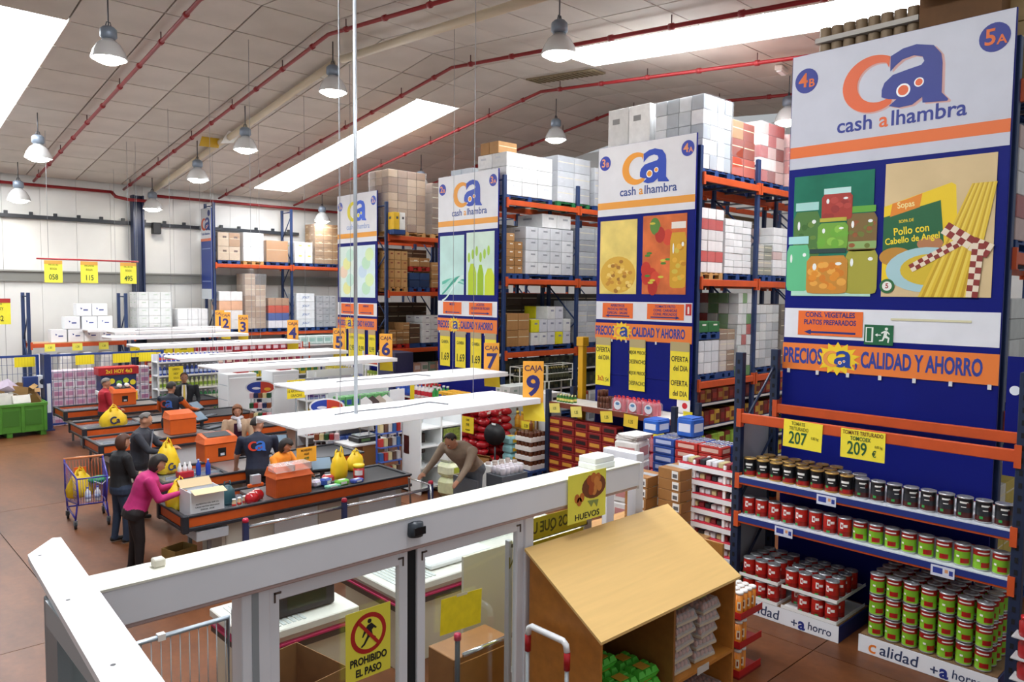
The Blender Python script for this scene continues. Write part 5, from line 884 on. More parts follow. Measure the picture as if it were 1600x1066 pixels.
# ================================================================== people
PEOPLE = []
SKIN = M('#b98468', .55, var=.04); HAIRD = M('#1f1714', .6); HAIRB = M('#4a2c1a', .6); HAIRG = M('#6f6a66', .6)
def capsule(mb, p, q, r0, r1, n=10):
    p, q = Vector(p), Vector(q); d = q-p
    pts = [p-d.normalized()*r0*.7, p-d.normalized()*r0*.3, p, p+d*.33, p+d*.66, q, q+d.normalized()*r1*.3, q+d.normalized()*r1*.7]
    mb.tube(pts, [r0*.7, r0*.95, r0, r0+(r1-r0)*.33, r0+(r1-r0)*.66, r1, r1*.95, r1*.7], n)
def person(label, x, y, head, h=1.7, top='#333333', legs='#22242a', hair='short', hairm=HAIRD, lean=0., armL=(.1,.12,.5,0), armR=(.1,.12,.5,0), sit=False, turn=0., extra=None, skin=SKIN, sleeve=None, female=False, shoe='#151515', nod=.1, broad=1., bulk=1.16):
    s = h/1.72; mb = MB(); bones = []
    Lr = Matrix.Rotation(-lean, 4, 'X'); pv = Vector((0, 0, .93*s))
    def U(p): return pv+Lr@(Vector(p)*s-pv)
    def bone(p, q, r0, r1, m):
        if m in (1, 2): r0 *= bulk; r1 *= bulk
        capsule(mb, p, q, r0*s, r1*s); bones.append((Vector(p), Vector(q), (r0+r1)/2*s, m))
    # torso as stacked ellipses
    bw = broad*(.93 if female else 1.)
    rings = [(.80,.155 if not female else .17,.11),(.90,.17 if not female else .18,.12),(1.0,.155 if not female else .15,.112),(1.12,.15 if not female else .138,.108),(1.25,.172*bw,.12),(1.36,.185*bw,.118),(1.43,.165*bw,.095),(1.475,.09,.075),(1.50,.055,.055)]
    vs = []; n = 16
    for z, rx, ry in rings:
        if z < 1.46: rx *= bulk; ry *= bulk*1.05
        for k in range(n): a = 2*math.pi*k/n; vs.append(U((rx*math.cos(a), ry*math.sin(a), z)))
    mb.add(vs, [(i*n+k, i*n+(k+1) % n, (i+1)*n+(k+1) % n, (i+1)*n+k) for i in range(len(rings)-1) for k in range(n)]+[tuple(reversed(range(n))), tuple((len(rings)-1)*n+k for k in range(n))])
    bones.append((U((0,0,.95)), U((0,0,1.38)), .15*s, 1)); bones.append((Vector((0,0,.84*s)), Vector((0,0,.92*s)), .15*s, 2))
    bone(U((0,-.005,1.44)), U((0,.02,1.56)), .055, .052, 0)
    # head
    hc = U((0, .035, 1.615)); Hm = Matrix.Translation(hc) @ Matrix.Rotation(turn, 4, 'Z') @ Matrix.Rotation(-lean*.7-nod, 4, 'X')
    def HP(p): return Hm @ (Vector(p)*s)
    def hell(c, r, nn=14, mm=10):
        t_ = MB().ell((0,0,0), (r[0]*s, r[1]*s, r[2]*s), nn, mm); mb.add([HP(c)+(Hm.to_3x3() @ Vector(v)) for v in t_.v], t_.f)
    hell((0,0,.02), (.078,.097,.105)); hell((0,.022,-.05), (.058,.068,.062)); hell((0,.098,-.01), (.014,.02,.026), 8, 6); hell((.08,0,-.005), (.012,.022,.032), 8, 6); hell((-.08,0,-.005), (.012,.022,.032), 8, 6)
    bones.append((HP((0,0,-.05)), HP((0,0,.08)), .09*s, 0))
    # arms and hands
    for sd, A in ((-1, armL), (1, armR)):
        sh = U((sd*.195*bw*bulk, 0, 1.40)); up = lambda p_, o_: Vector((sd*math.sin(o_), math.cos(o_)*math.sin(p_), -math.cos(o_)*math.cos(p_)))
        el = sh+(up(A[0]+lean*.3, A[1])*.29*s); wr = el+(up(A[2]+lean*.3, A[3])*.25*s); fw = up(A[2]+lean*.3+.15, A[3])
        bone(sh, el, .056, .045, 1); bone(el, wr, .043, .031, 1 if sleeve != 'short' else 0)
        if sleeve == 'short': bones[-2] = (sh, sh+(el-sh)*.75, .05*s, 1); bones.append((sh+(el-sh)*.9, el, .045*s, 0))
        pe = wr+fw*.085*s; bone(wr, pe, .032, .036, 0); sidev = fw.cross(Vector((0,0,1))).normalized(); dn = fw.cross(sidev).normalized()
        for i in range(4):
            b0 = pe+sidev*(-.030+.02*i)*s; l = (.062, .074, .070, .054)[i]*s; m_ = b0+fw*l*.55; e_ = m_+(fw*.7+dn*(.55 if dn.z < 0 else -.55)).normalized()*l*.5
            bone(b0, m_, .0095, .009, 0); bone(m_, e_, .009, .008, 0)
        tb = wr+fw*.03*s+sidev*.034*s*-sd; bone(tb, tb+(fw*.7-sidev*sd*.6).normalized()*.055*s, .012, .010, 0)
    # legs
    for sd in (-1, 1):
        hp = Vector((sd*.09, 0, .88))*s
        if sit: kn = Vector((sd*.12, .40, .50))*s; an = Vector((sd*.12, .36, .09))*s
        else: kn = Vector((sd*.10, .015+.03*sd, .49))*s; an = Vector((sd*.105, -.02+.05*sd, .085))*s
        bone(hp, kn, .086, .058, 2); bone(kn, an, .056, .04, 2); bone(an-Vector((0,.04*s,.035*s)), an+Vector((0,.15*s,-.045*s)), .042, .036, 3)
    me = mb.mesh(skin); o = obj('person', me, None, (x, y, -.30*s if sit == 'low' else 0), (0, 0, head-math.pi/2)); tag(o, label, 'person')
    md = o.modifiers.new('skin', 'REMESH'); md.mode = 'VOXEL'; md.voxel_size = .0145*s; md.use_smooth_shade = True; sm = o.modifiers.new('soft', 'SMOOTH'); sm.factor = .5; sm.iterations = 3
    PEOPLE.append((o, bones, [skin, M(top, .75, var=.12, scale=9, bump=.4), M(legs, .75, var=.1, scale=9, bump=.3), M(shoe, .5)]))
    # hair, face
    hm = MB(); e = MB().ell((0,0,0), (1,1,1), 18, 14); keep = []
    for f in e.f:
        c = sum((Vector(e.v[i]) for i in f), Vector())/len(f); back = c.y < .1
        if hair == 'short': ok = (c.z > .28+.30*(c.y+.2) if c.y > -.5 else c.z > -.15)
        elif hair == 'bob': ok = (c.z > .35+.25*c.y) or (c.y < .15 and c.z > -.95)
        elif hair == 'long': ok = (c.z > .35+.25*c.y) or c.y < .2
        else: ok = c.z > .5 and c.y < .3 or (c.y < -.2 and c.z > -.1)
        if ok: keep.append(f)
    dz = {'short': 1.0, 'bob': 1.28, 'long': 1.6, 'thin': .98}[hair]; vv = []
    for v in e.v: k = 1.10 if hair != 'thin' else 1.03; vv.append(HP((v[0]*.084*k, v[1]*.103*k-.004, .022+v[2]*.108*k*(dz if v[2] < 0 else 1.02))))
    hb = obj('hair', hm.add(vv, keep).mesh(hairm, True), o); so = hb.modifiers.new('thickness', 'SOLIDIFY'); so.thickness = .012*s; so.offset = 1
    def face(name, c, r, m): q = MB().ell((0,0,0), (r[0]*s, r[1]*s, r[2]*s), 8, 6); obj(name, MB().add([HP(c)+(Hm.to_3x3() @ Vector(v)) for v in q.v], q.f).mesh(m, True), o)
    for sd in (-1, 1): face('eye', (sd*.03,.088,.012), (.012,.006,.006), M('#e8e0d8', .3)); face('iris', (sd*.03,.0935,.012), (.005,.003,.005), M('#20140c', .3)); face('eyebrow', (sd*.03,.092,.035), (.016,.006,.004), hairm)
    face('mouth', (0,.086,-.055), (.022,.006,.006), M('#8a4038', .5))
    if extra: extra(o, s, U, HP)
    return o
def back_logo(o, s, U, HP, c1='#d8502a', c2='#3f7ad8'):
    f = obj('back_print', None, o); a = U((0, -.160, 1.30)); 
    f.location = a; f.rotation_euler = (math.pi/2, 0, 0)
    logo(f, 0, 0, .16*s, .004, c1, c2, '#26304a')
def suit(o, s, U, HP):
    def pt(pts, nm, m, y, th=.004):
        obj(nm, MB().add([U((px, y+.034+.004*(1-abs(px)*6), pz)) for px, pz in pts], [tuple(range(len(pts))), tuple(reversed(range(len(pts))))]).mesh(m), o)
    pt([(-.055,1.47),(.055,1.47),(.06,1.3),(.035,1.0),(-.035,1.0),(-.06,1.3)], 'shirt_front', M('#e9e6e2', .6), .124); pt([(-.018,1.46),(.018,1.46),(.03,1.12),(0,1.05),(-.03,1.12)], 'tie', M('#d9bd5a', .5), .131)
    pt([(-.05,1.48),(-.11,1.40),(-.06,1.2),(-.055,1.35)], 'lapel', M('#14161c', .6), .130); pt([(.05,1.48),(.11,1.40),(.06,1.2),(.055,1.35)], 'lapel', M('#14161c', .6), .130)
def shirt_open(o, s, U, HP):
    obj('shirt_front', MB().add([U((px, .165, pz)) for px, pz in [(-.05,1.47),(.05,1.47),(.055,1.25),(.03,.98),(-.03,.98),(-.055,1.25)]], [(0,1,2,3,4,5),(5,4,3,2,1,0)]).mesh(M('#b4bccb', .6)), o)
def vest(o, s, U, HP): back_logo(o, s, U, HP, '#a8402c', '#3a66b8')
def scarf(o, s, U, HP):
    mb = MB(); pts = []
    for k in range(15): a = 2*math.pi*k/14; pts.append(U((.085*math.cos(a), .02+.075*math.sin(a), 1.49+.012*math.sin(3*a))))
    obj('scarf', mb.tube(pts, .036*s, 10).tube([U((-.02,.10,1.47)), U((-.03,.155,1.36)), U((-.04,.16,1.24))], [.035*s,.045*s,.04*s], 10).mesh(M('#c9c6cc', .7, var=.35, scale=14), True), o); obj('sweater_front', MB().add([U((px, .165, pz)) for px, pz in [(-.07,1.40),(.07,1.40),(.08,1.0),(-.08,1.0)]], [(0,1,2,3),(3,2,1,0)]).mesh(M('#4a1a3c', .7)), o)
def hairclip(o, s, U, HP): obj('hair_clip', MB().ell(HP((-.07,-.02,.08)), (.015,.03,.015), 8, 6).mesh(M('#f0f0f0', .4), True), o)
pi = math.pi
person('person in a bright pink sweater and black trousers leaning toward the bags', 3.25, 10.92, -.3, 1.66, '#b8246c', '#1c1416', 'bob', HAIRD, .40, (.35,.15,1.75,-.3), (.3,.15,1.6,-.35), female=True, nod=.3, bulk=1.32)
person('person in a black jacket and blue jeans standing beside the shopping trolley', 3.50, 12.45, .1, 1.64, '#15161a', '#26344a', 'bob', M('#4a2a1a', .6), .03, (.3,.1,1.2,-.2), (.25,.1,1.1,-.2), female=True, bulk=1.28)
person('person with grey hair in a dark jacket holding the upright yellow bag', 4.12, 13.62, -.55, 1.78, '#2c2e38', '#1e2028', 'thin', HAIRG, .12, (.6,.1,1.3,-.2), (.6,.1,1.3,-.2), extra=shirt_open, nod=.35, broad=1.08, bulk=1.26)
person('person in a red sweater with short curly hair at the far counter', 5.35, 20.2, .0, 1.68, '#a8182a', '#22242c', 'short', HAIRG, .03, (.2,.08,.9,0), (.2,.1,1.0,0), female=True, turn=-.3)
person('person in a navy vest with orange sleeves seen from behind', 5.95, 17.42, .75, 1.80, '#1a2132', '#1d2028', 'short', HAIRD, .05, (.5,.35,1.1,.2), (.6,.35,1.3,.1), extra=vest)
person('person in a dark suit with a pale shirt and yellow tie', 7.0, 19.45, -1.95, 1.78, '#14161c', '#15171c', 'thin', HAIRG, .0, (.1,.2,.9,-.1), (.1,.2,.9,-.1), extra=suit, broad=1.08, bulk=1.22)
person('person in a beige coat with a light patterned scarf', 6.12, 14.25, -1.95, 1.66, '#b3977c', '#22181c', 'long', M('#7a4a2a', .6), .05, (.2,.15,1.0,-.1), (.35,.2,1.3,-.2), female=True, extra=scarf, bulk=1.22)
person('person in a navy shirt with the printed emblem, seen from behind', 5.42, 11.84, 1.1, 1.78, '#1c2338', '#14161e', 'short', HAIRD, .12, (.2,.25,.5,.1), (.3,.2,.9,0), extra=lambda o, s, U, HP: back_logo(o, s, U, HP, '#e0442a', '#3f7ad8'), turn=-.9, sleeve='short', broad=1.1)
person('person in an orange uniform with dark hair working at the front till', 5.48, 11.32, -1.2, 1.56, '#e88a1e', '#1d2028', 'bob', HAIRD, .30, (.5,.2,1.2,-.1), (.5,.2,1.2,-.1), female=True, extra=hairclip, turn=.5, nod=.4)
person('person in a taupe sweater bending over a trolley beside the rail', 8.05, 9.5, pi+.25, 1.88, '#8c7a68', '#5a6068', 'thin', HAIRD, .80, (.5,.1,.7,.0), (.55,.1,.8,0), nod=.15, broad=1.08, bulk=1.3)
bpy.context.view_layer.update(); DG = bpy.context.evaluated_depsgraph_get()
for o, bones, mats in PEOPLE:
    me = bpy.data.meshes.new_from_object(o.evaluated_get(DG)); o.modifiers.clear(); o.data = me; me.materials.clear()
    for m in mats: me.materials.append(m)
    idx = []
    for p in me.polygons:
        c = p.center; best = 1e9; bi = 0
        for a, b, r, m in bones:
            d = b-a; t_ = max(0, min(1, (c-a).dot(d)/max(d.length_squared, 1e-9))); q = (c-(a+d*t_)).length-r
            if q < best: best = q; bi = m
        idx.append(bi)
    me.polygons.foreach_set('material_index', idx); me.polygons.foreach_set('use_smooth', [True]*len(idx)); me.update()
# orange sleeves of the vest wearer
_o, _b, _m = PEOPLE[4]; _m4 = M('#d8621c', .7, var=.1); _o.data.materials.append(_m4)
for p in _o.data.polygons:
    if p.material_index == 1:
        for a, b, r, m in _b:
            if m == 1 and r < .1:
                d = b-a; t_ = max(0, min(1, (p.center-a).dot(d)/d.length_squared))
                if (p.center-(a+d*t_)).length < r*1.45 and t_ > .12: p.material_index = 4
# ================================================================== left background
rack('low navy shelf rack with one orange level of white cartons by the wall', [5.35, 8.25], [28.3, 29.1], [2.1], 3.75)
B('deck', bpy.data.objects['pallet_rack.006'] if 'pallet_rack.006' in bpy.data.objects else None, M('#c9a884', .6), .05, 2.85, 0, .8, 2.1, 2.115)
def wbox(lab, x, z, w=.46, h=.42):
    t = thing('white_carton', lab, 'carton', (x, 28.62, z), group='white cartons on the low wall rack'); B('body', t, M('#e9ebee', .5), -w/2, w/2, -.2, .2, 0, h-.006, .006); B('printed_mark', t, M('#2b3f88', .5), -.02, .12, -.202, -.2, h*.42, h*.52); P('printed_mark', obj('print', None, t, (-.08, -.201, h*.6), FACE_Y), M('#2b3f88', .5), [(-.03,.03),(.03,.0),(-.01,-.04)], 0, .002); B('tape', t, M('#d9d4c4', .3), -w/2, w/2, -.03, .03, h-.006, h-.003)
for i, (x, z, s) in enumerate(((6.22, 2.12, 'in the bottom row, farthest toward the bare post'), (6.72, 2.12, 'in the bottom row, second from the bare post'), (7.2, 2.12, 'in the bottom row, third from the bare post'), (7.66, 2.12, 'in the bottom row beside the jugs'), (6.62, 2.55, 'in the middle row, farthest toward the bare post'), (7.14, 2.55, 'at the centre of the middle row'), (7.62, 2.55, 'at the right end of the middle row'), (6.98, 2.98, 'on the pile top, toward the bare post'), (7.46, 2.98, 'on the pile top, toward the column'))): wbox('white carton with a blue mark '+s, x, z)
for i, x in enumerate((7.93, 8.12)): bottle('water_jug', ['clear water jug next to the white cartons', 'clear water jug next to the rack post'][i], 'jug', x, 28.6, 2.12, .1, .36, M('#b8c4cc', .15), M('#3a5a9a', .4), None, group='water jugs')
for i, (x, lab) in enumerate(((5.9, 'yellow price card hanging under the low wall rack, nearest its bare post'), (6.7, 'yellow price card hanging under the middle of the low wall rack'), (7.5, 'yellow price card hanging under the low wall rack, nearest the column'))): poster(lab, x, 28.2, 2.08, .3, .24, [('1.20', 0, .5, .4, '#6a7020')], None, '#f0ea5a', FACE_Y, group='price cards under the wall rack')
# goods standing under that rack
row_n = [0]
def row(name, cat, me, fmt, p0, step, n, group, sub=None, rz=0.):
    for i in range(n):
        o = tag(obj(name, me, None, (p0[0]+step[0]*i, p0[1]+step[1]*i, p0[2]+step[2]*i), (0, 0, rz)), fmt % ORD[i], cat, group)
        if sub: obj(sub[0], sub[1], o, sub[2])
def pk(w, d, h, c, c2=None):
    def f():
        mb = chamfer(MB(), w, d, h, min(w, d, h)*.08)
        if c2: mb.box(-w*.36, w*.36, -d/2-.003, -d/2, h*.28, h*.72, 1); mb.box(-w/2-.003, -w/2, -d*.36, d*.36, h*.28, h*.72, 1)
        return mb.mesh([M(c, .45, var=.1, scale=9), M(c2 or c, .45)])
    return cached(('pk', w, d, h, c, c2), f)
def bot(r, h, c, cap='#eeeeee', lab=None):
    return cached(('bot', r, h, c, cap, lab), lambda: MB().lathe([(r*.9,0),(r,.01),(r,h*.18),(r*1.01,h*.2),(r*1.01,h*.48),(r,h*.5),(r,h*.6),(r*.45,h*.78),(r*.42,h*.86),(r*.5,h*.86),(r*.5,h),(0,h)], 10, [0,0,1,1,1,0,0,0,2,2,2]).mesh([M(c, .3), M(lab or c, .4), M(cap, .4)], True))
row('paper_pack', 'pack', pk(.5, .5, .42, '#d8d6d4', '#e9c8c0'), 'white paper pack on the floor under the low wall rack, %s from the bare post', (5.7, 28.6, 0), (.54, 0, 0), 5, 'paper packs under the rack')
row('paper_pack', 'pack', pk(.5, .5, .62, '#e4e2e0', '#d9b8b4'), 'upper white paper pack under the low wall rack, %s from the bare post', (5.7, 28.6, .43), (.54, 0, 0), 5, 'paper packs under the rack')
row('paper_bale', 'pack', pk(.34, .4, .7, '#ececea', '#d8d8d8'), 'white upright roll bale under the low wall rack, %s from the bare post', (5.75, 28.5, 1.06), (.62, 0, 0), 4, 'paper packs under the rack')
# cage of blue tubes
CB = M('#1f3f86', .45)
def cage(label, x0, x1, y, h=2.06):
    t = thing('mesh_cage', label, 'cage', (x0, y, 0)); L = x1-x0
    for x in (0, L): B('post', t, CB, x-.035, x+.035, -.035, .035, 0, h, .005)
    B('top_bar', t, CB, .035, L-.035, -.03, .03, h-.06, h); B('bottom_bar', t, CB, .035, L-.035, -.03, .03, .08, .13)
    mb = MB()
    for i in range(int(L/.12)): x = .08+i*.12; mb.tube([(x, 0, .13), (x, 0, h-.06)], .005, 4)
    for i in range(7): mb.tube([(.03, .004, .3+i*.25), (L-.03, .004, .3+i*.25)], .005, 4)
    obj('wire_mesh', mb.mesh(M('#56688e', .45, .3)), t)
cage('blue tube mesh cage behind the green bin', 3.0, 4.75, 24.2); cage('long blue tube mesh cage in front of the pink paper packs', 5.0, 8.0, 24.0)
t = thing('corner_post', 'thick dark blue corner post between the two cages', 'post', (4.88, 23.9, 0)); B('column', t, M('#1b2f62', .45), -.09, .06, -.3, .2, 0, 2.1, .006); B('white_panel', t, M('#d4dae2', .4), -.04, .05, -.31, -.3, .5, 1.3); B('foot', t, M('#1b2f62', .45), -.14, .12, -.34, .24, 0, .03)
for i, (x, y, lab) in enumerate(((4.44, 24.14, 'yellow ribbed label on the cage behind the green bin'), (5.87, 23.95, 'yellow ribbed label on the long cage nearest the corner post'), (6.84, 23.95, 'yellow ribbed label at the middle of the long cage'), (7.55, 23.95, 'yellow ribbed label at the end of the long cage'))):
    t = thing('cage_label', lab, 'label', (x, y, 1.74), FACE_Y, 'yellow cage labels'); RECT('sheet', t, M('#f4e01e', .55), -.24, .24, 0, .27, 0, .004)
    for q in range(7): RECT('rib', t, M('#c9b41a', .6), -.21+q*.07, -.205+q*.07, .01, .26, .004, .002)
poster('yellow notice on the shelf end beside the person in the navy vest', 7.95, 22.735, 1.66, .42, .44, [('OFERTA', 0, .2, .18, '#7a6a10'), ('HOY', 0, .5, .2, '#7a6a10'), ('SOLO', 0, .78, .18, '#7a6a10')], None, '#f4dc2a', FACE_Y, group='yellow notices by the counters')
poster('orange notice above the cashier in the navy vest', 6.72, 22.845, 1.02, .4, .34, [('AHORRO', 0, .3, .24, '#7a4a10'), ('5.95', 0, .7, .3, '#3a5a1a')], None, '#f0c02a', FACE_Y, group='yellow notices by the counters')
# pink and white paper packs behind the cage
for k in range(6):
    row('roll_pack', 'paper pack', pk(.27, .4, .26, ['#e6d3dc', '#ece6ea', '#dcc6d2'][k % 3], '#c98fae'), 'pink and white roll pack behind the long cage, level '+ORD[k]+', %s along', (5.25, 24.45, .0+.262*k), (.285, 0, 0), 5, 'pink roll packs')
    row('roll_pack', 'paper pack', pk(.27, .4, .26, ['#ece6ea', '#e6d3dc', '#e9dfe4'][k % 3], '#b87f9e'), 'pale roll pack farther along the long cage, level '+ORD[k]+', %s along', (6.72, 24.5, .0+.262*k), (.285, 0, 0), 4, 'pink roll packs')
t = thing('promo_display', 'red topped promotional display with blue boxes behind the woman in red', 'display', (6.45, 22.9, 0)); B('stand', t, M('#e4e4e8', .5), -.45, .45, 0, .4, 0, .95, .006); B('red_header', t, M('#b01c24', .45), -.52, .52, -.05, .42, 1.5, 1.72, .01); B('blue_crate', t, M('#20305e', .45), -.46, .46, -.02, .4, 1.05, 1.5, .006); B('shelf_edge', t, M('#f0f0f0', .4), -.5, .5, -.04, .42, .95, 1.05)
f = obj('front_print', None, t, (0, -.055, 0), FACE_Y); TX(f, '2x1 HOY 4x3', 0, 1.6, .004, .15, M('#f0c82a', .5), .03, sx=.8)
for q in range(5): P('fruit_print', f, M(['#b8cc2a', '#e0d02a', '#7ab03a'][q % 3], .5), disc(-.36+.18*q, 1.27+.06*(q % 2), .075), -.03, .004)
# green bin with cardboard
GB = M('#4c8a2a', .5, var=.1)
t = thing('green_bin', 'big green plastic pallet bin full of cardboard', 'bin', (3.0, 23.05, 0))
for a in ((0,1.7,0,.04),(0,1.7,1.06,1.1),(0,.04,.04,1.06),(1.66,1.7,.04,1.06)): B('wall', t, GB, *a, .12, .86, .006)
B('floor_panel', t, GB, .04, 1.66, .04, 1.06, .12, .16)
for x in (.02, .8, 1.56): B('foot', t, GB, x, x+.13, .02, 1.08, 0, .12, .006)
for x in (-.015, .62, 1.12, 1.63): B('rib', t, GB, x, x+.08, -.03, 0, .12, .86, .006)
B('rim', t, GB, -.02, 1.72, -.035, .0, .80, .88, .006); B('rim', t, GB, 1.70, 1.735, -.02, 1.12, .80, .88, .006)
for x in (.12, .72, 1.22): B('panel_inset', t, M('#3f7522', .5), x, x+.36, -.012, 0, .3, .7)
rr = random.Random(11)
for i, (x, y, z, w_, d_, h_, c, s) in enumerate(((3.3,23.5,.75,.5,.4,.35,'#9a7648','brown carton lying low at the picture edge'),(3.75,23.4,.85,.45,.36,.28,'#e6e2dc','white carton tilted at the front of the green bin'),(4.15,23.35,.82,.42,.34,.22,'#dedad2','second white carton tilted at the front of the green bin'),(4.5,23.5,.8,.4,.3,.3,'#8c6838','brown carton at the right rim of the green bin'),(3.55,23.8,1.12,.55,.42,.3,'#b08c5a','brown carton lying on top of the green bin pile'),(3.95,23.75,1.12,.45,.36,.24,'#c9bcd0','white and lilac carton in the middle of the green bin pile'),(4.3,23.8,1.02,.4,.34,.28,'#a58250','brown carton behind the tilted white ones'),(3.3,23.7,1.12,.4,.36,.3,'#cdb183','pale carton at the left of the green bin pile'))):
    t = thing('cardboard_box', s, 'carton', (x, y, z), (rr.uniform(-.5,.5), rr.uniform(-.6,.6), rr.uniform(-.8,.8)), 'waste cartons in the green bin'); mm = M(c, .7, var=.08)
    for a in ((-w_/2,w_/2,-d_/2,-d_/2+.006),(-w_/2,w_/2,d_/2-.006,d_/2),(-w_/2,-w_/2+.006,-d_/2,d_/2),(w_/2-.006,w_/2,-d_/2,d_/2)): B('side', t, mm, *a, 0, h_)
    B('bottom', t, mm, -w_/2, w_/2, -d_/2, d_/2, 0, .006); B('flap', t, mm, w_/2, w_/2+.12, -d_/2, d_/2, h_-.01, h_-.004, rot=(0, .5, 0))
t = thing('blue_printed_box', 'blue and white printed box hooked on the cage above the bin', 'carton', (4.62, 23.9, 1.15)); B('body', t, M('#203a78', .45), -.28, .06, -.1, .1, 0, .34, .006); B('body_end', t, M('#dfe3ea', .45), .06, .28, -.1, .1, .02, .36, .006); P('ring_print', obj('print', None, t, (.17, -.102, .19), FACE_Y), M('#2b3348', .5), disc(0, 0, .08), 0, .002)
# price signs on a hanging red bar
t = thing('sign_bar', 'thin red hanging bar carrying three yellow price signs', 'bar', (4.96, 25, 4.74)); T('bar', t, M('#a82830', .4), [(0,0,0),(2.72,0,.0)], .025, 8)
for x in (.3, 2.45): T('wire', t, WIRE, [(x, 0, .02), (x, 0, zroof(25)-4.74)], .005, 4)
for i, (x, n_, lab) in enumerate(((5.37, '058', 'yellow sign on the red bar ending in fifty-eight'), (6.30, '115', 'yellow sign in the middle of the red bar'), (7.38, '495', 'yellow sign on the red bar in front of the column'))): poster(lab, x, 24.98, 4.70, .46, .64, [('PATATAS', 0, .2, .13, '#7a8028'), ('BOLSA', 0, .38, .13, '#7a8028'), (n_, 0, .76, .34, '#14502c')], '#e0a848', '#f2ea4a', FACE_Y, group='hanging price signs')
poster('yellow sign with a red top strip at the left picture edge', 4.0, 25.0, 3.6, .6, .72, [('SUPER', 0, .2, .14, '#6a7028'), ('LUCKY', 0, .4, .16, '#2a2a20'), ('0.82', 0, .78, .3, '#2a2a20')], '#b03028', '#f2e83a', FACE_Y, group='hanging price signs')
t = thing('wall_speaker', 'small black loudspeaker box on the cream wall', 'speaker', (9.78, 29.75, 5.95)); B('cabinet', t, M('#15161a', .5), -.14, .14, -.12, .12, 0, .42, .015); B('grille', t, M('#2a2c30', .7), -.11, .11, -.126, -.12, .03, .39); B('bracket', t, M('#303236', .5), -.03, .03, .12, .2, .18, .24)
# ---- shopping trolley
def trolley(label, x, y, rz):
    t = thing('shopping_trolley', label, 'trolley', (x, y, 0), (0, 0, rz)); PU = M('#3a34a0', .35); OR = M('#d8622c', .4); wm = M('#5a50b0', .35, .3)
    # local: length along y (front = +y), width along x
    fr = [(-.29,-.42,.98),(-.29,-.42,.30),(-.20,.48,.42),(-.22,.50,.86)]
    for sd in (-1, 1):
        T('side_tube', t, PU, [(sd*.29,-.46,1.0),(sd*.29,-.42,.42),(sd*.27,-.40,.30),(sd*.20,.46,.42),(sd*.22,.50,.84),(sd*.29,-.43,.95)], .014, 7)
        T('leg_tube', t, PU, [(sd*.28,-.41,.42),(sd*.27,-.36,.13)], .016, 7); T('leg_tube', t, PU, [(sd*.21,.40,.42),(sd*.24,.38,.13)], .014, 7); T('base_tube', t, PU, [(sd*.27,-.36,.20),(sd*.24,.38,.17)], .014, 7)
        for q in range(10):
            f_ = q/9; T('side_wire', t, wm, [(sd*(.275-.07*f_), -.40+.86*f_, .31+.12*f_), (sd*(.288-.068*f_), -.42+.9*f_, .94-.1*f_)], .0035, 4)
        for q in range(3): T('side_wire', t, wm, [(sd*.285,-.41,.45+.16*q), (sd*.212,.48,.53+.1*q)], .0035, 4)
    for q in range(12):
        a = -.26+.52*q/11; T('back_wire', t, OR, [(a,-.42,.45),(a,-.455,.96)], .0035, 4); T('floor_wire', t, wm, [(a,-.40,.31),(a*.75,.46,.42)], .0035, 4); T('front_wire', t, wm, [(a*.75,.46,.42),(a*.8,.50,.84)], .0035, 4)
    T('front_tube', t, PU, [(-.22,.50,.84),(.22,.50,.84)], .012, 6); T('cross_tube', t, PU, [(-.27,-.36,.20),(.27,-.36,.20)], .014, 6); T('handle', t, M('#d88a5a', .4), [(-.30,-.47,1.0),(.30,-.47,1.0)], .02, 10)
    B('child_seat', t, M('#dd5a1c', .4), -.02, .16, -.36, -.34, .66, .86)
    for sx, sy in ((-1,-1),(1,-1),(-1,1),(1,1)):
        wx, wy = sx*(.27 if sy < 0 else .24), (-.36 if sy < 0 else .38)
        c = obj('caster', cached('caster', lambda: MB().box(-.03,.03,-.02,.02,.06,.14).mesh(M('#8a8f96', .4, .5))), t, (wx, wy, 0)); obj('wheel', cached('wheel', lambda: MB().tube([(-.016,0,0),(.016,0,0)], .06, 16).mesh(M('#26262a', .6), True)), c, (0, 0, .06))
    return t
trolley('purple wire shopping trolley with an orange back standing on the open floor', 3.42, 13.95, pi-.12)
bag('yellow bag inside the purple shopping trolley', 3.30, 13.95, .44, .9, .2, 1.3, False)
for i, (x, y) in enumerate(((3.33, 13.62), (3.47, 13.60))): bottle('milk_bottle', ['white bottle in the trolley nearer the yellow bag', 'white bottle in the trolley nearer its right side'][i], 'bottle', x, y, .42, .045, .24, M('#e6e8ee', .35), M('#3a4a9a', .4), M('#b8c8e8', .4), group='white bottles in the trolley')
t = thing('green_crate', 'green folded bag lying in the purple shopping trolley', 'bag', (3.56, 13.85, .66)); obj('sack', MB().ell((0,0,.05), (.17,.13,.06), 12, 8).mesh(M('#1f8a4a', .45, bump=.5), True), t); T('strap', t, M('#d8d8d8', .4), [(-.1,-.12,.05),(0,-.18,.0),(.14,-.1,.08)], .008, 6)
open_box('open brown carton on the floor behind the door header cap', 3.72, 10.98-.35, 0, .34, .3, .34, '#9a7a42', .3, 0)
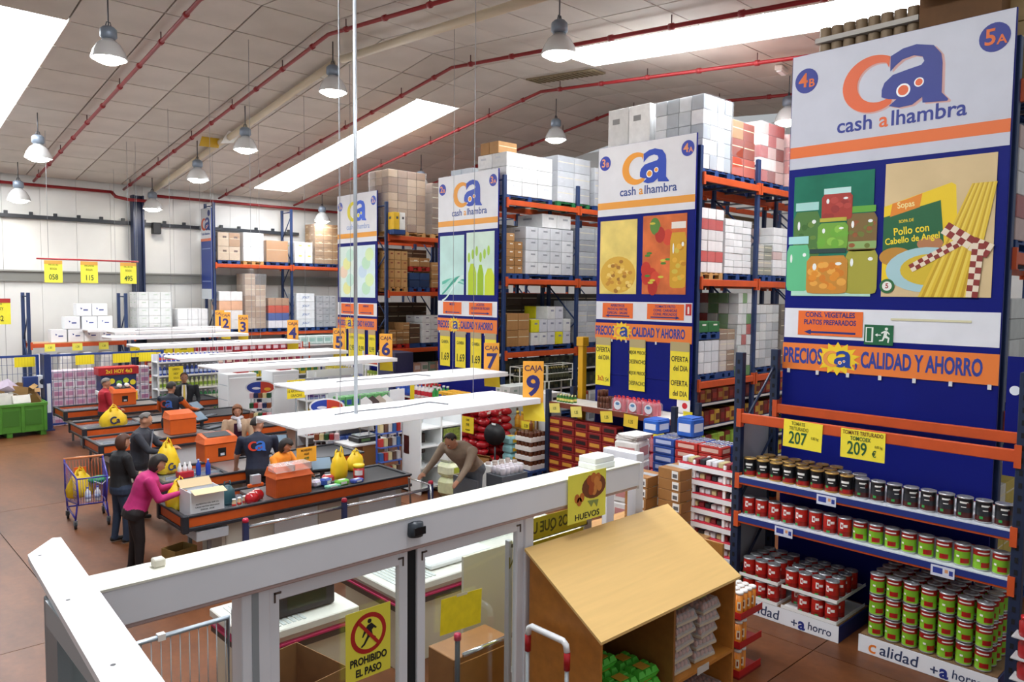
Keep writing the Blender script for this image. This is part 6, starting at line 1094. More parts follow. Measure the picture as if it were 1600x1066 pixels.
# ================================================================== shop floor behind the tills
GW = M('#dfe2e4', .4)
def gondola(label, x0, x1, y0, y1, levels, h, m=GW, back=True, face='-y'):
    t = thing('gondola_shelf', label, 'shelf', (x0, y0, 0)); L, D = x1-x0, y1-y0
    for z in levels: B('shelf', t, m, 0, L, 0, D, z-.03, z, .004); B('price_strip', t, M('#f2f2ee', .4), 0, L, -.008, 0, z-.04, z+.005) if face == '-y' else B('price_strip', t, M('#f2f2ee', .4), -.008, 0, 0, D, z-.04, z+.005)
    if face == '-y': B('back_panel', t, M('#c9ccd2', .5), 0, L, D-.02, D, 0, h)
    else: B('back_panel', t, M('#c9ccd2', .5), L-.02, L, 0, D, 0, h)
    for a in ((0, 0), (L-.04, 0), (0, D-.04), (L-.04, D-.04)): B('upright', t, m, a[0], a[0]+.04, a[1], a[1]+.04, 0, h)
    return t
# detergent shelves right of the cage
gondola('white detergent shelf with blue bottles beside the long cage', 7.45, 9.4, 22.75, 23.3, [.2, .6, 1.0, 1.4, 1.8], 2.0)
for k, (z, c, cap, lab, nm) in enumerate(((.2, '#c9d8b0', '#5a8a3a', '#4a7a2a', 'pale green'), (.6, '#2f8a4a', '#e8e8e8', '#e8e8d0', 'green'), (1.0, '#d9dcb0', '#d8e8a0', '#8fb03a', 'yellow green'), (1.4, '#2545a0', '#e8e8f0', '#c8d4f0', 'blue'), (1.8, '#3a5ac0', '#f0f0f0', '#e04030', 'light blue'))): row('detergent_bottle', 'bottle', bot(.055, .3 if k != 4 else .25, c, cap, lab), nm+' detergent bottle on the shelf beside the cage, %s along', (7.55, 22.88, z), (.13, 0, 0), 14, 'detergent bottles')
# long coloured shelves under the far canopies
gondola('long low shelf of mixed packets under the far canopies', 8.4, 14.5, 26.9, 27.5, [.2, .7, 1.2, 1.65], 1.9, M('#b54a22', .5))
for k, (z, cs) in enumerate(((.7, ('#b03a2a', '#e0c8a0')), (1.2, ('#8a3048', '#e8d8c8')), (1.65, ('#d8c8d0', '#a82a3a')))):
    row('packet', 'packet', pk(.26, .3, .3, cs[0], cs[1]), 'reddish packet on the far shelf, level '+ORD[k]+', %s from the cage', (8.6, 27.1, z), (.3, 0, 0), 10, 'packets on the far shelf'); row('packet', 'packet', pk(.26, .3, .26, cs[1], cs[0]), 'pale packet on the far shelf, level '+ORD[k]+', %s along its farther half', (11.6, 27.1, z), (.3, 0, 0), 9, 'packets on the far shelf')
row('clear_pack', 'packet', pk(.34, .34, .34, '#cfe0dc', '#9fc8c0'), 'pale green wrapped pack below the wall rack, %s from the near post', (14.95, 28.4, 1.72), (.36, 0, 0), 6, 'pale green packs'); gondola('low shelf carrying pale green packs below the wall rack', 14.7, 17.2, 28.15, 28.7, [.3, 1.0, 1.7], 1.72)
for i, (x, y, z, lab) in enumerate(((7.6, 24.7, 2.02, 'yellow slogan banner under the lane four canopy, nearest the cage'), (8.25, 24.7, 2.02, 'yellow slogan banner in the middle under the lane four canopy'), (8.9, 24.7, 2.02, 'yellow slogan banner under the lane four canopy, farthest from the cage'))):
    poster(lab, x, y, z+.1, .6, .3, [('Calidad', -.05, .35, .36, '#4a4410'), ('+ahorro', .05, .74, .32, '#4a4410')], None, '#f2da22', FACE_Y, group='yellow slogan banners'); 
t = thing('banner_rail', 'thin rail carrying three yellow slogan banners', 'rail', (7.3, 24.72, 2.12)); T('bar', t, WIRE, [(0,0,0),(1.95,0,0)], .012, 6); T('post', t, WIRE, [(0,0,-2.12),(0,0,0)], .015, 6); T('post', t, WIRE, [(1.95,0,-2.12),(1.95,0,0)], .015, 6)
# white upright freezers
for i, (x, y, h_, lab) in enumerate(((8.75, 20.35, 1.62, 'white upright cabinet with a red box on top'), (9.85, 20.0, 1.66, 'second white cabinet behind the sweet stand'))):
    t = thing('white_cabinet', lab, 'cabinet', (x, y, 0)); B('body', t, M('#e6eaec', .35), -.4, .4, -.35, .35, 0, h_, .012); B('door', t, M('#f1f3f4', .3), -.38, .38, -.375, -.35, .08, h_-.1, .008); B('handle', t, M('#9aa4ac', .3, .5), .3, .34, -.40, -.375, .7, 1.2)
    for z in (.5, .9, 1.3): B('side_groove', t, M('#9fb0bc', .4), -.404, -.4, -.3, .3, z, z+.015)
    pack('red carton on the '+('cabinet nearest the suit' if i == 0 else 'second white cabinet'), x+.1, y, h_, .4, .3, .14, '#c42a30', .1, '#f0e0e0', 'red_carton', 'red cartons on the cabinets')
# sweet displays with oval blue and red signs
def sweet_stand(label, x, y, rz, h=1.45):
    t = thing('sweet_stand', label, 'display stand', (x, y, 0), (0, 0, rz)); fm = M('#c9ccd2', .4, .3)
    for a in (-.24, .24): T('upright', t, fm, [(a, .15, 0), (a, .15, h+.12)], .014, 6)
    for k in range(5):
        z = .35+k*.24; B('tray', t, M('#d8d8dc', .4), -.26, .26, -.15+.04*k, .15, z, z+.015)
        for q in range(5): obj('sweet_box', bmesh_box(.09, .16, .12, M(['#2a5a34', '#b02a34', '#e0b8c0', '#24305c', '#8a4a2a', '#e8d8a0'][(q+k*2) % 6], .4), .006), t, (-.2+.1*q, .02*k, z+.015))
    s = obj('oval_sign', None, t, (0, .1, h+.22), (math.pi/2-.1, 0, 0)); P('border', s, M('#f0f0f2', .4), disc(0, 0, .36, .17, 28), 0, .012); P('blue_half', s, M('#2a44a8', .4), disc(0, 0, .32, .14, 16, 90, 270), .013, .002); P('red_half', s, M('#d0402a', .4), disc(0, 0, .32, .14, 16, -90, 90), .013, .002)
    P('swoosh', s, M('#e8e8f4', .4), disc(-.1, -.02, .1, .03, 14), .016, .001); P('swoosh', s, M('#f0b02a', .4), disc(.16, -.04, .08, .04, 14), .016, .001)
sweet_stand('tiered sweet stand with an oval blue and red sign behind the woman with the scarf', 7.95, 17.2, -.6, 1.35); sweet_stand('second tiered sweet stand with an oval sign below the lane seven canopy', 7.8, 13.8, -.6, 1.3)
# coloured bottle shelf, clothes rail, white shelf block between canopies
gondola('grey shelf with coloured juice bottles behind the sweet stand', 9.0, 10.6, 16.9, 17.4, [.3, .75, 1.2], 1.7)
for k, (z, c) in enumerate(((1.2, '#8a96b8'), (.75, '#c8b83a'), (.3, '#a83a34'))): row('juice_bottle', 'bottle', bot(.05, .32, c, ['#e8e8e8', '#c84a2a', '#e8d8a0'][k], ['#5a3a7a', '#e8e0a0', '#e0a0a0'][k]), ['bluish', 'yellow', 'red'][k]+' juice bottle on the grey shelf, %s from the near end', (9.1, 17.05, z), (.125, 0, 0), 12, 'juice bottles')
gondola('shelf of yellow and green packs below the lane six sign', 9.9, 11.5, 18.1, 18.6, [.4, .85, 1.3], 1.75)
for k, (z, c, c2) in enumerate(((1.3, '#d8c83a', '#4a8a3a'), (.85, '#4a6aa8', '#d8e0a0'), (.4, '#c8b05a', '#8a5a2a'))): row('box_pack', 'packet', pk(.2, .26, .24, c, c2), ['yellow', 'blue', 'tan'][k]+' pack on the shelf below the lane six sign, %s along', (10.05, 18.25, z), (.23, 0, 0), 6, 'packs below the lane six sign')
t = thing('clothes_rail', 'clothes rail with white garments below the lane seven canopy', 'clothes rail', (9.0, 14.45, 0)); T('rail', t, WIRE, [(0,0,0),(0,0,1.6),(.75,0,1.6),(.75,0,0)], .014, 6)
for q in range(4): obj('garment', cached(('garm', q % 3), lambda: MB().add([(-.02,-.2,-.15),(-.03,-.26,-.8),(.03,.24,-.8),(.02,.2,-.15),(0,0,-.04)], [(0,1,2,3,4),(4,3,2,1,0)]).mesh(M(['#ecebea', '#4a3a3a', '#c8b8a8'][q % 3], .8))), t, (.15+.18*q, 0, 1.6), (0, 0, .3))
t = thing('white_board', 'blank white board standing beside the clothes rail', 'panel', (9.85, 14.45, 0)); B('sheet', t, M('#e6e9ec', .45), -.05, .35, 0, .03, .6, 1.65); T('leg', t, WIRE, [(0,.05,0),(0,.02,.6)], .012, 6); T('leg', t, WIRE, [(.3,.05,0),(.3,.02,.6)], .012, 6)
# end display of rack 2: white wire rack, dark cooler
t = thing('drink_cooler', 'dark purple drinks cooler in front of the second rack', 'cooler', (11.95, 17.36, 0)); B('cabinet', t, M('#2e3050', .4), -.3, .3, -.42, .42, 0, 2.25, .012); B('glass_door', t, M('#3a3c66', .15), -.32, -.3, -.38, .38, .2, 2.0); TX(obj('front_print', None, t, (-.322, 0, 2.12), FACE_X), 'Refrescos', 0, 0, 0, .16, M('#c8d0f0', .5), .01, shear=.2)
gondola('white wire rack with small yellow packs beside the dark cooler', 11.7, 12.3, 17.85, 18.65, [.5, .95, 1.4, 1.85], 2.2, M('#eceef0', .4), face='-x')
for k, z in enumerate((.95, 1.4, 1.85)): row('snack_packet', 'packet', pk(.22, .12, .24, ['#d8b83a', '#8aa03a', '#c8452a'][k], '#e8e0c0'), ['yellow', 'green', 'red'][k]+' snack packet on the white wire rack, %s from the cooler', (11.82, 17.95, z), (0, .14, 0), 5, 'snack packets on the wire rack')
gondola('dark blue shelf of bottles below the faded board', 12.0, 12.6, 19.6, 21.6, [.4, .9, 1.35], 1.7, M('#2a3a7a', .4), face='-x')
for k, z in enumerate((.4, .9, 1.35)): row('cleaner_bottle', 'bottle', bot(.06, .3, ['#2a48a8', '#d8dce8', '#c8b82a'][k], '#e8e8e8', ['#e8e8f0', '#4a6ac0', '#e8e0a0'][k]), ['blue', 'white', 'yellow'][k]+' cleaner bottle below the faded board, %s from its right end', (12.1, 19.7, z), (0, .15, 0), 12, 'cleaner bottles')
# end display of rack 3: stacked cleaning bottles
gondola('low display of cleaning bottles below the green bottle board', 11.5, 12.5, 13.9, 16.9, [.35, .75, 1.18], 1.2, M('#b8482a', .5), face='-x')
for k, (z, x) in enumerate(((1.18, 11.9), (1.18, 11.62), (.75, 11.62))):
    row('blue_bottle', 'bottle', bot(.07, .36, '#2450b8', '#c8283a', '#3a6ad0'), 'blue cleaning bottle in row '+ORD[k]+' of the end display, %s from the cooler', (x, 16.75, z), (0, -.16, 0), 5, 'blue cleaning bottles'); row('red_bottle', 'bottle', bot(.07, .36, '#e8e4e4', '#c8202c', '#d03040'), 'red capped white bottle in row '+ORD[k]+' of the end display, %s from the blue bottles', (x, 15.95, z), (0, -.16, 0), 5, 'red capped bottles')
    row('green_bottle', 'bottle', bot(.07, .34, '#1f8a3a', '#e8e8e8', '#3aa04a'), 'green bottle in row '+ORD[k]+' of the end display, %s from the red caps', (x, 15.14, z), (0, -.16, 0), 2, 'green bottles'); row('yellow_box', 'packet', pk(.2, .16, .26, '#e0a82a', '#24408a'), 'yellow and blue box in row '+ORD[k]+' of the end display, %s from the green bottles', (x, 14.8, z), (0, -.18, 0), 4, 'yellow and blue boxes')
# pile of red bags on a blue pallet with its notice and pan
t = thing('blue_pallet', 'blue pallet below the pile of red bags', 'pallet', (11.2, 12.95, 0)); obj('deck', pallet_mesh(1.0, 1.5, PB), t)
rb = cached('redbag', lambda: MB().ell((0,0,.08), (.17,.13,.09), 10, 7).mesh(M('#b01822', .18, bump=.6, var=.2, scale=8), True)); rr = random.Random(5)
for k in range(7):
    for i in range(3):
        for j in range(5):
            if i == 1 and 0 < j < 4 and k < 6: continue
            o = tag(obj('red_bag', rb, None, (10.88+.3*i+rr.uniform(-.03,.03), 12.42+.29*j+rr.uniform(-.03,.03), .14+.17*k), (rr.uniform(-.2,.2), rr.uniform(-.2,.2), rr.uniform(0,3))), 'shiny red bag in the pile, layer %s, row %s, %s from the pan' % (ORD[k], ORD[i], ORD[j]), 'bag', 'pile of red bags'); obj('print', bmesh_box(.12, .003, .05, M('#f0d8d0', .4)), o, (0, -.125, .07))
poster('yellow notice pinned on the pile of red bags', 10.70, 12.75, 1.15, .4, .36, [('CAFE', 0, .2, .18, '#6a5a10'), ('9.95', 0, .5, .24, '#3a3a10'), ('el paquete', 0, .8, .14, '#6a5a10')], None, '#f6d82a', FACE_X, group='yellow notices by the red bags')
t = thing('round_pan', 'big black round pan leaning beside the red bags', 'pan', (10.8, 11.98, .5)); obj('pan', MB().tube([(0,0,.35),(.03,.0,.35)], .24, 28).mesh(M('#191a1e', .5), True), t, (0, 0, 0), (0, 0, .5)); T('stand', t, M('#2a2a2e', .5), [(0.02,0,.08),(0.02,0,-.5)], .02, 6); B('label', t, M('#e8e8e8', .5), -.03, -.02, -.06, .06, .56, .6)
for k in range(3): row('oil_flask', 'bottle', bot(.07, .36, '#c88a1c', '#e0c040', '#d8a83a'), 'amber oil bottle behind the pan, tier '+ORD[k]+', %s from the red bags', (11.7, 12.2, .15+.37*k), (0, -.15, 0), 4, 'amber oil bottles')
t = thing('oil_stand', 'stand of three shelves for the amber oil bottles', 'shelf', (11.7, 11.98, 0)); [B('shelf', t, M('#8a6a3a', .6), -.1, .1, -.34, .34, .12+.37*k, .15+.37*k) for k in range(3)]; [B('post', t, M('#6a4a2a', .6), .07, .1, y, y+.03, 0, 1.3) for y in (-.34, .31)]
poster('yellow card on the amber oil bottles', 11.625, 11.85, 1.06, .3, .2, [('3.20', 0, .5, .5, '#5a5010')], None, '#f6e23a', FACE_X, group='yellow notices by the red bags')
# trays of brown jars on a blue pallet, yellow juice pack
t = thing('blue_pallet', 'blue pallet below the white trays of brown jars', 'pallet', (11.35, 11.5, 0)); obj('deck', pallet_mesh(.7, .7, PB), t)
for k in range(4):
    t = thing('jar_tray', 'white tray of brown jars, %s from the bottom' % ORD[k], 'tray', (11.38, 11.45, .14+.2*k), group='trays of brown jars'); B('tray', t, M('#ebe8e2', .55), -.24, .24, -.24, .24, 0, .1, .004)
    for i in range(4):
        for j in range(4):
            if i == 0 or j == 0 or k == 3: obj('jar', cached('brjar', lambda: MB().lathe([(.05,0),(.052,.01),(.052,.17),(.045,.185),(0,.186)], 10).mesh(M('#5a2e18', .25), True)), t, (-.18+.12*i, -.18+.12*j, .01))
    if k == 3: bottle('sauce_bottle', 'single brown bottle standing on the top jar tray', 'bottle', 11.38, 11.45, .938, .04, .24, M('#7a4018', .25), M('#3a2010', .4))
for k in range(4): pack('yellow and blue juice pack beside the jar trays, %s from the floor' % ORD[k], 11.25, 11.95, .02+.19*k, .28, .3, .185, '#8fc4c8', 0, '#f0c42a', 'juice_pack', 'yellow and blue juice packs')
load('tall white cartons with black dots behind the jar trays', 11.9, 12.4, 11.5, 12.0, 0, 1, 1, 4, 1.7, ['#dcdcdc', '#e6e6e6'], None, mark='#2a2a2a', seal=False, name='carton_stack', cat='carton stack')
# counters and displays near the beige sweater
t = thing('scale_table', 'white topped table carrying the black scale', 'table', (8.2, 13.0, 0)); B('top', t, M('#eceff0', .4), -.5, .5, -.3, .3, .86, .9, .006); [B('leg', t, M('#9a6a3a', .5), x, x+.5, -.26, .26, 0, .86) for x in (-.2,)]
t = thing('weighing_scale', 'black weighing scale with a steel plate', 'scale', (8.2, 13.0, .9)); B('body', t, M('#16181c', .4), -.26, .26, -.2, .2, 0, .1, .015); B('plate', t, M('#b8bec4', .2, .7), -.2, .2, -.1, .2, .11, .125); B('display', t, M('#5a7a4a', .3), -.2, .0, -.205, -.2, .03, .08); [B('key', t, M('#c8ccd0', .4), .02+.04*i, .05+.04*i, -.19, -.14, .1, .106) for i in range(5)]; T('column', t, M('#c8ccd0', .3, .5), [(.2,.15,.1),(.2,.15,.5)], .02, 8)
t = thing('magazine_rack', 'blue wire rack of small goods with a yellow top sign', 'display stand', (8.35, 12.35, 0)); 
for a in (-.28, .28): T('upright', t, M('#3a5ab8', .4), [(a, .0, 0), (a*.8, .1, 1.5)], .02, 6)
B('top_sign', t, M('#f2d022', .5), -.38, .38, .05, .08, 1.35, 1.58)
for k in range(4):
    B('shelf', t, M('#4a6ac0', .4), -.26, .26, -.12, .1, .3+.28*k, .315+.28*k)
    for q in range(5): obj('blister_pack', bmesh_box(.08, .1, .16, M(['#d8d0c8', '#3a6aa8', '#c83a34', '#e8d8a0', '#6a4a3a'][(q+k) % 5], .4), .005), t, (-.2+.1*q, 0, .315+.28*k))
t = thing('garment_stand', 'dark stand with hanging brown and red bags', 'stand', (8.75, 12.05, 0)); T('pole', t, M('#2a2420', .5), [(0,0,0),(0,0,1.2)], .02, 6); [obj('hanging_bag', bmesh_box(.1, .22, .4, M(c, .6), .02), t, (-.15+.14*i, 0, .72)) for i, c in enumerate(('#6a2a24', '#8a7a6a', '#4a3a34'))]; B('foot', t, M('#2a2420', .5), -.2, .2, -.2, .2, 0, .03)
t = thing('white_shelf_unit', 'white open shelf unit with a green framed picture', 'shelf', (9.05, 11.9, 0)); [B('side', t, M('#e9ecec', .4), x, x+.03, -.3, .3, 0, 1.5) for x in (-.5, 0, .5)]; [B('shelf', t, M('#e9ecec', .4), -.47, .5, -.3, .3, z, z+.03) for z in (.1, .5, .9, 1.25)]; B('back', t, M('#d8dcdc', .4), -.5, .5, .28, .3, 0, 1.5); pc = B('picture', t, M('#7a8a3a', .5, var=.5, scale=18), .06, .46, -.32, -.3, .93, 1.22)
for i, (x, y, z, w_, h_, c, lab) in enumerate(((8.95, 11.2, 0, .42, .4, '#d8dcae', 'lowest pale green carton beside the white shelf unit'), (8.98, 11.2, .4, .44, .26, '#e4e8c4', 'upper pale green carton beside the white shelf unit'), (9.05, 11.25, .66, .5, .26, '#e6eae8', 'clear topped box on the pale green cartons'))): pack(lab, x, y, z, w_, .4, h_, c, .1, '#b8c83a', 'green_carton', 'pale green cartons')
t = thing('cartoon_panel', 'white display panel with black figure prints', 'panel', (9.95, 12.6, 0)); B('sheet', t, M('#eceded', .45), -.35, .35, 0, .03, .3, 1.5); f = obj('print', None, t, (0, -.003, .95), FACE_Y); P('figure_print', f, BLK, [(-.1,-.2),(-.06,.0),(-.12,.1),(-.04,.14),(0,.3),(.06,.3),(.08,.14),(.14,.02),(.06,0),(.08,-.2),(.02,-.05)], 0, .003); B('foot', t, ALU, -.3, .3, -.1, .14, 0, .3)
t = thing('white_display_box', 'white boxed display carton printed with a dark oval beside the bending person', 'carton', (9.75, 10.6, 0)); B('body', t, M('#dfe2e4', .45), -.35, .35, -.25, .25, 0, .62, .006); f = obj('print', None, t, (0, -.252, .38), FACE_Y); P('oval_print', f, M('#2a2a34', .5), disc(-.05, 0, .14, .06), 0, .003); RECT('line_print', f, M('#2a3a6a', .5), -.33, .33, .12, .15, 0, .002); RECT('line_print', f, M('#2a3a6a', .5), -.33, .33, -.2, -.19, 0, .002)
for q in range(8): obj('jar_top', cached('jtop', lambda: MB().lathe([(.05,0),(.05,.06),(0,.062)], 10).mesh(M('#b8a8a0', .4), True)), t, (-.26+.17*(q % 4), -.1+.2*(q//4), .61))
open_box('open brown carton behind the bending person', 9.9, 11.6, 0, .5, .4, .5, '#a87c46', .2, .16)
t = thing('steel_trolley', 'grey steel flat trolley loaded with bottles in front of the bending person', 'trolley', (7.45, 9.45, 0)); B('deck', t, M('#7a8088', .4, .5), -.45, .45, -.3, .3, .25, .3); B('end_panel', t, M('#6e747c', .4, .4), .42, .46, -.3, .3, .3, .85); T('handle', t, CHR, [(-.45,-.28,.3),(-.5,-.28,.95),(-.5,.28,.95),(-.45,.28,.3)], .018, 8)
for sx in (-.36, .36):
    for sy in (-.24, .24): obj('wheel', cached('stwheel', lambda: MB().tube([(0,-.02,0),(0,.02,0)], .09, 14).mesh(M('#24262a', .6), True)), t, (sx, sy, .09)); B('fork', t, M('#7a8088', .4, .5), sx-.02, sx+.02, sy-.03, sy+.03, .09, .25)
for i, (x, c, lab) in enumerate(((7.25, '#8fb4e0', 'light blue bag on the steel trolley'), (7.58, '#d0c8cc', 'white and red bag on the steel trolley'))): tag(obj('goods_bag', MB().ell((0,0,.14), (.2,.18,.15), 12, 8).mesh(M(c, .4, bump=.5, var=.15), True), None, (x, 9.45, .3)), lab, 'bag', 'bags on the steel trolley')
t = thing('bottle_crate', 'grey crate of white capped bottles beside the bending person', 'crate', (8.68, 9.3, .0)); B('stand', t, M('#6e747c', .4, .3), -.2, .3, -.2, .2, 0, .62); B('crate', t, M('#5a6068', .45), -.3, .3, -.2, .2, .62, .85, .006); [obj('bottle_top', cached('btop', lambda: MB().lathe([(.045,0),(.045,.1),(.03,.12),(0,.12)], 10).mesh(M('#e6e2ea', .4), True)), t, (-.2+.1*i, -.12+.12*j, .85)) for i in range(5) for j in range(3)]
# ================================================================== end display of rack 4
t = thing('end_display_rack', 'navy and rust shelf rack of red cartons below the board numbered 3B', 'rack', (11.6, 7.95, 0))
for x in (0, .78):
    for y in (0, 3.2): B('post', t, POSTD, x-.05, x+.05, y-.05, y+.05, 0, 1.85, .006)
B('front_beam', t, M('#7a3a28', .5), -.03, .03, .05, 3.15, 1.5, 1.6); B('shelf_deck', t, M('#eceae6', .5), .03, .76, .05, 3.15, 1.57, 1.6); B('back_beam', t, M('#22305c', .5), .74, .8, .05, 3.15, 1.5, 1.6)
rc = pk(.24, .36, .17, '#8c1f1e', '#d89a3a'); rc2 = pk(.24, .36, .17, '#8c1f1e', '#241a1c')
for k in range(7):
    for j in range(5):
        o = tag(obj('red_carton', rc if (k*2+j*3) % 5 < 3 else rc2, None, (11.72, 10.96-.37*j, .05+.175*k)), 'dark red carton with %s print, layer %s, %s from the navy post' % (('an orange', 'a black')[0 if (k*2+j*3) % 5 < 3 else 1], ORD[k], ORD[j]), 'carton', 'dark red cartons')
t = thing('carton_pallet', 'low navy pallet under the dark red cartons', 'pallet', (11.85, 10.2, 0)); B('deck', t, PB, -.3, .4, -.95, .95, 0, .05)
def milk(label, x, y, z, rz=0):
    t = thing('bottle_pack', label, 'bottle pack', (x, y, z), (0, 0, rz), 'pink and white bottle packs')
    for i in range(3):
        for j in range(2):
            b = obj('bottle', cached('pinkb', lambda: MB().lathe([(.05,0),(.052,.01),(.052,.17),(.03,.25),(.02,.27)], 10).mesh(M('#d84a5c', .3), True)), t, (-.055+.11*j, -.11+.11*i, 0)); obj('cap', cached('pinkc', lambda: MB().lathe([(.024,0),(.024,.03),(0,.032)], 8).mesh(M('#c8202c', .4), True)), b, (0, 0, .26))
    obj('shrink_wrap', bmesh_box(.24, .36, .24, film_mat(.2), .03), t); f = obj('print', None, t, (-.123, 0, .12), FACE_X); P('round_print', f, M('#e6e8f0', .4), disc(0, 0, .09), 0, .002); P('brand_print', f, M('#5a8ab8', .4), disc(0, .03, .05, .03), .002, .001)
for i in range(3): milk('pink bottle pack on top of the end shelf, %s from the brown cans' % ORD[i], 11.75, 9.30-.37*i, 1.602)
for k in range(4):
    for i in range(3): milk('pink bottle pack under the end shelf, layer %s, %s from the red cartons' % (ORD[k], ORD[i]), 11.75, 8.98-.38*i, .02+.30*k)
t = thing('can_stack', 'wrapped stack of brown cans on the end shelf', 'can pack', (11.8, 9.72, 1.602)); [obj('can', cached('brcan', lambda: MB().lathe([(.035,0),(.036,.11),(.03,.118),(0,.118)], 10).mesh(M('#6a4030', .35), True)), t, (-.1+.075*i, -.11+.075*j, .12*k)) for k in range(3) for i in range(3) for j in range(4) if k < 2 or j > 1]
row('yellow_bottle', 'bottle', bot(.035, .16, '#2f7a2a', '#e8e0a0', '#e8d87a'), 'small yellow topped bottle at the post end of the end shelf, %s along', (11.72, 10.98, 1.602), (0, -.08, 0), 6, 'small yellow topped bottles'); row('yellow_bottle', 'bottle', bot(.035, .16, '#2f7a2a', '#e8e0a0', '#e8d87a'), 'small yellow topped bottle in the second row of the end shelf, %s along', (11.82, 10.98, 1.602), (0, -.08, 0), 6, 'small yellow topped bottles')
for i, (y, w_, h_, c) in enumerate(((10.93, .3, .2, '#f0e070'), (10.32, .3, .22, '#f0e070'), (9.52, .3, .22, '#f0d84a'), (8.90, .34, .24, '#f0cc3a'), (8.24, .24, .34, '#f2e22a'))): poster('yellow price card hanging from the end shelf, %s from the navy post' % ORD[i], 11.55, y, 1.58, w_, h_, [('1.35', 0, .55, .4, '#5a5a20')] if i < 4 else [], None, c, FACE_X, tilt=-.12 if i < 3 else .05, group='price cards on the end shelf')
poster('bright yellow card on the far end of the white shelf lip', 12.0, 7.93, 1.72, .2, .2, [], None, '#f2e22a', FACE_X, group='price cards on the end shelf')
for i, (x, y, rz, lab) in enumerate(((11.95, 10.25, .2, 'white paper sheet lying on the end shelf'), (12.0, 9.98, -.3, 'second crumpled paper sheet on the end shelf'))): tag(obj('paper_sheet', bmesh_box(.3, .22, .006, M('#e6e2da', .6)), None, (x, y, 1.602), (0, 0, rz)), lab, 'paper', 'papers on the end shelf')
# ================================================================== cartons and drink packs between the racks
t = thing('wooden_table', 'light wooden table below the brown barcode cartons', 'table', (8.25, 6.1, 0)); B('top', t, M('#c99a62', .5, var=.1, kind='grain'), -.7, .75, -.75, .75, .66, .70, .006); B('front_panel', t, M('#2e2218', .6), -.68, -.64, -.7, .7, .0, .66); B('side_panel', t, M('#4a341e', .6), -.64, .7, -.72, -.69, .0, .66)
def bcarton(lab, x, y, z, w=.42, d=.36, h=.145):
    t = thing('barcode_carton', lab, 'carton', (x, y, z), (0, 0, random.uniform(-.05, .05)), 'brown barcode cartons'); B('body', t, M('#9a6b38', .65, var=.08), -w/2, w/2, -d/2, d/2, 0, h-.004, .005); B('tape', t, M('#b0b4b6', .25), -.06, .06, -d/2, d/2, h-.004, h-.002); B('barcode_label', t, M('#e6e6e4', .5), -w/2-.003, -w/2, -d*.42, -d*.14, h*.12, h*.86); B('barcode', t, M('#5a5a5c', .6), -w/2-.0045, -w/2-.003, -d*.38, -d*.18, h*.25, h*.6); B('barcode_label', t, M('#e6e6e4', .5), w*.12, w*.4, -d/2-.003, -d/2, h*.12, h*.86); B('barcode', t, M('#5a5a5c', .6), w*.16, w*.36, -d/2-.0045, -d/2-.003, h*.25, h*.6)
for k in range(5): bcarton('brown barcode carton in the front stack, %s from the table' % ORD[k], 8.45, 6.25, .70+.145*k)
for k in range(6): bcarton('brown barcode carton in the rear stack, %s from the table' % ORD[k], 8.62, 5.82, .70+.145*k)
def printed(name, lab, cat, x, y, z, w, d, h, c, c2, group, rz=0.): 
    o = tag(obj(name, pk(w, d, h, c, c2), None, (x, y, z), (0, 0, rz)), lab, cat, group); obj('lid_flap', bmesh_box(w*.9, d*.9, .008, M(c, .5)), o, (0, 0, h)); return o
for k in range(5): printed('white_printed_carton', 'white carton with red print, %s from the floor of its stack' % ORD[k], 'carton', 9.45, 7.25, .0+.325*k, .46, .4, .325, '#e2dfdc', '#c88a88', 'white cartons with red print', .06*k)
t = thing('newspaper_pile', 'untidy pile of white sheets on the white carton stack', 'paper pile', (9.45, 7.25, 1.64)); [obj('sheet', bmesh_box(.42, .36, .012, M(['#e9e6e2', '#d8d2ce', '#f0eeea'][i % 3], .6)), t, (.01*(i % 3), -.01*i, .014*i), (0, 0, .1*(-1)**i)) for i in range(6)]
dp = pk(.26, .4, .13, '#24489a', '#b8c4e4'); dr = pk(.26, .4, .13, '#b83028', '#e8c0b0')
for k in range(12):
    for i in range(2):
        for j in range(3):
            red = (k >= 9 and j < 2 and i == 0); o = tag(obj('drink_pack', dr if red else dp, None, (10.0+.28*i, 6.12+.42*j, .02+.135*k)), '%s drink can pack, layer %s, column %s, %s row' % ('red' if red else 'blue', ORD[k], ORD[i], ORD[j]+' ')  if False else '%s drink can pack, layer %s, column %s, row %s' % ('red' if red else 'blue', ORD[k], ORD[i], ORD[j]), 'can pack', 'stacked drink can packs')
            if k == 11: [obj('can_top', cached('cantop', lambda: MB().lathe([(.03,0),(.032,.006),(.0,.005)], 8).mesh(M('#c8ccd4', .25, .7), True)), o, (-.09+.06*a, -.15+.075*b, .13)) for a in range(4) for b in range(5)]
for i, (x, y, z) in enumerate(((10.15, 7.3, 1.645), (10.3, 6.75, 1.645))): printed('blue_carton', ['blue carton at the back of the drink packs', 'larger blue carton on top of the drink packs'][i], 'carton', x, y, z, .34, .3, .22+.08*i, '#2a62c0', '#e0e4f0', 'blue cartons on the drink packs')
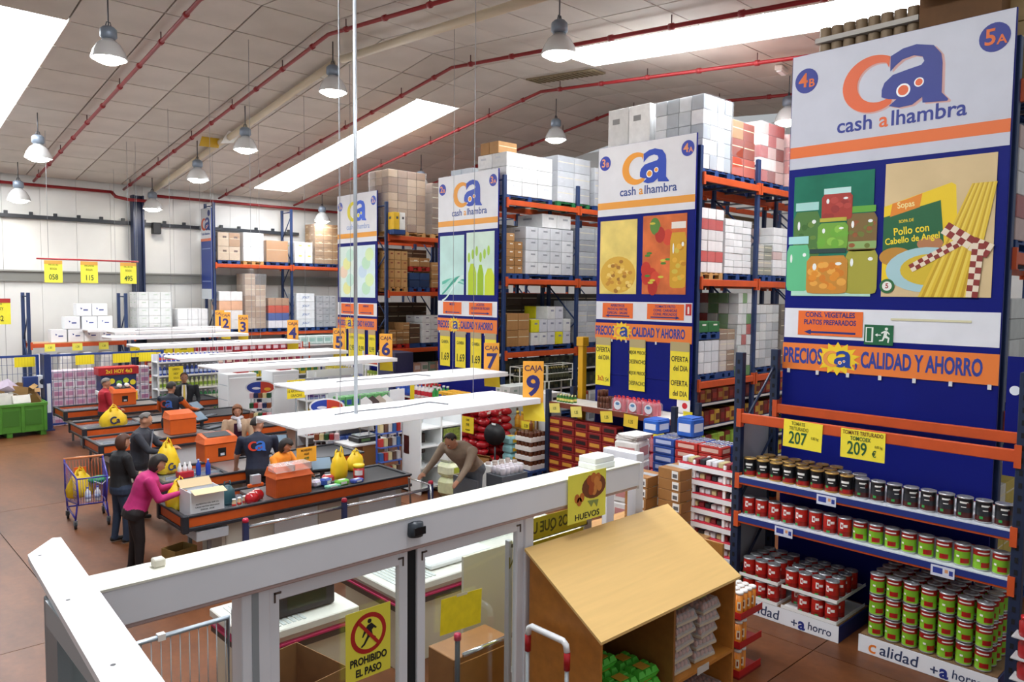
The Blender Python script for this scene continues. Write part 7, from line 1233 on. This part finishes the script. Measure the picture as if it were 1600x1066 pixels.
# white wire sweet rack beside the can rack
t = thing('sweet_wire_rack', 'tall white wire rack of red and white sweet bars beside the can rack', 'display stand', (8.75, 5.0, 0)); 
for x, y in ((-.05, .62), (-.05, .16), (.3, .62), (.3, .16)): B('upright', t, M('#f0f0f2', .35), x-.018, x+.018, y-.018, y+.018, 0, 1.68)
for k in range(8):
    z = .25+.19*k; sh = B('shelf', t, M('#c8203a', .4), -.07, .3, .0, .85, z, z+.05, .004); B('price_rail', t, M('#e9eaec', .4), -.085, -.07, .0, .85, z-.03, z+.03)
    for q in range(9): obj('sweet_bar', bmesh_box(.2, .075, .07, M(['#e6e6ea', '#c8bc8a', '#2a2c34', '#d8dce4', '#8a2a34'][(q*2+k) % 5], .35), .008), t, (.06, .05+.092*q, z+.05))
t = thing('board_panel', 'tan edged tall panel between the sweet rack and the can rack', 'panel', (8.55, 4.93, 0)); B('board', t, M('#c9a06a', .5), -.02, .5, -.012, .012, 0, 2.2); B('poster', t, M('#d8d0bc', .5), .05, .45, .012, .016, 1.45, 1.75)
t = thing('brown_egg_board', 'brown angled board with a yellow egg sign behind the egg stand', 'board', (6.4, 4.35, 0)); B('panel', t, M('#a5702e', .5, var=.1, kind='grain'), 0, .03, -.55, .55, .3, 1.5); B('foot', t, M('#8a5a28', .5), -.1, .2, -.5, .5, 0, .3); f = obj('yellow_sign', None, t, (-.004, .05, 1.16), FACE_X); RECT('sheet', f, M('#f0de2a', .55), -.28, .28, -.14, .14, 0, .003); TX(f, 'HUEVOS', 0, 0, .004, .17, BLK, .02, sx=.8)
# ================================================================== goods deeper in the racks and at floor level
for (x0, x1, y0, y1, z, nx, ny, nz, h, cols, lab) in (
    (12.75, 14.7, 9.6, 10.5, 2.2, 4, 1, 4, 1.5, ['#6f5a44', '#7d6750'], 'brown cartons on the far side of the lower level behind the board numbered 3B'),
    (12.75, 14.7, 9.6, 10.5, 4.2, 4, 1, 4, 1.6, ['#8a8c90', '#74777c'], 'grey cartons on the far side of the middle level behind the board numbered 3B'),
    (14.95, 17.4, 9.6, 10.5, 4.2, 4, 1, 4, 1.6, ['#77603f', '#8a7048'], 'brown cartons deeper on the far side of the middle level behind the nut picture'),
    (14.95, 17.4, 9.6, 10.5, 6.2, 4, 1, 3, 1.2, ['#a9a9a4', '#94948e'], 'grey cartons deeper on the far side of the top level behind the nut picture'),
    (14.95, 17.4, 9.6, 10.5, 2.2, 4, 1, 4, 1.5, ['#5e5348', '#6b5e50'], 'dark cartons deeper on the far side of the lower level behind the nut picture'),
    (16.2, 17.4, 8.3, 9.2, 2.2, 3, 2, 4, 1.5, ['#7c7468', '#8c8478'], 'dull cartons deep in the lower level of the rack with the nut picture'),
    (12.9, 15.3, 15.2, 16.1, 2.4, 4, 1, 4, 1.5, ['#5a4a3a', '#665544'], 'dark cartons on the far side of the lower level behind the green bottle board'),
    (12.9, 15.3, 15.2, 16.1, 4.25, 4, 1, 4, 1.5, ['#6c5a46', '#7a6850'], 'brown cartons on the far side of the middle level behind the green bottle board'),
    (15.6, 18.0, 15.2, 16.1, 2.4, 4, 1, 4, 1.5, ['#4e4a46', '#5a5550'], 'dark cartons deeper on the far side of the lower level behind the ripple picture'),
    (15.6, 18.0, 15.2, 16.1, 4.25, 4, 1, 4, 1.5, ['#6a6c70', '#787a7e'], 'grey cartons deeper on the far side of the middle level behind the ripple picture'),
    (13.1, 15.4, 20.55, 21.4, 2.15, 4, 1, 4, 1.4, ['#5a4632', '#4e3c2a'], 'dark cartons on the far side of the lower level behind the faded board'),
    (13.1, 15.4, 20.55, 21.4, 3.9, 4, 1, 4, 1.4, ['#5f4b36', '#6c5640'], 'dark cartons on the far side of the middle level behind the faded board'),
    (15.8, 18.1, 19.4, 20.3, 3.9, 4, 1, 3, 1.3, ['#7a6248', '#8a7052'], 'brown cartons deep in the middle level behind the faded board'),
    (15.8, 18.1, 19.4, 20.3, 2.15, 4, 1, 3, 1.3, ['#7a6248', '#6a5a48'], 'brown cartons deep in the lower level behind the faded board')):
    load(lab, x0, x1, y0, y1, z, nx, ny, nz, h, cols, PB)  # mostly hidden loads, added in dull colours to darken the rack interiors
def low_shelf(label, x0, x1, y0, y1, rows):
    t = thing('low_shelf', label, 'shelf', (x0, y0, 0)); L, D = x1-x0, y1-y0
    B('back_panel', t, M('#2a2622', .7), 0, L, D-.02, D, 0, 2.0)
    for k, (z, cols, w_, h_) in enumerate(rows):
        B('shelf', t, M('#23315c', .5), 0, L, 0, D-.02, z-.03, z); B('price_strip', t, M('#e6e4de', .4), 0, L, -.008, 0, z-.045, z)
        n_ = int(L/(w_+.02))
        for i in range(n_): obj('packet', pk(w_, .3, h_, cols[i % len(cols)], cols[(i+1) % len(cols)]), t, (.08+w_/2+i*(w_+.02), .2, z))
low_shelf('low shelf of red and green jars at floor level beside the offer posters', 12.75, 17.4, 8.3, 9.2, [(.25, ['#5a7a2a', '#c8b83a', '#8a2a24'], .2, .3), (.75, ['#8ab03a', '#a8c84a', '#7a2a20'], .22, .3), (1.25, ['#8a2420', '#c8a040', '#6a2a1c'], .18, .3), (1.72, ['#7a2620', '#a83a2a', '#b8863a'], .2, .26)])
low_shelf('low shelf of crates and bottles at floor level beside the green bottle board', 12.9, 18.0, 13.95, 14.9, [(.25, ['#c8ccd0', '#8a8f96'], .3, .35), (.8, ['#dcdedc', '#b8bcc0', '#a8443a'], .34, .36), (1.35, ['#3a3a2c', '#5a5a3c', '#2c3a24'], .16, .34), (1.85, ['#30322a', '#4a4a38'], .14, .34)])
low_shelf('low shelf of mixed packets at floor level beside the faded board', 13.1, 18.1, 19.4, 20.3, [(.25, ['#8a3a2a', '#c8a878'], .26, .32), (.8, ['#c8b878', '#d8d0c0', '#a84a3a'], .26, .32), (1.35, ['#c89a80', '#e0d0c8', '#8aa08a'], .28, .3)])
for i, x in enumerate((13.0, 14.0)):
    t = thing('wire_crate', ['white wire crate of dark bottles nearest the green bottle board', 'white wire crate of dark bottles farther from the green bottle board'][i], 'crate', (x, 13.5, 1.62), group='white wire crates'); mb = MB()
    for a in ((0,0),(.95,0),(0,.35),(.95,.35)): mb.tube([(a[0],a[1],0),(a[0],a[1],.42)], .014, 6)
    for z in (0, .2, .42): mb.tube([(0,0,z),(.95,0,z),(.95,.35,z),(0,.35,z),(0,0,z)], .012, 6)
    obj('wire_frame', mb.mesh(M('#e8e6da', .4)), t); [obj('bottle', bot(.045, .34, '#24281c', '#8a7a3a', '#5a5a40'), t, (.07+.1*q, .12+.12*r, .01)) for q in range(9) for r in range(2)]
    for a in ((.05, .0), (.9, .0), (.05, .35), (.9, .35)): B('stand_leg', t, M('#e8e6da', .4), a[0]-.015, a[0]+.015, a[1]-.015, a[1]+.015, -1.62, 0)
for i in range(4): printed('white_sack', 'white printed sack in front of the yellow cartons, %s from the green bottle board' % ORD[i], 'sack', 12.95+.42*i, 13.2, .9, .4, .34, .42, '#dfe3e0', '#a9bdb0', 'white printed sacks')
t = thing('sack_base', 'low blue pallet stack carrying the white printed sacks', 'pallet stack', (13.6, 13.2, 0)); [obj('pallet', pallet_mesh(1.9, .45, PB), t, (0, 0, .15*k)) for k in range(6)]

for (x0, x1, z, nz, h, cols, lab) in ((11.3, 12.3, 6.2, 3, 1.1, ['#8a6a48', '#9a7a54'], 'brown cartons farther along the top level behind the wide board'), (11.2, 12.3, 4.4, 4, 1.3, ['#b8b4ae', '#c8c4bc'], 'grey cartons farther along the upper middle level behind the wide board'), (11.2, 12.3, 2.6, 4, 1.2, ['#a58a5c', '#b89a6a'], 'tan cartons farther along the lower middle level behind the wide board'), (12.5, 15.1, 4.4, 4, 1.3, ['#8a7458', '#9a8468'], 'brown cartons at the far end of the upper middle level behind the wide board'), (12.5, 15.1, 2.6, 4, 1.2, ['#a8a8a6', '#b8b8b4'], 'grey cartons at the far end of the lower middle level behind the wide board'), (12.5, 15.1, 6.2, 3, 1.1, ['#a8623a', '#b8784a'], 'orange brown cartons at the far end of the top level behind the wide board'), (9.8, 12.3, 0, 5, 1.7, ['#b8a24a', '#c8c4b8', '#4a6a9a'], 'yellow and white goods at floor level behind the wide board'), (12.5, 15.1, 0, 5, 1.7, ['#a83a34', '#d8d0c4', '#6a8a4a'], 'red and white goods at floor level at the far end behind the wide board')):
    load(lab, x0, x1, 2.42, 3.32, z, 4, 2, nz, h, cols, PB)
# ================================================================== more goods between the canopies
gondola('shelf of green and blue packs between the lane six and lane seven canopies', 8.7, 10.4, 14.95, 15.45, [.35, .8, 1.25], 1.6)
for k, (z, cs, nm) in enumerate(((1.25, ('#5a9a5a', '#2a4a9a'), 'green'), (.8, ('#c8b84a', '#8a3a34'), 'yellow'), (.35, ('#3a5aa8', '#d8d8e0'), 'blue'))): row('goods_box', 'packet', pk(.17, .26, .26, *cs), nm+' packet between the lane six and seven canopies, %s from the near end', (8.85, 15.1, z), (.19, 0, 0), 8, 'packets between the canopies')
gondola('shelf of yellow and green packs behind the lane six canopy', 9.2, 11.6, 20.9, 21.4, [.4, .9, 1.4], 1.8)
for k, (z, cs, nm) in enumerate(((1.4, ('#d8c23a', '#3a7a4a'), 'yellow'), (.9, ('#4a8a5a', '#e0d8a0'), 'green'), (.4, ('#34406a', '#c8ccd8'), 'navy'))): row('goods_box', 'packet', pk(.19, .26, .3, *cs), nm+' packet on the shelf behind the lane six canopy, %s from the near end', (9.35, 21.05, z), (.21, 0, 0), 11, 'packets behind the lane six canopy')
def stand_sign(label, x, y, z, w_, h_, lines, hue='#f2d92a'):
    t = thing('stand_sign', label, 'sign', (x, y, 0)); T('pole', t, M('#8a9098', .4, .4), [(0, .02, 0), (0, .02, z)], .014, 6); B('foot', t, M('#8a9098', .4, .4), -.15, .15, -.12, .16, 0, .02); f = obj('board', None, t, (0, 0, z), FACE_Y); RECT('sheet', f, M(hue, .55), -w_/2, w_/2, -h_, 0, 0, .006)
    for i, s in enumerate(lines): TX(f, s, 0, -h_*(i+.6)/len(lines)*.95, .007, h_*.2, M('#5a5010', .6), .012, sx=.8)
stand_sign('yellow text sign on a pole behind the lane seven canopy', 7.75, 15.0, 1.98, .42, .40, ('CAJA RAPIDA', 'MENOS DE', '10 ARTICULOS', 'GRACIAS')); stand_sign('grey screen sign on a pole beside the yellow text sign', 8.35, 15.0, 1.98, .34, .38, (), '#8d949c')
stand_sign('narrow yellow strip sign on a pole near the clothes rail', 10.45, 14.5, 1.75, .12, .9, (), '#e8d024')
# white cartons and a yellow post in the aisle beside the end display
load('pale green cartons stacked in the aisle behind the lane nine sign', 11.78, 12.7, 12.55, 13.05, 0, 3, 2, 5, 1.75, ['#d8dedb', '#cfd6d2'], PB, mark='#9ab0a4', seal=False, name='carton_stack', cat='carton stack')
t = thing('yellow_guard', 'tall yellow guard post on the rack corner behind the lane nine sign', 'post', (12.5, 11.0, 0)); B('post', t, M('#dba51c', .45), -.07, .07, -.07, .07, 0, 2.75, .01); B('cap', t, M('#dba51c', .45), -.1, .1, -.1, .1, 2.75, 2.95, .01); B('foot', t, M('#3a3a3c', .5), -.12, .12, -.12, .12, 0, .02)
